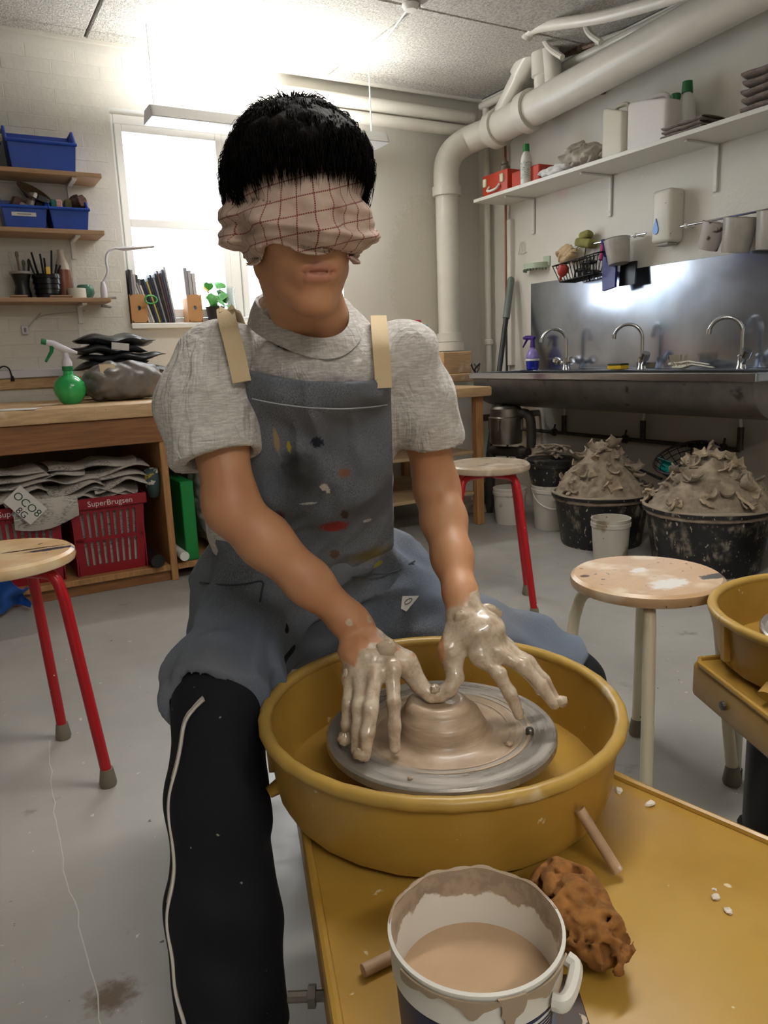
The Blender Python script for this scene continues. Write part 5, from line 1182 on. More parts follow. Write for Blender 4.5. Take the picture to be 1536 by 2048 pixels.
bucket(Vector((2.66, 2.56, 0)), .088, .21, 'small open white bucket with clay-smeared rim between the tubs', mat('smeared_pail', '#bdb7ab', .5, splat=(('#8f806c', 8, .5, .62), ('#8a6a3c', 20, .68, .72))), handle=False, open_=True)
# metal floor dustpan behind the red stool
dp = onZ(985, 1025, 0)
fd = thing('floor_dustpan', 'clay-covered long dustpan leaning behind the red stool', 'dustpan', dp)
part('pan', MB().prism([(-.2, 0), (.14, 0), (.16, .05), (-.2, .05)], -.004, .004, frame(dp + Vector((0, 0, .004)), (.85, -.5, 0), (0, 0.2, 1))).prism([(-.2, 0), (.14, 0), (.12, .22), (-.16, .22)], -.003, .003, frame(dp + Vector((0, 0, .012)), (.85, -.5, 0), (.3, .9, .25))), M_DRY, fd)
part('lid', MB().lathe([(0, 0), (.13, 0), (.14, .01), (0, .012)], dp + Vector((.12, .12, .13)), 24, rot=(-.9, .5, 0)), M_DRY2, fd)
# ------------------------------------------------------------------ stools
def seat_mat(name, col, spots, dots):
    t = NT(name); b = t.mix(t.ramp(t.noise(5, 5, .6, stretch=(1, 6, 1)), .3, .7), lin(col), tuple(x * 1.15 for x in lin(col)[:3]) + (1,))
    for d in dots: b = t.mix(t.ramp(t.noise(d[1], 3, .55), d[2], d[3]), b, lin(d[0]))
    for s in spots: b = t.spot(b, s[0], s[1], lin(s[2]), None, s[3], s[4], .25)
    t.l(b, t.b.inputs['Base Color']); t.b.inputs['Roughness'].default_value = .32; t.bump(t.noise(40, 4, .6), .12, .003); return t.m
def stool(loc, rz, zs, rad, label, sm, lm, foot, feet_r, angles, ferr=.028):
    o = thing('stool', label, 'stool', loc, rz); L = Vector(loc); Q = Matrix.Rotation(rz, 4, 'Z')
    part('seat', MB().lathe([(0, zs - .03), (rad - .012, zs - .03), (rad - .003, zs - .026), (rad, zs - .017), (rad - .002, zs - .006), (rad - .01, zs), (0, zs)], L, 48), sm, o)
    for a in angles:
        d = Vector((math.cos(a + rz), math.sin(a + rz), 0)); tr_ = rad * .93
        p = [L + d * .035 + Vector((0, 0, zs - .045)), L + d * (tr_ * .70) + Vector((0, 0, zs - .045)), L + d * (tr_ * .9) + Vector((0, 0, zs - .06)), L + d * tr_ + Vector((0, 0, zs - .11)), L + d * feet_r + Vector((0, 0, .03))]
        part('leg', MB().tube(spline(p[:4], 4)[:-1] + [p[3], p[4]], .0135, 14), lm, o)
        f_ = L + d * feet_r
        part('foot', MB().lathe([(0, 0), (.019, 0), (.021, .008), (.0155, .045), (0, .045)], f_, 16), foot, o)
    part('seat_plate', MB().lathe([(0, zs - .046), (rad * .45, zs - .046), (rad * .45, zs - .031), (0, zs - .031)], L, 24), lm, o)
    return o
M_REDL = mat('red_enamel', '#a8151d', .3, splat=(('#d8c9bd', 70, .74, .76), ('#3a0f10', 18, .72, .75)))
M_CRM = mat('cream_enamel', '#d6cbb2', .3, splat=(('#6a5a44', 60, .73, .76),))
M_RUB = mat('rubber_grey', '#77705f', .7)
def angs(loc, pts): return [math.atan2(p.y - loc.y, p.x - loc.x) for p in pts]
l1 = Vector((1.79, 2.36, 0))
s1_ = seat_mat('seat_clay', '#a8967f', [], [('#7d6f60', 14, .55, .62), ('#cfc5b3', 9, .52, .66)])
st = stool(l1, 0, .58, .162, 'tall red-legged stool with a clay-stained seat by the tubs', s1_, M_REDL, M_RUB, .222, [R(8), R(-78), R(100), R(190)])
l2 = Vector((.07, 1.97, 0))
s2_ = seat_mat('seat_inked', '#c8a377', [((.11, -.03, .58), (.06, .014, .05), '#1d2136', .7, 40), ((.06, .0, .58), (.10, .006, .05), '#3a2a20', .8, 70), ((-.02, .05, .58), (.03, .08, .05), '#dbbf94', .6, 20)], [('#4a3626', 26, .66, .70), ('#e0caa4', 6, .5, .7)])
stool(l2, 0, .58, .166, 'red-legged stool with an ink-stained wooden seat by the workbench', s2_, M_REDL, M_RUB, .21, [R(62), R(-41), R(150), R(230)])
l3 = Vector((1.325, 1.165, 0))
s3_ = seat_mat('seat_speckled', '#b99873', [((-.02, -.08, .495), (.05, .028, .05), '#d8d3c9', .6, 60), ((.01, .03, .495), (.025, .014, .05), '#d8d3c9', .7, 60), ((.10, -.10, .495), (.035, .016, .05), '#4d4742', .9, 60), ((-.12, .07, .495), (.012, .010, .05), '#5a3f30', .5, 60)], [('#54402f', 55, .66, .70), ('#d9c9ae', 7, .55, .7)])
fa_ = angs(l3, [onZ(1273, 1465, 0)])[0]
stool(l3, 0, .495, .168, 'low cream-legged stool with a speckled wooden seat between the wheels', s3_, M_CRM, M_RUB, .20, [fa_, fa_ + pi / 2, fa_ + pi, fa_ - pi / 2])
# ------------------------------------------------------------------ potter's wheels
t = NT('mustard_plastic'); mb_ = t.mix(t.ramp(t.noise(4, 4, .6), .3, .7), lin('#a07a30'), lin('#b08c3d')); mb_ = t.mix(t.ramp(t.noise(34, 3, .55), .70, .735), mb_, lin('#cdbf9a')); mb_ = t.mix(t.ramp(t.noise(2.6, 4, .6), .62, .78), mb_, lin('#8a6226'))
t.l(mb_, t.b.inputs['Base Color']); t.l(t.ramp(t.noise(9, 4, .6), .3, .7, .28, .45), t.b.inputs['Roughness']); t.bump(t.noise(90, 3, .6), .06, .001); M_MUS = t.m
M_MUSR = mat('mustard_rim', '#b08f45', .35, var=.1, vs=12, splat=(('#d6cbb2', 9, .58, .68),))
t = NT('smeared_wheel_head')
sx = t.n('ShaderNodeSeparateXYZ'); t.l(t.co(), sx.inputs[0])
rr_ = t.math('SQRT', t.math('ADD', t.math('MULTIPLY', sx.outputs[0], sx.outputs[0]), t.math('MULTIPLY', sx.outputs[1], sx.outputs[1])))
an_ = t.math('ARCTAN2', sx.outputs[1], sx.outputs[0])
cv = t.n('ShaderNodeCombineXYZ'); t.l(t.math('MULTIPLY', rr_, 70), cv.inputs[0]); t.l(t.math('MULTIPLY', t.math('SINE', an_), .8), cv.inputs[1]); t.l(t.math('MULTIPLY', t.math('COSINE', an_), .8), cv.inputs[2])
sw1 = t.noise(1.0, 4, .6, cv.outputs[0])
al = t.mix(t.ramp(sw1, .35, .65), lin('#98938d'), lin('#bab5ad'))
fm = t.ramp(t.math('ADD', rr_, t.math('MULTIPLY', t.math('SUBTRACT', sw1, .5), .06)), .105, .135, 1, 0)
cl = t.mix(t.ramp(sw1, .35, .65), lin('#a38f78'), lin('#b9a68e'))
t.l(t.mix(fm, al, cl), t.b.inputs['Base Color']); t.l(t.ramp(fm, 0, 1, .55, 0), t.b.inputs['Metallic']); t.l(t.ramp(sw1, .3, .7, .22, .38), t.b.inputs['Roughness']); t.bump(sw1, .35, .003)
M_HEADW = t.m
M_STEELE = mat('steel_edge', '#6b6660', .35, .8, var=.3, vs=25)
def wedge_lathe(prof, c, a0, a1, n=40):
    mb = MB(); vs = []; m = len(prof)
    for i in range(n + 1):
        a = a0 + (a1 - a0) * i / n
        for r, z in prof: vs.append((c[0] + r * math.cos(a), c[1] + r * math.sin(a), z))
    fs = [(i * m + k, (i + 1) * m + k, (i + 1) * m + k + 1, i * m + k + 1) for i in range(n) for k in range(m - 1)]
    return mb.add(vs, fs)
def wheel(C, Rr, zr, seams, label, cat, grp, tray_poly, ztray, legs, headr=.167):
    o = thing('pottery_wheel', label, cat, (C.x, C.y, 0), group=grp)
    zb = ztray + .012; h0 = zb
    prof = [(Rr * .80, zb + .004), (Rr * .895, zb), (Rr * .93, zb + .02), (Rr * .965, zr - .006), (Rr * .945, zr - .008), (Rr * .905, zb + .028), (Rr * .885, zb + .012), (.06, zb + .010), (.06, zb + .002), (Rr * .80, zb + .004)]
    for k in range(2):
        a0, a1 = seams[k], seams[1 - k] + (2 * pi if k else 0)
        hf = part('splash_pan_half', wedge_lathe(prof, C, a0, a1), M_MUS, o)
        part('rolled_rim', MB().tube([(C.x + Rr * .972 * math.cos(a), C.y + Rr * .972 * math.sin(a), zr - .005) for a in [a0 + (a1 - a0) * i / 48 for i in range(49)]], .0092, 12), M_MUSR, hf)
        a = a0; q = Vector((math.cos(a), math.sin(a), 0)); tq = Vector((-q.y, q.x, 0)); Cz = Vector((C.x, C.y, 0))
        part('seam_lip', MB().add([Cz + q * (Rr * r_ ) + tq * s_ + Vector((0, 0, z_)) for s_ in (-.004, .012) for (r_, z_) in ((.895, zb + .02), (.972, zb + .02), (.985, zr - .012), (.95, zr - .012))], [(0, 1, 2, 3), (7, 6, 5, 4), (0, 4, 5, 1), (1, 5, 6, 2), (2, 6, 7, 3), (3, 7, 4, 0)]), M_MUS, hf)
    zh = zr - .04
    hd = part('wheel_head', MB().lathe([(0, zh - .016), (headr - .004, zh - .016), (headr, zh - .012), (headr, zh - .003), (headr - .003, zh), (0, zh)], C, 72), M_HEADW, o)
    for a in (PROT - .24, PROT - .24 + pi): part('bat_pin', MB().lathe([(0, zh), (.006, zh), (.006, zh + .007), (.0045, zh + .009), (0, zh + .009)], (C.x + .128 * math.cos(a), C.y + .128 * math.sin(a), 0), 12), M_STEELE, hd)
    part('shaft', MB().lathe([(0, zb - .01), (.05, zb - .01), (.05, zh - .016), (0, zh - .016)], C, 24), M_STEELE, o)
    # table: folded tray with a raised lip
    n = len(tray_poly); P = [Vector((p.x, p.y, 0)) for p in tray_poly]
    body = bmesh.new(); vb = [body.verts.new((p.x, p.y, ztray - .075)) for p in P]; vt = [body.verts.new((p.x, p.y, ztray)) for p in P]
    body.faces.new(vb[::-1]); body.faces.new(vt)
    for i in range(n): body.faces.new((vb[i], vb[(i + 1) % n], vt[(i + 1) % n], vt[i]))
    bmesh.ops.bevel(body, geom=body.edges[:], offset=.012, segments=3, profile=.5, affect='EDGES')
    tr = part('table', MB().bm(body), M_MUS, o, 50)
    cen = sum(P, Vector()) / n
    rimp = [cen + (p - cen) * .985 + Vector((0, 0, ztray + .001)) for p in P]
    part('table_lip', MB().tube([rimp[i].lerp(rimp[(i + 1) % n], f) for i in range(n) for f in (.03, .5, .97)], .006, 8, closed=True), M_MUS, tr)
    for lx, ly, lm, lr in legs:
        lg = part('leg', MB().tube([(lx, ly, .03), (lx, ly, ztray - .07)], lr, 18), lm, o); part('foot', MB().lathe([(0, 0), (lr * 1.2, 0), (lr * 1.2, .03), (0, .03)], (lx, ly, 0), 18), M_BLK, lg)
    return o
WC = UV(.07, 1.037, 0); ZT = .378
poly = [UV(-.165, 1.12, 0), UV(.285, 1.12, 0), UV(.325, 1.036, 0), UV(.60, .72, 0), UV(.60, .47, 0), UV(-.04, .47, 0)]
M_BLKS = mat('splattered_leg', '#141416', .4, splat=(('#b9b2a6', 50, .70, .72),))
M_STW = mat('leg_white', '#cbc7bd', .4, splat=(('#6a5d4c', 40, .7, .74),))
w1_ = wheel(WC, .26, .505, (PROT + R(180), PROT + R(40)), 'mustard yellow pottery wheel the potter is throwing on', 'pottery wheel', 'pottery wheels', poly, ZT, [(UV(.0, .55, 0).x, UV(.0, .55, 0).y, M_STW, .02), (UV(.5, .55, 0).x, UV(.5, .55, 0).y, M_STW, .02), (UV(.2, 1.02, 0).x, UV(.2, 1.02, 0).y, M_BLKS, .05), (UV(-.02, 1.02, 0).x, UV(-.02, 1.02, 0).y, M_STW, .02)])
bo = onZ(640, 1962, .335)
q = UV(-.105, .70, .335)
part('side_bolt', MB().tube([q + UV(.03, 0, 0), q + UV(-.018, 0, 0)], .006, 8).tube([q + UV(.012, 0, 0), q + UV(.004, 0, 0)], .012, 6), M_STEELE, w1_)
q = UV(-.168, 1.0, .402)
part('drain_spout', MB().tube([q + UV(.02, 0, .01), q, q + UV(-.012, -.005, -.006)], [.02, .018, .014], 12, flat=.5), M_MUS, w1_)
# second wheel at the edge of the frame
C2 = Vector((1.412, .742, 0))
x2 = Vector((.83, -.56, 0)); y2 = Vector((.56, .83, 0))
def L2(a, b): return Vector((C2.x, C2.y, 0)) + x2 * a + y2 * b
e0, e1 = onZ(1383, 1318, .39), onZ(1540, 1440, .39); d2 = (e1 - e0).normalized(); nrm2 = Vector((-d2.y, d2.x, 0))
if nrm2.dot(C2 - e0) < 0: nrm2 = -nrm2
q0_ = Vector((e0.x, e0.y, 0))
poly2 = [q0_, q0_ + d2 * .75, q0_ + d2 * .75 + nrm2 * .36, q0_ + nrm2 * .36]
l_a = onZ(1466, 1560, 0); l_b = onZ(1530, 1690, 0)
w2_ = wheel(C2, .26, .505, (R(150), R(-28)), 'mustard yellow pottery wheel standing idle beside the cream stool', 'pottery wheel', 'pottery wheels', poly2, .39, [(l_a.x, l_a.y, M_STW, .016), (onZ(1530, 1680, 0).x, onZ(1530, 1680, 0).y, M_BLKS, .045), ((q0_ + d2 * .65 + nrm2 * .3).x, (q0_ + d2 * .65 + nrm2 * .3).y, M_STW, .018)])
bq = onZ(1488, 1408, .35); bq = Vector((q0_ + d2 * ((bq - q0_).dot(d2)))[:2] + (.35,))
part('side_bolt', MB().lathe([(0, -.004), (.009, -.004), (.008, .004), (0, .006)], bq - nrm2 * .002, 14, rot=(-nrm2).to_track_quat('Z', 'Y').to_matrix()), M_STEELE, w2_)
q = Vector((C2.x, C2.y, 0)) + (Vector((1.13, .73, 0)) - C2).normalized() * .245
part('drain_spout', MB().tube([q + Vector((0, 0, .42)), q + (q - C2).normalized() * .03 + Vector((0, 0, .412))], [.03, .026], 12, flat=.4), M_MUS, w2_)
# ---- lump of clay on the wheel head
t = NT('wet_clay'); wc = t.mix(t.ramp(t.noise(14, 4, .6, stretch=(1, 1, 5)), .3, .7), lin('#9a846c'), lin('#b7a288')); t.l(wc, t.b.inputs['Base Color']); t.b.inputs['Roughness'].default_value = .42; t.b.inputs['Coat Weight'].default_value = .2; t.b.inputs['Coat Roughness'].default_value = .15
t.bump(t.noise(8, 4, .6, stretch=(1.2, 1.2, 16)), .35, .004); t.bump(t.noise(130, 3, .6), .2, .001); M_WET = t.m
zh = .465
cm_ = MB(); cm_.lathe([(.100, 0), (.086, .0016), (.074, .003), (.067, .007), (.0635, .013), (.060, .026), (.0565, .035), (.050, .038), (.0475, .045), (.044, .050), (.040, .053), (.036, .054), (.030, .051), (.02, .047), (0, .046)], (0, 0, 0), 64, wob=lambda a, z: 1 + .012 * math.sin(3 * a + z * 260) + .012 * math.sin(7 * a - z * 150))
sh_ = lambda z: max(0, z - .008) * -.18
MC = UV(.073, 1.018, zh)
cm_.v = [MC + v + Vector((RH * sh_(v.z))) for v in cm_.v]
solo('clay_lump', cm_, M_WET, 'cone of wet clay being centred on the spinning wheel head', 'clay', smooth=60)
for i in range(3):
    r_ = (.118, .128, .10)[i]
    part('throwing_ring', MB().tube([Vector((WC.x + r_ * math.cos(a), WC.y + r_ * math.sin(a), zh + .0006)) for a in [PROT - 1.9 + 2.9 * k / 30 for k in range(31)]], [.0004 + .0022 * math.sin(pi * k / 30) for k in range(31)], 6, flat=.4), M_WET, w1_)
for i, (u, v, r_) in enumerate(((.16, .975, .006), (.155, .985, .004), (.02, .90, .004))):
    solo('clay_crumb', MB().ell(UV(u, v, zh + r_ * .5), (r_, r_ * .8, r_ * .6), n=8), M_WET, ['wet clay crumb on the rim side of the wheel head', 'tiny wet clay crumb next to the larger one on the wheel head', 'clay crumb near the fingertips on the wheel head'][i], 'clay crumb')
# ---- slip bucket
BC = UV(.064, .572, ZT + .001); bh = .142; br0 = .073
bk = thing('slip_bucket', 'white plastic bucket of slip with a blue label', 'bucket', BC)
M_BKT = mat('bucket_white', '#d5d2ca', .38)
t = NT('clay_smeared_plastic'); sx = t.n('ShaderNodeSeparateXYZ'); t.l(t.co(), sx.inputs[0])
edge_ = t.math('ADD', sx.outputs[2], t.math('MULTIPLY', t.math('SUBTRACT', t.noise(30, 4, .6), .5), .055))
cl_ = t.mix(t.ramp(t.noise(60, 3, .6), .4, .6), lin('#8d7a66'), lin('#a18d77'))
t.l(t.mix(t.ramp(edge_, .118, .122), lin('#d3cdc3'), cl_), t.b.inputs['Base Color']); t.b.inputs['Roughness'].default_value = .4; M_BKI = t.m
part('wall', MB().lathe([(0, 0), (br0 * .84, 0), (br0 * .86, .004), (br0 * .955, bh * .735), (br0 * .965, bh * .755), (br0 * 1.0, bh * .76), (br0 * 1.01, bh - .006), (br0 * 1.03, bh - .003), (br0 * 1.03, bh), (br0 * .99, bh + .001)], BC, 64), M_BKT, bk)
part('inner_wall', MB().lathe([(br0 * .99, bh + .001), (br0 * .965, bh - .003), (br0 * .83, .006), (0, .006)], BC, 64), M_BKI, bk)
part('slip', MB().lathe([(0, bh * .63), (br0 * .925, bh * .63)], BC, 64), mat('milky_slip', '#b39678', .12, var=.04, vs=30), bk)
part('crusted_rim', MB().tube([BC + Vector((br0 * 1.005 * math.cos(a), br0 * 1.005 * math.sin(a), bh + .0005 + .0012 * math.sin(9 * a))) for a in [PROT + .2 + 2.9 * k / 40 for k in range(41)]], [.0012 + .002 * abs(math.sin(k * .7)) * math.sin(pi * k / 40) for k in range(41)], 6), mat('slip_crust', '#9a8771', .7), bk)
fa0 = PROT - pi / 2     # direction towards the camera side
def onb(s, z, off=.0006):    # s = arc length from the front, to the right positive
    r_ = br0 * (.86 + .095 * z / (bh * .72)) + off; a = fa0 + s / br0; return BC + Vector((r_ * math.cos(a), r_ * math.sin(a), z))
part('drip', MB().sheet(lambda u, v: onb(.018 + (.011 * (1 - .6 * u)) * (v - .5) * (2 if u < .35 else 1) + .002 * math.sin(9 * u), bh * .99 - .05 * u, .0045), 12, 4, .002), mat('slip_crust', '', .7), bk)
part('slip_smear', MB().sheet(lambda u, v: onb(-.075 + .16 * u, bh * .972 - (.006 + .004 * math.sin(17 * u + 1) + .008 * max(0, math.sin(31 * u + 2)) * math.sin(pi * u)) * v, .0042), 60, 3, .0016), mat('slip_crust', '', .7), bk)
part('label', MB().sheet(lambda u, v: onb(-.105 + .175 * u, .006 + .098 * v, .0005), 40, 4, .0006), mat('label_navy', '#1d2448', .4), bk)
part('label', MB().sheet(lambda u, v: onb(.0705 + .06 * u, .006 + .098 * v, .0005), 14, 4, .0006), mat('label_sky', '#5f7fa8', .4), bk)
part('barcode_patch', MB().sheet(lambda u, v: onb(.032 + .032 * u, .079 + .022 * v, .0012), 10, 2, .0005), mat('label_white', '#d8d8d6', .5), bk)
for k in range(6): part('print_line', MB().sheet(lambda u, v: onb(.032 + .032 * u, .0803 + .0034 * k + .0014 * v, .0019), 10, 1, .0004), mat('label_navy', '', .4), bk)
bend = lambda s0, z0, off=.0014: (lambda p: onb(s0 + p.x, z0 + p.y, off + p.z))
M_LW = mat('label_print', '#e4e4e2', .5)
part('lettering', text_mb('GRÆSK', .026, None, bend=bend(-.070, .070), depth=.0002), M_LW, bk, None, label='white lettering')
part('lettering', text_mb('latte', .010, None, bend=bend(-.040, .0925), depth=.0002, shear=.2), M_LW, bk, None)
a = fa0 + 1.05; hd_ = Vector((math.cos(a), math.sin(a), 0)); tg = Vector((-hd_.y, hd_.x, 0)); hb = BC + hd_ * (br0 * 1.0) + Vector((0, 0, bh * .8))
part('handle_lug', MB().tube(spline([hb - tg * .018, hb + hd_ * .008 - tg * .016, hb + hd_ * .010 + tg * .0, hb + hd_ * .008 + tg * .018 + Vector((0, 0, .006)), hb + tg * .02 + Vector((0, 0, .01))], 5), .006, 8, flat=1.3), M_BKT, bk)
# ---- natural sponge
S = SDF(UV(.19, .71, .42) - Vector((.12, .12, .06)), UV(.19, .71, .42) + Vector((.12, .12, .07)), .0032); X, Y, Z = S.grid(S.all())
pc = UV(.186, .712, .415); ax_ = UV(-.30, .95, 0).normalized(); ay_ = Vector((-ax_.y, ax_.x, 0))
lx_ = (X - pc.x) * ax_.x + (Y - pc.y) * ax_.y; ly_ = (X - pc.x) * ay_.x + (Y - pc.y) * ay_.y
d = (np.sqrt((lx_ / .082) ** 2 + (ly_ / .040) ** 2 + ((Z - pc.z) / .036) ** 2) - 1) * .036
ho = N3[0](X * 95, Y * 95, Z * 95) + .5 * N3[1](X * 190, Y * 190, Z * 190)
S.d = np.maximum(d + .012 * N3[2](X * 40, Y * 40, Z * 40) + .032 * np.clip(ho + .05, 0, 1) , ZT + .002 - Z).astype(np.float32)
P, F = S.mesh(0); L = Vector((pc.x, pc.y, ZT + .002)); o = sdf_obj('natural_sponge', P - np.array(L), F, mat('sponge_brown', '#8a5c2c', .95, var=.35, vs=60)); o.location = L; tag(o, 'holey brown natural sponge leaning beside the slip bucket', 'sponge')
# ---- sticks, plate, crumbs on the table
M_DOW = mat('dowel', '#b89a7c', .6, var=.15, vs=30, splat=(('#d3c9ba', 40, .6, .66),))
solo('wooden_dowel', MB().tube([UV(.262, .812, ZT + .008), UV(.2225, .840, .452)], .0068, 12), M_DOW, 'short wooden dowel leaning against the splash pan', 'dowel')
solo('wooden_dowel', MB().tube([UV(-.04, .676, ZT + .0075), UV(.02, .711, ZT + .0075)], .0068, 12), M_DOW, 'short wooden dowel lying behind the slip bucket', 'dowel')
solo('steel_plate', MB().box(UV(.145, .60, ZT + .003), (.055, .13, .004), .001, rot=(0, 0, PROT - .0)), mat('brown_plate', '#3a2a20', .45, splat=(('#b3a28c', 60, .68, .71),)), 'dark brown plate lying beside the slip bucket', 'plate')
for i, (px, py, r_) in enumerate(((1432, 1797, .006), (1456, 1824, .006), (1428, 1780, .003), (1300, 1610, .008), (1238, 1583, .007))):
    p = onZ(px, py, ZT); q = MB().ell(p + Vector((0, 0, r_ * .25)), (r_, r_ * .75, r_ * .4), rot=(0, .2, i), n=8); q.v = [v + Vector((random.uniform(-.001, .001),) * 3) for v in q.v]
    solo('clay_chip', q, mat('chip_pale', '#d8cfc0', .8), ['larger dry clay chip on the wheel table', 'dry clay chip next to the larger one on the wheel table', 'tiny dry chip on the wheel table', 'dried slip blob near the table edge', 'dried slip blob against the splash pan'][i], 'clay chip', smooth=None)
# ------------------------------------------------------------------ the potter (built in a frame that faces him: u right, v away, z up)
def q_(px, py, v): p = onV(px, py, v); return np.array([p.x * RH[0] + p.y * RH[1], p.x * FH[0] + p.y * FH[1], p.z])
PB = np.array([-.15, 1.45, 0.])
person = thing('person', 'person in grey T-shirt, denim apron and checked blindfold throwing clay at the wheel', 'person', UV(PB[0], PB[1], 0), PROT)
def pobj(name, P, F, m, attrs=None, parent=None): return sdf_obj(name, P - PB, F, m, parent or person, attrs, local=True)
def ppart(name, mb, m, parent=None, smooth=60):
    me = mesh_of(name, [v - Vector(PB) for v in mb.v], mb.f, smooth); me.materials.append(m); o = bpy.data.objects.new(name, me); COL.objects.link(o); o.parent = parent or person; WM[o] = WM[person]; return o
sms = lambda x, a, b: (lambda t: t * t * (3 - 2 * t))(np.clip((x - a) / (b - a), 0, 1))
# joints
sR, eR, wR = np.array([-.248, 1.130, 1.008]), np.array([-.212, 1.055, .797]), np.array([-.044, 1.062, .611])
sL, eL, wL = np.array([.052, 1.20, 1.000]), np.array([.090, 1.25, .772]), np.array([.110, 1.075, .638])
T = [np.array([-.175, 1.47, .55]), np.array([-.152, 1.38, .748]), np.array([-.117, 1.245, .93]), np.array([-.098, 1.175, 1.005])]
NB = np.array([-.088, 1.12, 1.035])
# head frame
yaw, pit = R(20), R(9)
HC = np.array([-.090, 1.008, 1.184])
hf = np.array([math.sin(yaw) * math.cos(pit), -math.cos(yaw) * math.cos(pit), -math.sin(pit)])
hx = np.array([math.cos(yaw), math.sin(yaw), 0]); hz = np.cross(hx, -hf); hz = hz if hz[2] > 0 else -hz
HM = np.stack([hx, -hf, hz], 1)             # columns: lateral, backwards, up
def hp(x, y, z): return HC + HM @ np.array([x, y, z], float)
def head_prims(S, k=.012):
    S.ell(hp(0, .010, .030), (.074, .092, .080), HM, k)
    S.ell(hp(0, .030, .010), (.071, .078, .075), HM, .02)
    S.ell(hp(0, -.030, -.032), (.056, .058, .074), HM, .02)
    S.ell(hp(0, -.036, -.070), (.039, .048, .042), HM, .02)
    for s in (-1, 1):
        S.cone(hp(s * .052, .012, -.040), hp(s * .043, -.008, -.074), .014, .012, .02)
        S.cone(hp(s * .043, -.008, -.074), hp(s * .013, -.064, -.110), .012, .013, .02)
        S.ell(hp(s * .038, -.062, -.022), (.022, .018, .022), HM, .02)
        S.ell(hp(s * .074, .016, -.012), (.008, .019, .032), HM, .006)
    S.ell(hp(0, -.068, -.108), (.019, .017, .015), HM, .016)
def face_prims(S):
    S.cone(hp(0, -.084, .012), hp(0, -.103, -.034), .009, .0115, .012)
    for s in (-1, 1): S.ell(hp(s * .0125, -.096, -.038), (.0085, .0095, .0075), HM, .006)
    S.ell(hp(0, -.077, -.072), (.026, .012, .020), HM, .014)
    S.ell(hp(0, -.0865, -.0670), (.0225, .0062, .0050), HM, .005)
    S.ell(hp(0, -.0855, -.0795), (.0190, .0070, .0062), HM, .005)
    S.chain([hp(-.018, -.0872, -.0733), hp(0, -.0905, -.0730), hp(.018, -.0872, -.0733)], [.0016, .0024, .0016], 0, 's')
    S.cone(hp(0, -.096, -.050), hp(0, -.0945, -.057), .003, .003, 0, 's')
    S.ell(hp(0, -.093, -.094), (.016, .006, .005), HM, 0, 's')
# ---------------- body: head, neck, shoulders, arms and hands in one surface
S = SDF((-.36, .86, .43), (.30, 1.36, 1.315), .0026)
head_prims(S); face_prims(S)
S.cone(hp(0, .034, -.070), NB, .050, .054, .02)
S.cone(NB + [0, .03, -.03], T[2], .05, .07, .03)
S.cone(NB + [.0, .03, -.03], sR + [.03, .0, -.01], .040, .038, .03); S.cone(NB + [.0, .03, -.03], sL + [-.03, 0, -.01], .040, .038, .03)
up = lambda a, b, t: a + (b - a) * t
for (s_, e_, w_, r) in ((sR, eR, wR, .96), (sL, eL, wL, .92)):
    S.chain([s_, up(s_, e_, .5), up(s_, e_, .92), e_], [.036 * r, .041 * r, .036 * r, .035 * r], .02)
    S.chain([e_, up(e_, w_, .25), up(e_, w_, .6), up(e_, w_, .92), w_], [.036 * r, .0375 * r, .032 * r, .025 * r, .0245 * r], .02)
def finger(pts, rs, k=.006): S.chain([np.array(p) for p in pts], rs, k)
# right hand (pressing flat beside the clay)
mR = {'i': (.003, 1.000, .577), 'm': (-.021, .997, .571), 'r': (-.040, 1.003, .566), 'p': (-.056, 1.014, .560)}
tR = {'i': (.002, .958, .478), 'm': (-.038, .938, .479), 'r': (-.050, .954, .479), 'p': (-.066, .986, .479)}
for kx, (b0, b1) in {'i': (.42, .72), 'm': (.42, .72), 'r': (.42, .72), 'p': (.42, .74)}.items():
    a, b = np.array(mR[kx]), np.array(tR[kx]); bow = np.array([0, -.016, .006]) * (1 if kx != 'i' else .6)
    rr = {'i': .0098, 'm': .0100, 'r': .0095, 'p': .0082}[kx]
    finger([a, up(a, b, b0) + bow, up(a, b, b1) + bow * .8, b], [rr * 1.06, rr, rr * .93, rr * .80])
    S.cone(wR + (np.array(a) - wR) * .08 + [0, 0, -.004], a, .017, .0125, .012)
S.ell((wR + np.array(mR['m'])) / 2 + [-.004, .004, -.002], (.037, .034, .020), None, .014)
S.chain([up(wR, np.array(mR['i']), .25) + [.008, 0, -.008], np.array([.022, 1.040, .566]), np.array([.042, 1.028, .536])], [.018, .0155, .0115], .016)
finger([(.022, 1.040, .566), (.042, 1.028, .534), (.056, 1.022, .524), (.072, 1.020, .521)], [.0150, .0112, .0105, .0088])
# left hand (spread over the far side)
mL = {'i': (.127, 1.026, .577), 'm': (.150, 1.034, .580), 'r': (.166, 1.052, .577), 'p': (.172, 1.076, .570)}
tL = {'i': (.178, 1.000, .498), 'm': (.230, 1.008, .508), 'r': (.236, 1.030, .505), 'p': (.222, 1.070, .500)}
for kx in 'imrp':
    a, b = np.array(mL[kx]), np.array(tL[kx]); bow = np.array([.004, -.004, .012])
    rr = {'i': .0098, 'm': .0100, 'r': .0096, 'p': .0084}[kx]
    finger([a, up(a, b, .42) + bow, up(a, b, .72) + bow * .7, b], [rr * 1.06, rr, rr * .93, rr * .80])
    S.cone(wL + (a - wL) * .08 + [0, 0, -.004], a, .017, .0125, .012)
S.ell((wL + np.array(mL['m'])) / 2 + [.002, .0, -.001], (.036, .032, .026), None, .014)
S.chain([up(wL, np.array(mL['i']), .2) + [-.010, 0, -.006], np.array([.088, 1.045, .580]), np.array([.092, 1.030, .548])], [.018, .0155, .0118], .016)
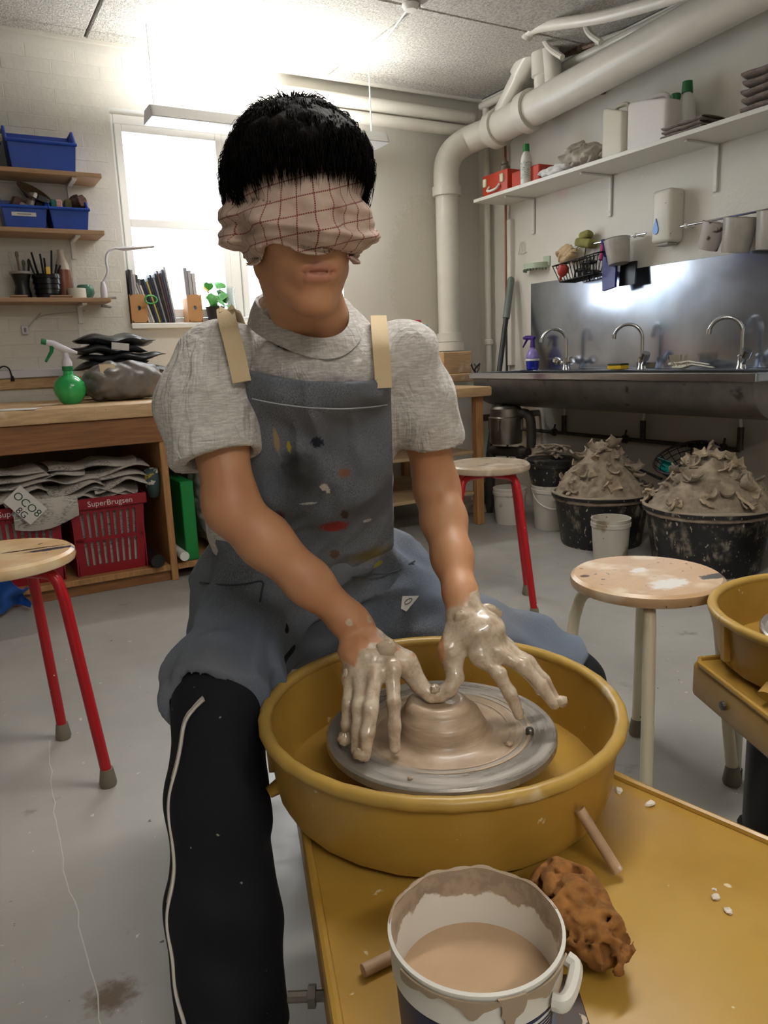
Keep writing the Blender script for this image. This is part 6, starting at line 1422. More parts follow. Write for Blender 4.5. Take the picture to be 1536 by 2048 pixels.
finger([(.088, 1.045, .580), (.093, 1.030, .545), (.082, 1.022, .530), (.062, 1.019, .523)], [.0150, .0114, .0108, .0090])
# wet slip on the hands makes them lumpy
slh = S.sl((-.13, .88, .44), (.29, 1.13, .64)); S.noise(.0016, 120, 1, sl=slh); S.noise(.0016, 60, 2, sl=slh)
P, F = S.mesh(1)
def handmask(P):
    wr = (P - wR) @ (np.array(mR['m']) - wR) / np.linalg.norm(np.array(mR['m']) - wR); wl = (P - wL) @ (np.array(mL['m']) - wL) / np.linalg.norm(np.array(mL['m']) - wL)
    n = N3[0](P[:, 0] * 38, P[:, 1] * 38, P[:, 2] * 38) + .6 * N3[3](P[:, 0] * 90, P[:, 1] * 90, P[:, 2] * 90)
    low = P[:, 2] < .66; right = P[:, 0] < .078
    cr = sms(wr + .085 * n, .034, .046) * right; cl = sms(wl + .03 * n, -.004, .006) * (~right)
    patch = sms(-np.linalg.norm((P - (wR + [.035, -.02, -.015])) / [.016, .03, .03], axis=1) + .5 * n, -1.0, -.75) * right
    return np.maximum(np.maximum(cr, cl), patch) * low
cm = handmask(P)
hl = (P - HC) @ HM
lip = sms(-np.sqrt(((hl[:, 0]) / .0215) ** 2 + ((hl[:, 2] + .0735) / .0125) ** 2), -1.08, -.85) * (hl[:, 1] < -.075) * (hl[:, 1] > -.125)
t = NT('skin_and_slip'); at = t.n('ShaderNodeAttribute', attribute_name='clay'); al = t.n('ShaderNodeAttribute', attribute_name='lip')
sk1 = t.mix(t.ramp(t.noise(9, 4, .6), .3, .7), lin('#b37f5c'), lin('#c2906a'))
sk1 = t.mix(t.math('MULTIPLY', al.outputs['Fac'], .5), sk1, lin('#a8625a'))
cy1 = t.mix(t.ramp(t.noise(50, 4, .65), .35, .65), lin('#b09c85'), lin('#d0c1ab'))
t.l(t.mix(at.outputs['Fac'], sk1, cy1), t.b.inputs['Base Color']); t.l(t.ramp(at.outputs['Fac'], 0, 1, .5, .27), t.b.inputs['Roughness']); t.l(t.ramp(at.outputs['Fac'], 0, 1, .0, .5), t.b.inputs['Coat Weight'])
t.b.inputs['Subsurface Weight'].default_value = .12; t.b.inputs['Subsurface Radius'].default_value = (.012, .005, .003); t.b.inputs['Subsurface Scale'].default_value = .6
t.bump(t.noise(140, 4, .6), .12, .001)
pobj('body', P, F, t.m, {'clay': cm, 'lip': lip})
# loose blobs of slip sitting on the hands
for i, (c, r, rot) in enumerate((((.150, 1.075, .625), (.020, .008, .011), (.2, .5, .3)), ((.105, 1.046, .628), (.012, .007, .012), (.4, 0, 0)), ((-.004, 1.010, .600), (.014, .010, .016), (.3, .2, 0)), ((-.066, .974, .486), (.010, .010, .010), (0, 0, 0)), ((-.044, .936, .482), (.011, .008, .008), (0, .3, 0)), ((.062, 1.012, .537), (.007, .006, .006), (0, 0, 0)), ((.238, 1.008, .512), (.010, .008, .008), (0, 0, 0)), ((-.063, 1.008, .562), (.005, .006, .012), (0, .2, 0)))):
    b = MB(); b.ell(c, r, rot, 14); b.v = [v + Vector((random.uniform(-1, 1), random.uniform(-1, 1), random.uniform(-1, 1))) * .0016 for v in b.v]
    ppart('slip_blob', b, mat('slip_lump', '#bfae96', .3, var=.15, vs=60, coat=.4))
# ---------------- T-shirt
def torso(S, g=0., k=.05):
    ax = np.array([.12, -1, .35])
    S.cone(T[0] + [0, 0, .03], T[1], .160 + g, .158 + g, k, flat=(ax, .66)); S.cone(T[1], T[2], .158 + g, .150 + g, k, flat=(ax, .64)); S.cone(T[2], T[3] + [0, .01, -.035], .150 + g, .118 + g, k, flat=(ax, .62))
    S.cone(NB + [0, .045, -.042], sR + [.03, .01, -.006], .048 + g, .044 + g, .03); S.cone(NB + [0, .045, -.042], sL + [-.03, .01, -.006], .048 + g, .044 + g, .03)
    S.cone(NB + [0, .035, -.06], NB + [0, .020, -.012], .078 + g, .060 + g, .03)
    S.ell((-.083, 1.125, .985), (.10 + g, .082 + g, .058 + g), None, .03)
def fold_noise(S, amp):
    X, Y, Z = S.grid(S.all()); near = np.abs(S.d) < .045; x, y, z = X[near], Y[near], Z[near]
    # soft drapery folds that fan out from shoulders and armpits
    a = N3[1](x * 7, y * 7, z * 5) * 1.6
    f1 = N3[0]((x * .8 - z * .6) * 26 + a * 2, y * 9, (z * .6 + x * .5) * 9) ; f2 = N3[2]((x * .6 + z * .7) * 34 + a, y * 12, z * 8)
    f3 = N3[3]((x * .9 - z * .55) * 24 + a * 3, y * 9, (z * .8 + x * .4) * 12 + a); rid = .25 - np.abs(f3)
    S.d[near] += (amp * (1.1 * f1 + .7 * f2) - amp * 2.6 * np.clip(rid, -.1, .25)).astype(np.float32)
S = SDF((-.42, .98, .50), (.26, 1.66, 1.10), .0046)
torso(S)
seR, seL = up(sR, eR, .66), up(sL, eL, .66)
seR = np.array([-.228, 1.075, .870]); seL = np.array([.078, 1.226, .868])
S.chain([sR + [.01, 0, -.005], up(sR, seR, .5) + [-.012, 0, 0], seR + [-.006, 0, 0]], [.052, .058, .060], .03)
S.chain([sL + [-.01, 0, -.005], up(sL, seL, .5) + [.004, 0, 0], seL + [.006, 0, 0]], [.050, .050, .047], .03)
fold_noise(S, .0085)
X, Y, Z = S.grid(S.all())
def plane_cut(S, p, n, near, rad):   # cut away everything past a plane close to a point
    n = np.array(n) / np.linalg.norm(n); d = (X - p[0]) * n[0] + (Y - p[1]) * n[1] + (Z - p[2]) * n[2]; r = np.sqrt((X - near[0]) ** 2 + (Y - near[1]) ** 2 + (Z - near[2]) ** 2) - rad
    S.d = np.maximum(S.d, -np.maximum(-d, r)).astype(np.float32)
hemR, hemL = np.array([-.228, 1.073, .866]), np.array([.080, 1.228, .862])
plane_cut(S, hemR, eR - sR + np.array([.02, 0, .0]), hemR + (eR - sR) * .3, .105); plane_cut(S, hemL, eL - sL, hemL + (eL - sL) * .3, .085)
dS = S.d.copy()
# hollow sleeves and neck opening
S.chain([up(sR, seR, .9) , eR], [.047, .047], 0, 's'); S.chain([up(sL, seL, .9), eL], [.041, .041], 0, 's')
cF, cL_, cR_, cB = q_(645, 692, 1.045), q_(508, 612, 1.125), q_(690, 614, 1.135), q_(600, 588, 1.20)
cC = (cL_ + cR_) / 2; cn = np.cross(cR_ - cL_, cF - cC); cn /= np.linalg.norm(cn); cn = cn if cn[2] > 0 else -cn
def ringp(a, k=1.0): b = (cF - cC) if math.sin(a) > 0 else (cC - cB) * np.array([1, 1, 1]); return cC + ((cR_ - cL_) / 2 * math.cos(a) + b * math.sin(a)) * k
hd0 = np.linalg.norm(cR_ - cL_) / 2
S.cone(cC + cn * .045, cC + cn * .16, hd0 * .96 + .012, hd0 * 1.2, 0, 's'); S.cone(cC + (cF - cC) * .42 + cn * .045, cC + (cF - cC) * .42 + cn * .16, hd0 * .86, hd0 * 1.2, 0, 's')
for f_ in (0, .25, .45): S.cone(cC + (cF - cC) * f_ - cn * .004, cC + (cF - cC) * f_ + cn * .1, hd0 * (.93 - .3 * f_), hd0 * (.95 - .3 * f_), 0, 's')
P, F = S.mesh(2)
t = NT('heather_jersey'); hb = t.mix(t.ramp(t.noise(60, 4, .7, stretch=(1, 1, 7)), .40, .64), lin('#b4b0ab'), lin('#d2cec9')); hb = t.mix(t.ramp(t.noise(30, 3, .6, stretch=(.5, .5, 9)), .62, .74), hb, lin('#989592')); t.l(hb, t.b.inputs['Base Color']); t.b.inputs['Roughness'].default_value = .9; t.b.inputs['Sheen Weight'].default_value = .15
t.bump(t.noise(260, 2, .5), .2, .001); t.bump(t.noise(20, 3, .5, stretch=(1.6, 1, .6), dist=1.8), .7, .014); M_JER = t.m
tee = pobj('t_shirt', P, F, M_JER)
# helper: slide points onto the level set of a field
def samp(D, S_, p):
    f = (np.asarray(p) - S_.lo) / S_.h; f = np.clip(f, 0, np.array(D.shape) - 1.001); i = np.floor(f).astype(int); w = f - i; o = 0.
    for a in (0, 1):
        for b in (0, 1):
            for c in (0, 1): o += D[i[0] + a, i[1] + b, i[2] + c] * (w[0] if a else 1 - w[0]) * (w[1] if b else 1 - w[1]) * (w[2] if c else 1 - w[2])
    return o
def grad(D, S_, p):
    e = S_.h * 1.5; g = np.array([samp(D, S_, p + e * v) - samp(D, S_, p - e * v) for v in np.eye(3)]); return g / (np.linalg.norm(g) + 1e-9)
def slide(D, S_, p, off, it=8):
    p = np.array(p, float)
    for _ in range(it): p = p - (samp(D, S_, p) - off) * .8 * grad(D, S_, p)
    return p
def smooth_np(P_, it=4, closed=False):
    P_ = np.array(P_)
    for _ in range(it):
        Q = P_.copy()
        if closed: Q = (np.roll(P_, 1, 0) + 2 * P_ + np.roll(P_, -1, 0)) / 4
        else: Q[1:-1] = (P_[:-2] + 2 * P_[1:-1] + P_[2:]) / 4
        P_ = Q
    return P_
def ribbon(D, S_, pts, width, off, th, n=60):
    pts = smooth_np([slide(D, S_, p, off) for p in pts], 5); m = len(pts); rows = []
    for i in range(m):
        tg_ = pts[min(i + 1, m - 1)] - pts[max(i - 1, 0)]; tg_ /= np.linalg.norm(tg_); nr_ = grad(D, S_, pts[i]); sd_ = np.array([1., .12, 0.]); sd_ -= tg_ * (sd_ @ tg_); sd_ /= np.linalg.norm(sd_); rows.append([pts[i] + sd_ * width * f for f in (-1, -.5, 0, .5, 1)])
    rows = np.array(rows); 
    for c in range(5): rows[:, c] = smooth_np(rows[:, c], 3)
    def fn(u, v): return Vector(rows[int(round(u * (m - 1))), int(round(v * 4))])
    return MB().sheet(fn, m - 1, 4, th)
# ribbed collar band
nk = 48
inn = smooth_np([ringp(2 * pi * k / nk, .96) + cn * .008 for k in range(nk)], 2, True); out_ = smooth_np([ringp(2 * pi * k / nk, 1.17) - cn * .010 for k in range(nk)], 2, True)
out_ = smooth_np([slide(dS, S, p, .004, 6) for p in out_], 3, True); mid_ = (inn + out_) / 2 + cn * .004
cb_ = MB(); cb_.sheet(lambda u, v: Vector((inn, mid_, out_)[int(round(v * 2))][int(round(u * nk)) % nk]), nk, 2, .005)
ppart('collar', cb_, M_JER, tee)
# ---------------- apron
hts = sms
X, Y, Z = S.grid(S.all())
LO7, HI7 = (-.42, .98, .50), (.26, 1.66, 1.10)
A = SDF(LO7, HI7, S.h)
# smooth wrap around the shirt for the bib
B = SDF(LO7, HI7, S.h); torso(B, .004); fold_noise(B, .0095); dB = B.d
def lerp_z(z, z0, a0, z1, a1): return a0 + (a1 - a0) * np.clip((z - z0) / (z1 - z0), -.4, 1.3)
bTL, bTR = q_(497, 737, 1.085), q_(781, 752, 1.125); bBL, bBR = q_(508, 1100, 1.25), q_(790, 1095, 1.27)
uL = lerp_z(Z, bBL[2], bBL[0], bTL[2], bTL[0]); uR_ = lerp_z(Z, bBR[2], bBR[0], bTR[2], bTR[0])
ztop = bTL[2] + (bTR[2] - bTL[2]) * (X - bTL[0]) / (bTR[0] - bTL[0]) - .010 * np.sin(np.clip((X - bTL[0]) / (bTR[0] - bTL[0]), 0, 1) * pi)
cv = lerp_z(Z, T[1][2], T[1][1], T[3][2], T[3][1])
reg = np.maximum.reduce([uL - X, X - uR_, Z - ztop, Y - (cv + .02), .60 - Z])
bib = np.maximum(np.abs(dB - .0075) - .0062, reg)
P, F = (lambda A: (setattr(A, 'd', bib.astype(np.float32)), A.mesh(1))[1])(A)
def stain(px, py, v, rx, rz, col, rag=.9, ns=260, soft=.25): c = q_(px, py, v); return ((c[0], c[2], 0), (rx, rz, 9), col, rag, ns, soft)
SPOTS = [stain(668, 1056, 1.2, .022, .010, '#93302c'), stain(600, 925, 1.15, .022, .020, '#262c2e', .5, 60, .5), stain(610, 955, 1.15, .030, .036, '#3a3d40', .4, 40, .9), stain(638, 880, 1.13, .009, .008, '#1d2233'), stain(650, 970, 1.16, .006, .006, '#c9c6bf'), stain(657, 978, 1.16, .003, .006, '#c9c6bf'),
         stain(556, 880, 1.12, .004, .018, '#9d8a6a', .5, 120), stain(580, 892, 1.12, .003, .008, '#b3a23c'), stain(690, 942, 1.16, .009, .007, '#7d5a48'), stain(690, 1028, 1.2, .006, .009, '#4a3d36'), stain(560, 1025, 1.2, .010, .009, '#54333a', .4, 90, .5), stain(668, 1112, 1.24, .008, .009, '#5d4a3c'), stain(735, 1048, 1.22, .008, .003, '#b9b9bb'), stain(620, 1000, 1.18, .012, .002, '#b0b0b0'), stain(740, 1140, 1.2, .03, .012, '#6d6038', .4, 60, .6), stain(757, 1178, 1.18, .008, .007, '#a39a32'), stain(820, 1090, 1.2, .02, .02, '#3f4048', .4, 40, .7)]
t = NT('denim_apron'); co = t.co('pc')
dn = t.mix(t.ramp(t.noise(700, 2, .6, stretch=(1, 1, .45)), .30, .70), lin('#4b5059'), lin('#82878f')); dn = t.mix(t.ramp(t.noise(7, 4, .6), .35, .7), dn, lin('#656a73')); dn = t.mix(t.ramp(t.noise(5, 4, .6), .55, .8), dn, lin('#75797f')); sz_ = t.n('ShaderNodeSeparateXYZ'); t.l(co, sz_.inputs[0]); dn = t.mix(t.math('MULTIPLY', t.ramp(t.noise(4, 3, .5), .4, .65), t.ramp(sz_.outputs[1], .60, .68, .7, .1)), dn, lin('#5a6678'))
for s in SPOTS: dn = t.spot(dn, s[0], s[1], lin(s[2]), co, *s[3:])
t.l(dn, t.b.inputs['Base Color']); t.b.inputs['Roughness'].default_value = .92; t.bump(t.noise(700, 2, .6), .35, .001); M_DEN = t.m
apc = lambda P: {'pc': np.stack([P[:, 0], P[:, 2], np.zeros(len(P))], 1)}
bibo = pobj('apron_bib', P, F, M_DEN, apc(P))
def stitch(fn, n, r=.0009, parent=None): ppart('stitching', MB().tube([fn(i / n) for i in range(n + 1)], r, 5), mat('thread', '#a9adb3', .8), parent)
def on_front(u, z, off=.0175):
    # walk from the front towards the wrapped shirt until its surface
    i = int(round((u - S.lo[0]) / S.h)); k = int(round((z - S.lo[2]) / S.h)); col = dB[np.clip(i, 0, S.n[0] - 1), :, np.clip(k, 0, S.n[2] - 1)]; j = np.argmax(col < off); return Vector((u, S.lo[1] + j * S.h - .0015, z))
def smooth_pts(pts, it=6):
    for _ in range(it): pts = [pts[0]] + [(pts[i - 1] + pts[i] * 2 + pts[i + 1]) / 4 for i in range(1, len(pts) - 1)] + [pts[-1]]
    return pts
zs0 = q_(500, 795, 1.1)[2]; zs1 = q_(780, 808, 1.13)[2]
ppart('stitching', MB().tube(smooth_pts([on_front(bTL[0] + .006 + (bTR[0] - bTL[0] - .012) * i / 40, zs0 + (zs1 - zs0) * i / 40 - .006 * math.sin(pi * i / 40)) for i in range(41)]), .0009, 5), mat('thread', '#a9adb3', .8), bibo)
# straps
dW = np.minimum(dB, dS)
for pxs, wdt in (([(484, 764, 1.08), (475, 722, 1.085), (465, 680, 1.09), (456, 648, 1.105), (452, 628, 1.13), (452, 620, 1.17), (456, 624, 1.22)], .0125), ([(767, 776, 1.12), (765, 735, 1.12), (762, 695, 1.125), (759, 660, 1.14), (757, 640, 1.165), (757, 632, 1.20), (757, 636, 1.25)], .0115)):
    hits = []
    for (x_, y_, v_) in pxs:
        for v in np.arange(.95, 1.35, .002):
            p = q_(x_, y_, v)
            if samp(dW, S, p) < .0165: hits.append(p); break
    hits = [h_ for i_, h_ in enumerate(hits) if i_ == 0 or (abs(h_[1] - hits[i_ - 1][1]) < .045 and h_[1] < 1.24)]; tail = [hits[-1] + np.array(o_) for o_ in ((0, .03, .001), (0, .07, -.02))]
    pts = [np.array(p) for p in spline([Vector(p) for p in hits + tail], 5)]; pts = smooth_np(pts, 6); m_ = len(pts)
    def sf_(u, v): i_ = int(round(u * (m_ - 1))); tg_ = pts[min(i_ + 1, m_ - 1)] - pts[max(i_ - 1, 0)]; sd_ = np.array([1., .15, 0.]); tg_ /= np.linalg.norm(tg_); sd_ -= tg_ * (sd_ @ tg_); return Vector(pts[i_] + sd_ / np.linalg.norm(sd_) * wdt * (2 * v - 1))
    ppart('apron_strap', MB().sheet(sf_, m_ - 1, 4, .003), mat('cotton_tape', '#cdb995', .85, bump=.2, bs=300))
# skirt of the apron over the thighs
hR, kR, aR = np.array([-.240, 1.45, .545]), np.array([-.264, 1.075, .500]), np.array([-.252, .955, .055])
hL, kL, aL = np.array([-.07, 1.46, .545]), np.array([.325, 1.345, .392]), np.array([.33, 1.42, .055])
S = SDF((-.42, .98, .36), (.36, 1.62, .86), .0046)
S.cone(hR, kR + [0, .02, 0], .108, .083, .04); S.cone(hL, up(hL, kL, 1.03), .105, .078, .04); S.cone(T[0] + [0, 0, .02], T[1] + [0, -.0, -.05], .165, .160, .05, flat=((.12, -1, .35), .72)); S.ell((-.10, 1.44, .52), (.13, .10, .085), None, .05)
S.ell((-.30, 1.40, .585), (.055, .09, .05), None, .04); S.ell((.02, 1.45, .60), (.07, .07, .05), None, .05)
X, Y, Z = S.grid(S.all()); near = np.abs(S.d) < .05; x, y, z = X[near], Y[near], Z[near]
a = N3[1](x * 8, y * 8, z * 8); S.d[near] += (.030 * N3[0](x * 7 + 2 * a, (y + .5 * x) * 17 + 3 * a, z * 22) + .012 * N3[2](x * 16, y * 30 + 3 * a, z * 30) - .034 * np.clip(.20 - np.abs(N3[3](x * 6 + 2 * a, (y + .35 * x) * 12 + 2 * a, (z - .4 * y) * 16)), -.1, .2)).astype(np.float32)
outer = S.d.copy(); 
zsc = .665 + .0 * X
hem = np.maximum.reduce([1.045 + .20 * np.maximum(-.27 - X, 0) * 0 + .03 * np.abs(X + .25) / .1 * (X < -.12) * 1.0 - Y - .0 * Z, X - (.345 + .5 * (Y - 1.33) - .5 * (.40 - Z)), Z - .70 - .15 * (Y > 1.36), (.43 - .12 * (X > 0)) - Z])
S.d = np.maximum(np.maximum(outer, -(outer + .015)), hem).astype(np.float32)
P, F = largest(*S.mesh(3))
sko = pobj('apron_skirt', P, F, M_DEN, apc(P))
def ray_hit(D, S_, x_, y_, off, v0=1.0, v1=1.6):
    for v in np.arange(v0, v1, .002):
        p = q_(x_, y_, v)
        if (p > S_.lo).all() and (p < S_.lo + (S_.n - 2) * S_.h).all() and samp(D, S_, p) < off: return p
    return None
for nm, path in (('pocket_seam', [(352, 1125), (372, 1150), (400, 1165), (450, 1170), (490, 1168), (524, 1163), (523, 1185), (520, 1203)]), ('pocket_seam', [(705, 1155), (740, 1150), (790, 1143), (830, 1122)])):
    hh = [h_ for h_ in (ray_hit(outer, S, x_, y_, .0045) for x_, y_ in path) if h_ is not None]
    if len(hh) > 3: ppart(nm, MB().tube(spline([Vector(p) for p in hh], 5), .0016, 6), mat('seam_thread', '#3a4049' if 'pocket' in nm else '#8b929c', .9) if 'pocket' in nm else mat('thread', '#a9adb3', .8), sko)
# white woven tag with a little oval emblem, pocket edge
tg = ray_hit(outer, S, 820, 1202, .004); tg = tg if tg is not None else q_(820, 1202, 1.3); fm4 = Matrix(((.9, .12, -.35, tg[0]), (-.25, .45, -.85, tg[1] - .004), (.1, .88, .45, tg[2]), (0, 0, 0, 1)))
ppart('woven_tag', MB(fm4).prism([(-.017, -.012), (-.006, -.018), (.018, .010), (-.016, .011)], 0, .0012), mat('tag_white', '#c9c7c0', .8), sko)
ppart('tag_emblem', MB(fm4).tube([(.008 * math.cos(a_) * .9 - .003, .0042 * math.sin(a_) + .001 + .003 * math.cos(a_), .0014) for a_ in [2 * pi * k / 16 for k in range(16)]], .0006, 4, closed=True), mat('tag_ink', '#55585c', .8), sko)
# ---------------- trousers
S = SDF((-.42, .84, .0), (.42, 1.64, .66), .0056)
S.chain([hR, kR + [.0, .01, -.012]], [.092, .070], .02); S.chain([kR + [0, .005, -.012], up(kR, aR, .3), up(kR, aR, .65), aR + [0, 0, -.01]], [.070, .073, .075, .080], .02)
S.chain([hL, kL + [.015, 0, -.012]], [.085, .062], .03); S.chain([kL + [.015, 0, -.012], up(kL, aL, .5), aL], [.062, .068, .075], .03)
S.cone(hR + [0, .02, .0], hL + [0, .02, 0], .11, .11, .04)
X, Y, Z = S.grid(S.all()); near = np.abs(S.d) < .05; x, y, z = X[near], Y[near], Z[near]; a = N3[1](x * 7, y * 7, z * 5)
S.d[near] += (.022 * N3[0]((x + .3 * z) * 15 + a, (y + .4 * z) * 15, z * 6 + 2 * a) + .010 * N3[2](x * 10, y * 10, z * 20 + 2 * a)).astype(np.float32)
S.d = np.maximum(S.d, .03 - Z).astype(np.float32)
P, F = S.mesh(1)
M_TRO = mat('navy_track', '#0b0d16', .85, var=.2, vs=10, splat=(('#9a948a', 55, .73, .745),))
tro_ = pobj('trousers', P, F, M_TRO)
dT = S
def leg_side(z):      # outermost point of the right trouser leg at height z, slightly towards the front
    k = int(round((z - S.lo[2]) / S.h)); sl = S.d[:, :, k] < 0; c = up(kR, aR, np.clip((kR[2] - z) / (kR[2] - aR[2]), 0, 1)); jv = c[1] - .046
    j = int(round((jv - S.lo[1]) / S.h)); col = sl[: int((c[0] + .02 - S.lo[0]) / S.h), j]; i = np.argmax(col) if col.any() else 0; return Vector((S.lo[0] + i * S.h - .0005, jv, z))
zz_ = [.530 - .49 * k / 46 for k in range(47)]; base = smooth_pts([leg_side(z) for z in zz_], 5)
for dv in (0.0, .0075): ppart('side_stripe', MB().tube([p + Vector((dv * .25, -dv, 0)) for p in base], .0028, 6), mat('piping_white', '#cfc9c2', .7), tro_)
# shoes
for a_ in (aR, aL):
    sh2 = SDF((a_[0] - .06, a_[1] - .2, -.005), (a_[0] + .06, a_[1] + .12, .12), .006); sh2.cone((a_[0], a_[1] + .04, .05), (a_[0], a_[1] - .12, .035), .045, .04, .02); sh2.cone((a_[0], a_[1] + .03, .05), (a_[0], a_[1] + .01, .09), .042, .04, .02)
    gx, gy, gz = sh2.grid(sh2.all()); sh2.d = np.maximum(sh2.d, .002 - gz).astype(np.float32); P, F = sh2.mesh(1); pobj('shoe', P, F, mat('shoe_dark', '#25252a', .6))
# ---------------- blindfold
S = SDF(HC - .16, HC + .16, .0027)
head_prims(S); S.cone(hp(0, -.084, .012), hp(0, -.100, -.030), .010, .012, .02)
X, Y, Z = S.grid(S.all()); hx_ = (X - HC[0]) * HM[0, 0] + (Y - HC[1]) * HM[1, 0] + (Z - HC[2]) * HM[2, 0]; hy_ = (X - HC[0]) * HM[0, 1] + (Y - HC[1]) * HM[1, 1] + (Z - HC[2]) * HM[2, 1]; hz_ = (X - HC[0]) * HM[0, 2] + (Y - HC[1]) * HM[1, 2] + (Z - HC[2]) * HM[2, 2]
dH = S.d.copy(); ang = np.arctan2(hx_, -hy_)
S2 = S.d
# cloth stands off the face more towards its lower edge and at the sides
off = .0075 + .006 * sms(-hz_, -.02, .03) + .009 * np.exp(-((ang - 1.2) / .4) ** 2 - ((hz_ + .030) / .022) ** 2) + .002 * sms(np.abs(ang), .5, 1.3) * sms(-hz_, -.01, .04) - .004 * sms(-hz_, .03, .055)
fold = .0042 * np.sin(hz_ * 190 + 1.4 * np.sin(ang * 1.7 + .6) + 1.2 * ang) * sms(-hz_, -.035, .02) + .0022 * np.sin(hz_ * 420 + 3 * np.sin(ang * 2.3)) * sms(-hz_, -.01, .035) + .004 * N3[0](X * 45, Y * 45, Z * 70) + .0025 * N3[2](X * 22, Y * 22, Z * 90)
lowz = -.054 - .010 * np.exp(-((ang - .9) / .45) ** 2) - .014 * np.exp(-((ang + 1.35) / .4) ** 2) + .010 * np.exp(-((ang + .5) / .3) ** 2) + .003 * np.sin(ang * 7)
topz = .062 - .010 * sms(np.abs(ang), .6, 1.6) - .006 * ang
band = np.maximum(lowz - hz_, hz_ - topz)
shell = np.maximum(dH - off - fold, -(dH - .003))
S.d = np.maximum(shell, band).astype(np.float32)
P, F = S.mesh(1); hl = (P - HC) @ HM; an = np.arctan2(hl[:, 0], -hl[:, 1])
pc = np.stack([an * .098 + .012 * hl[:, 2], hl[:, 2] - .010 * np.sin(an * 1.2 + .4) - .010 * an, np.zeros(len(P))], 1)
t = NT('checked_cotton'); co = t.co('pc'); sx = t.n('ShaderNodeSeparateXYZ'); t.l(co, sx.inputs[0])
def line(sock, per, w, dash, dper):
    f = t.math('ABSOLUTE', t.math('SUBTRACT', t.math('FRACT', t.math('DIVIDE', sock, per)), .5)); m = t.ramp(f, w / per * .6, w / per * 1.1, 1, 0)
    dsh = t.ramp(t.math('ABSOLUTE', t.math('SUBTRACT', t.math('FRACT', t.math('DIVIDE', dash, dper)), .5)), .28, .40, 1, .25); return t.math('MULTIPLY', m, dsh)
ln = t.math('MAXIMUM', line(sx.outputs[0], .0185, .0008, sx.outputs[1], .0024), line(sx.outputs[1], .0195, .0008, sx.outputs[0], .0024))
cb = t.mix(t.ramp(t.noise(30, 4, .6), .3, .7), lin('#b79e90'), lin('#cbb5a6')); cb = t.mix(ln, cb, lin('#7a2b30'))
t.l(cb, t.b.inputs['Base Color']); t.b.inputs['Roughness'].default_value = .92; t.bump(t.noise(380, 2, .5), .25, .001)
pobj('blindfold', P, F, t.m, {'pc': pc})
# knot bulge at the back
S.d[:] = .06; S.ell(hp(.02, .125, -.005), (.030, .022, .024), HM, .01); S.cone(hp(.03, .125, -.01), hp(.045, .13, -.07), .016, .010, .01); S.cone(hp(.01, .125, -.01), hp(-.01, .132, -.075), .015, .009, .01); S.noise(.012, 45, 1)
P, F = S.mesh(1); hl = (P - HC) @ HM; pobj('knot', P, F, t.m, {'pc': np.stack([hl[:, 0] * 1.2, hl[:, 2], hl[:, 0] * 0], 1)})
# ---------------- hair
S.d[:] = .06; S.ell(hp(0, .010, .032), (.082, .101, .088), HM, .01); S.ell(hp(0, .035, .012), (.079, .090, .082), HM, .02); S.ell(hp(0, -.03, .052), (.071, .070, .056), HM, .02)
hl_front = np.where(ang > 0, .052, .052)
hair_low = .056 - .105 * sms(np.abs(ang), 1.05, 1.9) - .012 * sms(np.abs(ang), .5, 1.0)
S.d = np.maximum.reduce([S.d, hair_low - hz_]).astype(np.float32); S.noise(.006, 60, 0); S.noise(.004, 130, 2)
P, F = S.mesh(1)
t = NT('black_hair'); hcol = t.mix(t.ramp(t.noise(90, 3, .6, stretch=(1, 1, .2)), .4, .7), lin('#0b0a0b'), lin('#1c1715')); t.l(hcol, t.b.inputs['Base Color']); t.b.inputs['Roughness'].default_value = .6; t.b.inputs['Specular IOR Level'].default_value = .06; t.bump(t.noise(260, 3, .6, stretch=(1, 1, .12)), .5, .003); M_HAIR = t.m
ho = pobj('hair', P, F, M_HAIR)
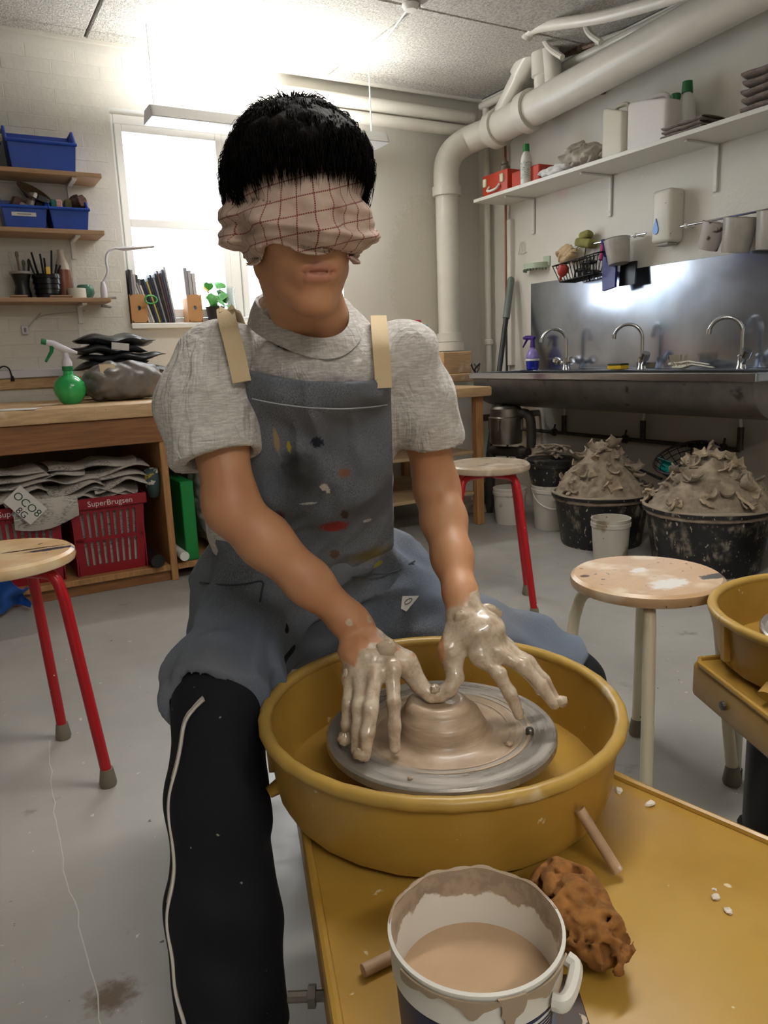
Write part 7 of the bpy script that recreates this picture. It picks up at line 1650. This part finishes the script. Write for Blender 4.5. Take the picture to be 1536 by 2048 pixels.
# strands: thin tapering blades combed down from the crown
idx = np.random.choice(len(P), 17000); hl = (P[idx] - HC) @ HM
st_ = MB(); V = []; Fc = []
crown = np.array([.0, .045, .125])
for h0 in hl:
    c0 = np.array([0, .02, .02]); n = h0 - c0; n /= np.linalg.norm(n); t0 = h0 - crown; t0 -= n * (t0 @ n); L = np.linalg.norm(t0); t0 = t0 / (L + 1e-6)
    if L < .02: t0 = np.random.randn(3); t0 -= n * (t0 @ n); t0 /= np.linalg.norm(t0)
    t0 = t0 + np.random.randn(3) * .10; ln_ = random.uniform(.018, .040); lift = random.uniform(.0002, .0028) * (2.2 if L < .05 else 1)
    p0 = h0 - n * .004; p1 = h0 + t0 * ln_ * .5 + n * lift; p2 = h0 + t0 * ln_ + n * (lift * .7 - .003 - ln_ * ln_ * 4.5 * (L > .05)); b = np.cross(n, t0); b /= np.linalg.norm(b); w = random.uniform(.0005, .0011)
    o = len(V); V += [p0 - b * w, p0 + b * w, p1 - b * w * .8, p1 + b * w * .8, p2, p1 + n * w]; Fc += [(o, o + 1, o + 3, o + 2), (o + 2, o + 3, o + 4), (o, o + 2, o + 5), (o + 1, o + 5, o + 3), (o + 2, o + 4, o + 5), (o + 3, o + 5, o + 4)]
# fringe falling over the cloth
for i in range(520):
    a_ = random.uniform(-1.25, 1.3); z0 = random.uniform(.055, .085); r = 1.0
    d_ = np.array([math.sin(a_) * .081, -math.cos(a_) * .094 + .004, 0]); p0 = d_ + [0, 0, z0]; ln_ = random.uniform(.008, .030) + max(0, z0 - .06); ou = np.array([math.sin(a_), -math.cos(a_), 0])
    p1 = p0 + ou * .008 + [random.uniform(-.002, .002), 0, -ln_ * .5]; p2 = p0 + ou * .010 + [random.uniform(-.004, .004), 0, -ln_ - .012]; b = np.cross(ou, [0, 0, 1]); w = random.uniform(.0006, .0014)
    o = len(V); V += [p0 - b * w, p0 + b * w, p1 - b * w * .8, p1 + b * w * .8, p2, p1 + ou * w]; Fc += [(o, o + 1, o + 3, o + 2), (o + 2, o + 3, o + 4), (o, o + 2, o + 5), (o + 1, o + 5, o + 3), (o + 2, o + 4, o + 5), (o + 3, o + 5, o + 4)]
V = np.array(V) @ HM.T + HC
st_.v = [Vector(v) for v in V]; st_.f = Fc
ppart('strands', st_, M_HAIR, ho, 180)['kind'] = 'stuff'
# ---------------- the stool he sits on
sp = UV(-.09, 1.50, 0)
stool(sp, PROT, .43, .14, 'low stool under the potter', s1_, M_CRM, M_RUB, .10, [R(0), R(90), R(180), R(270)])
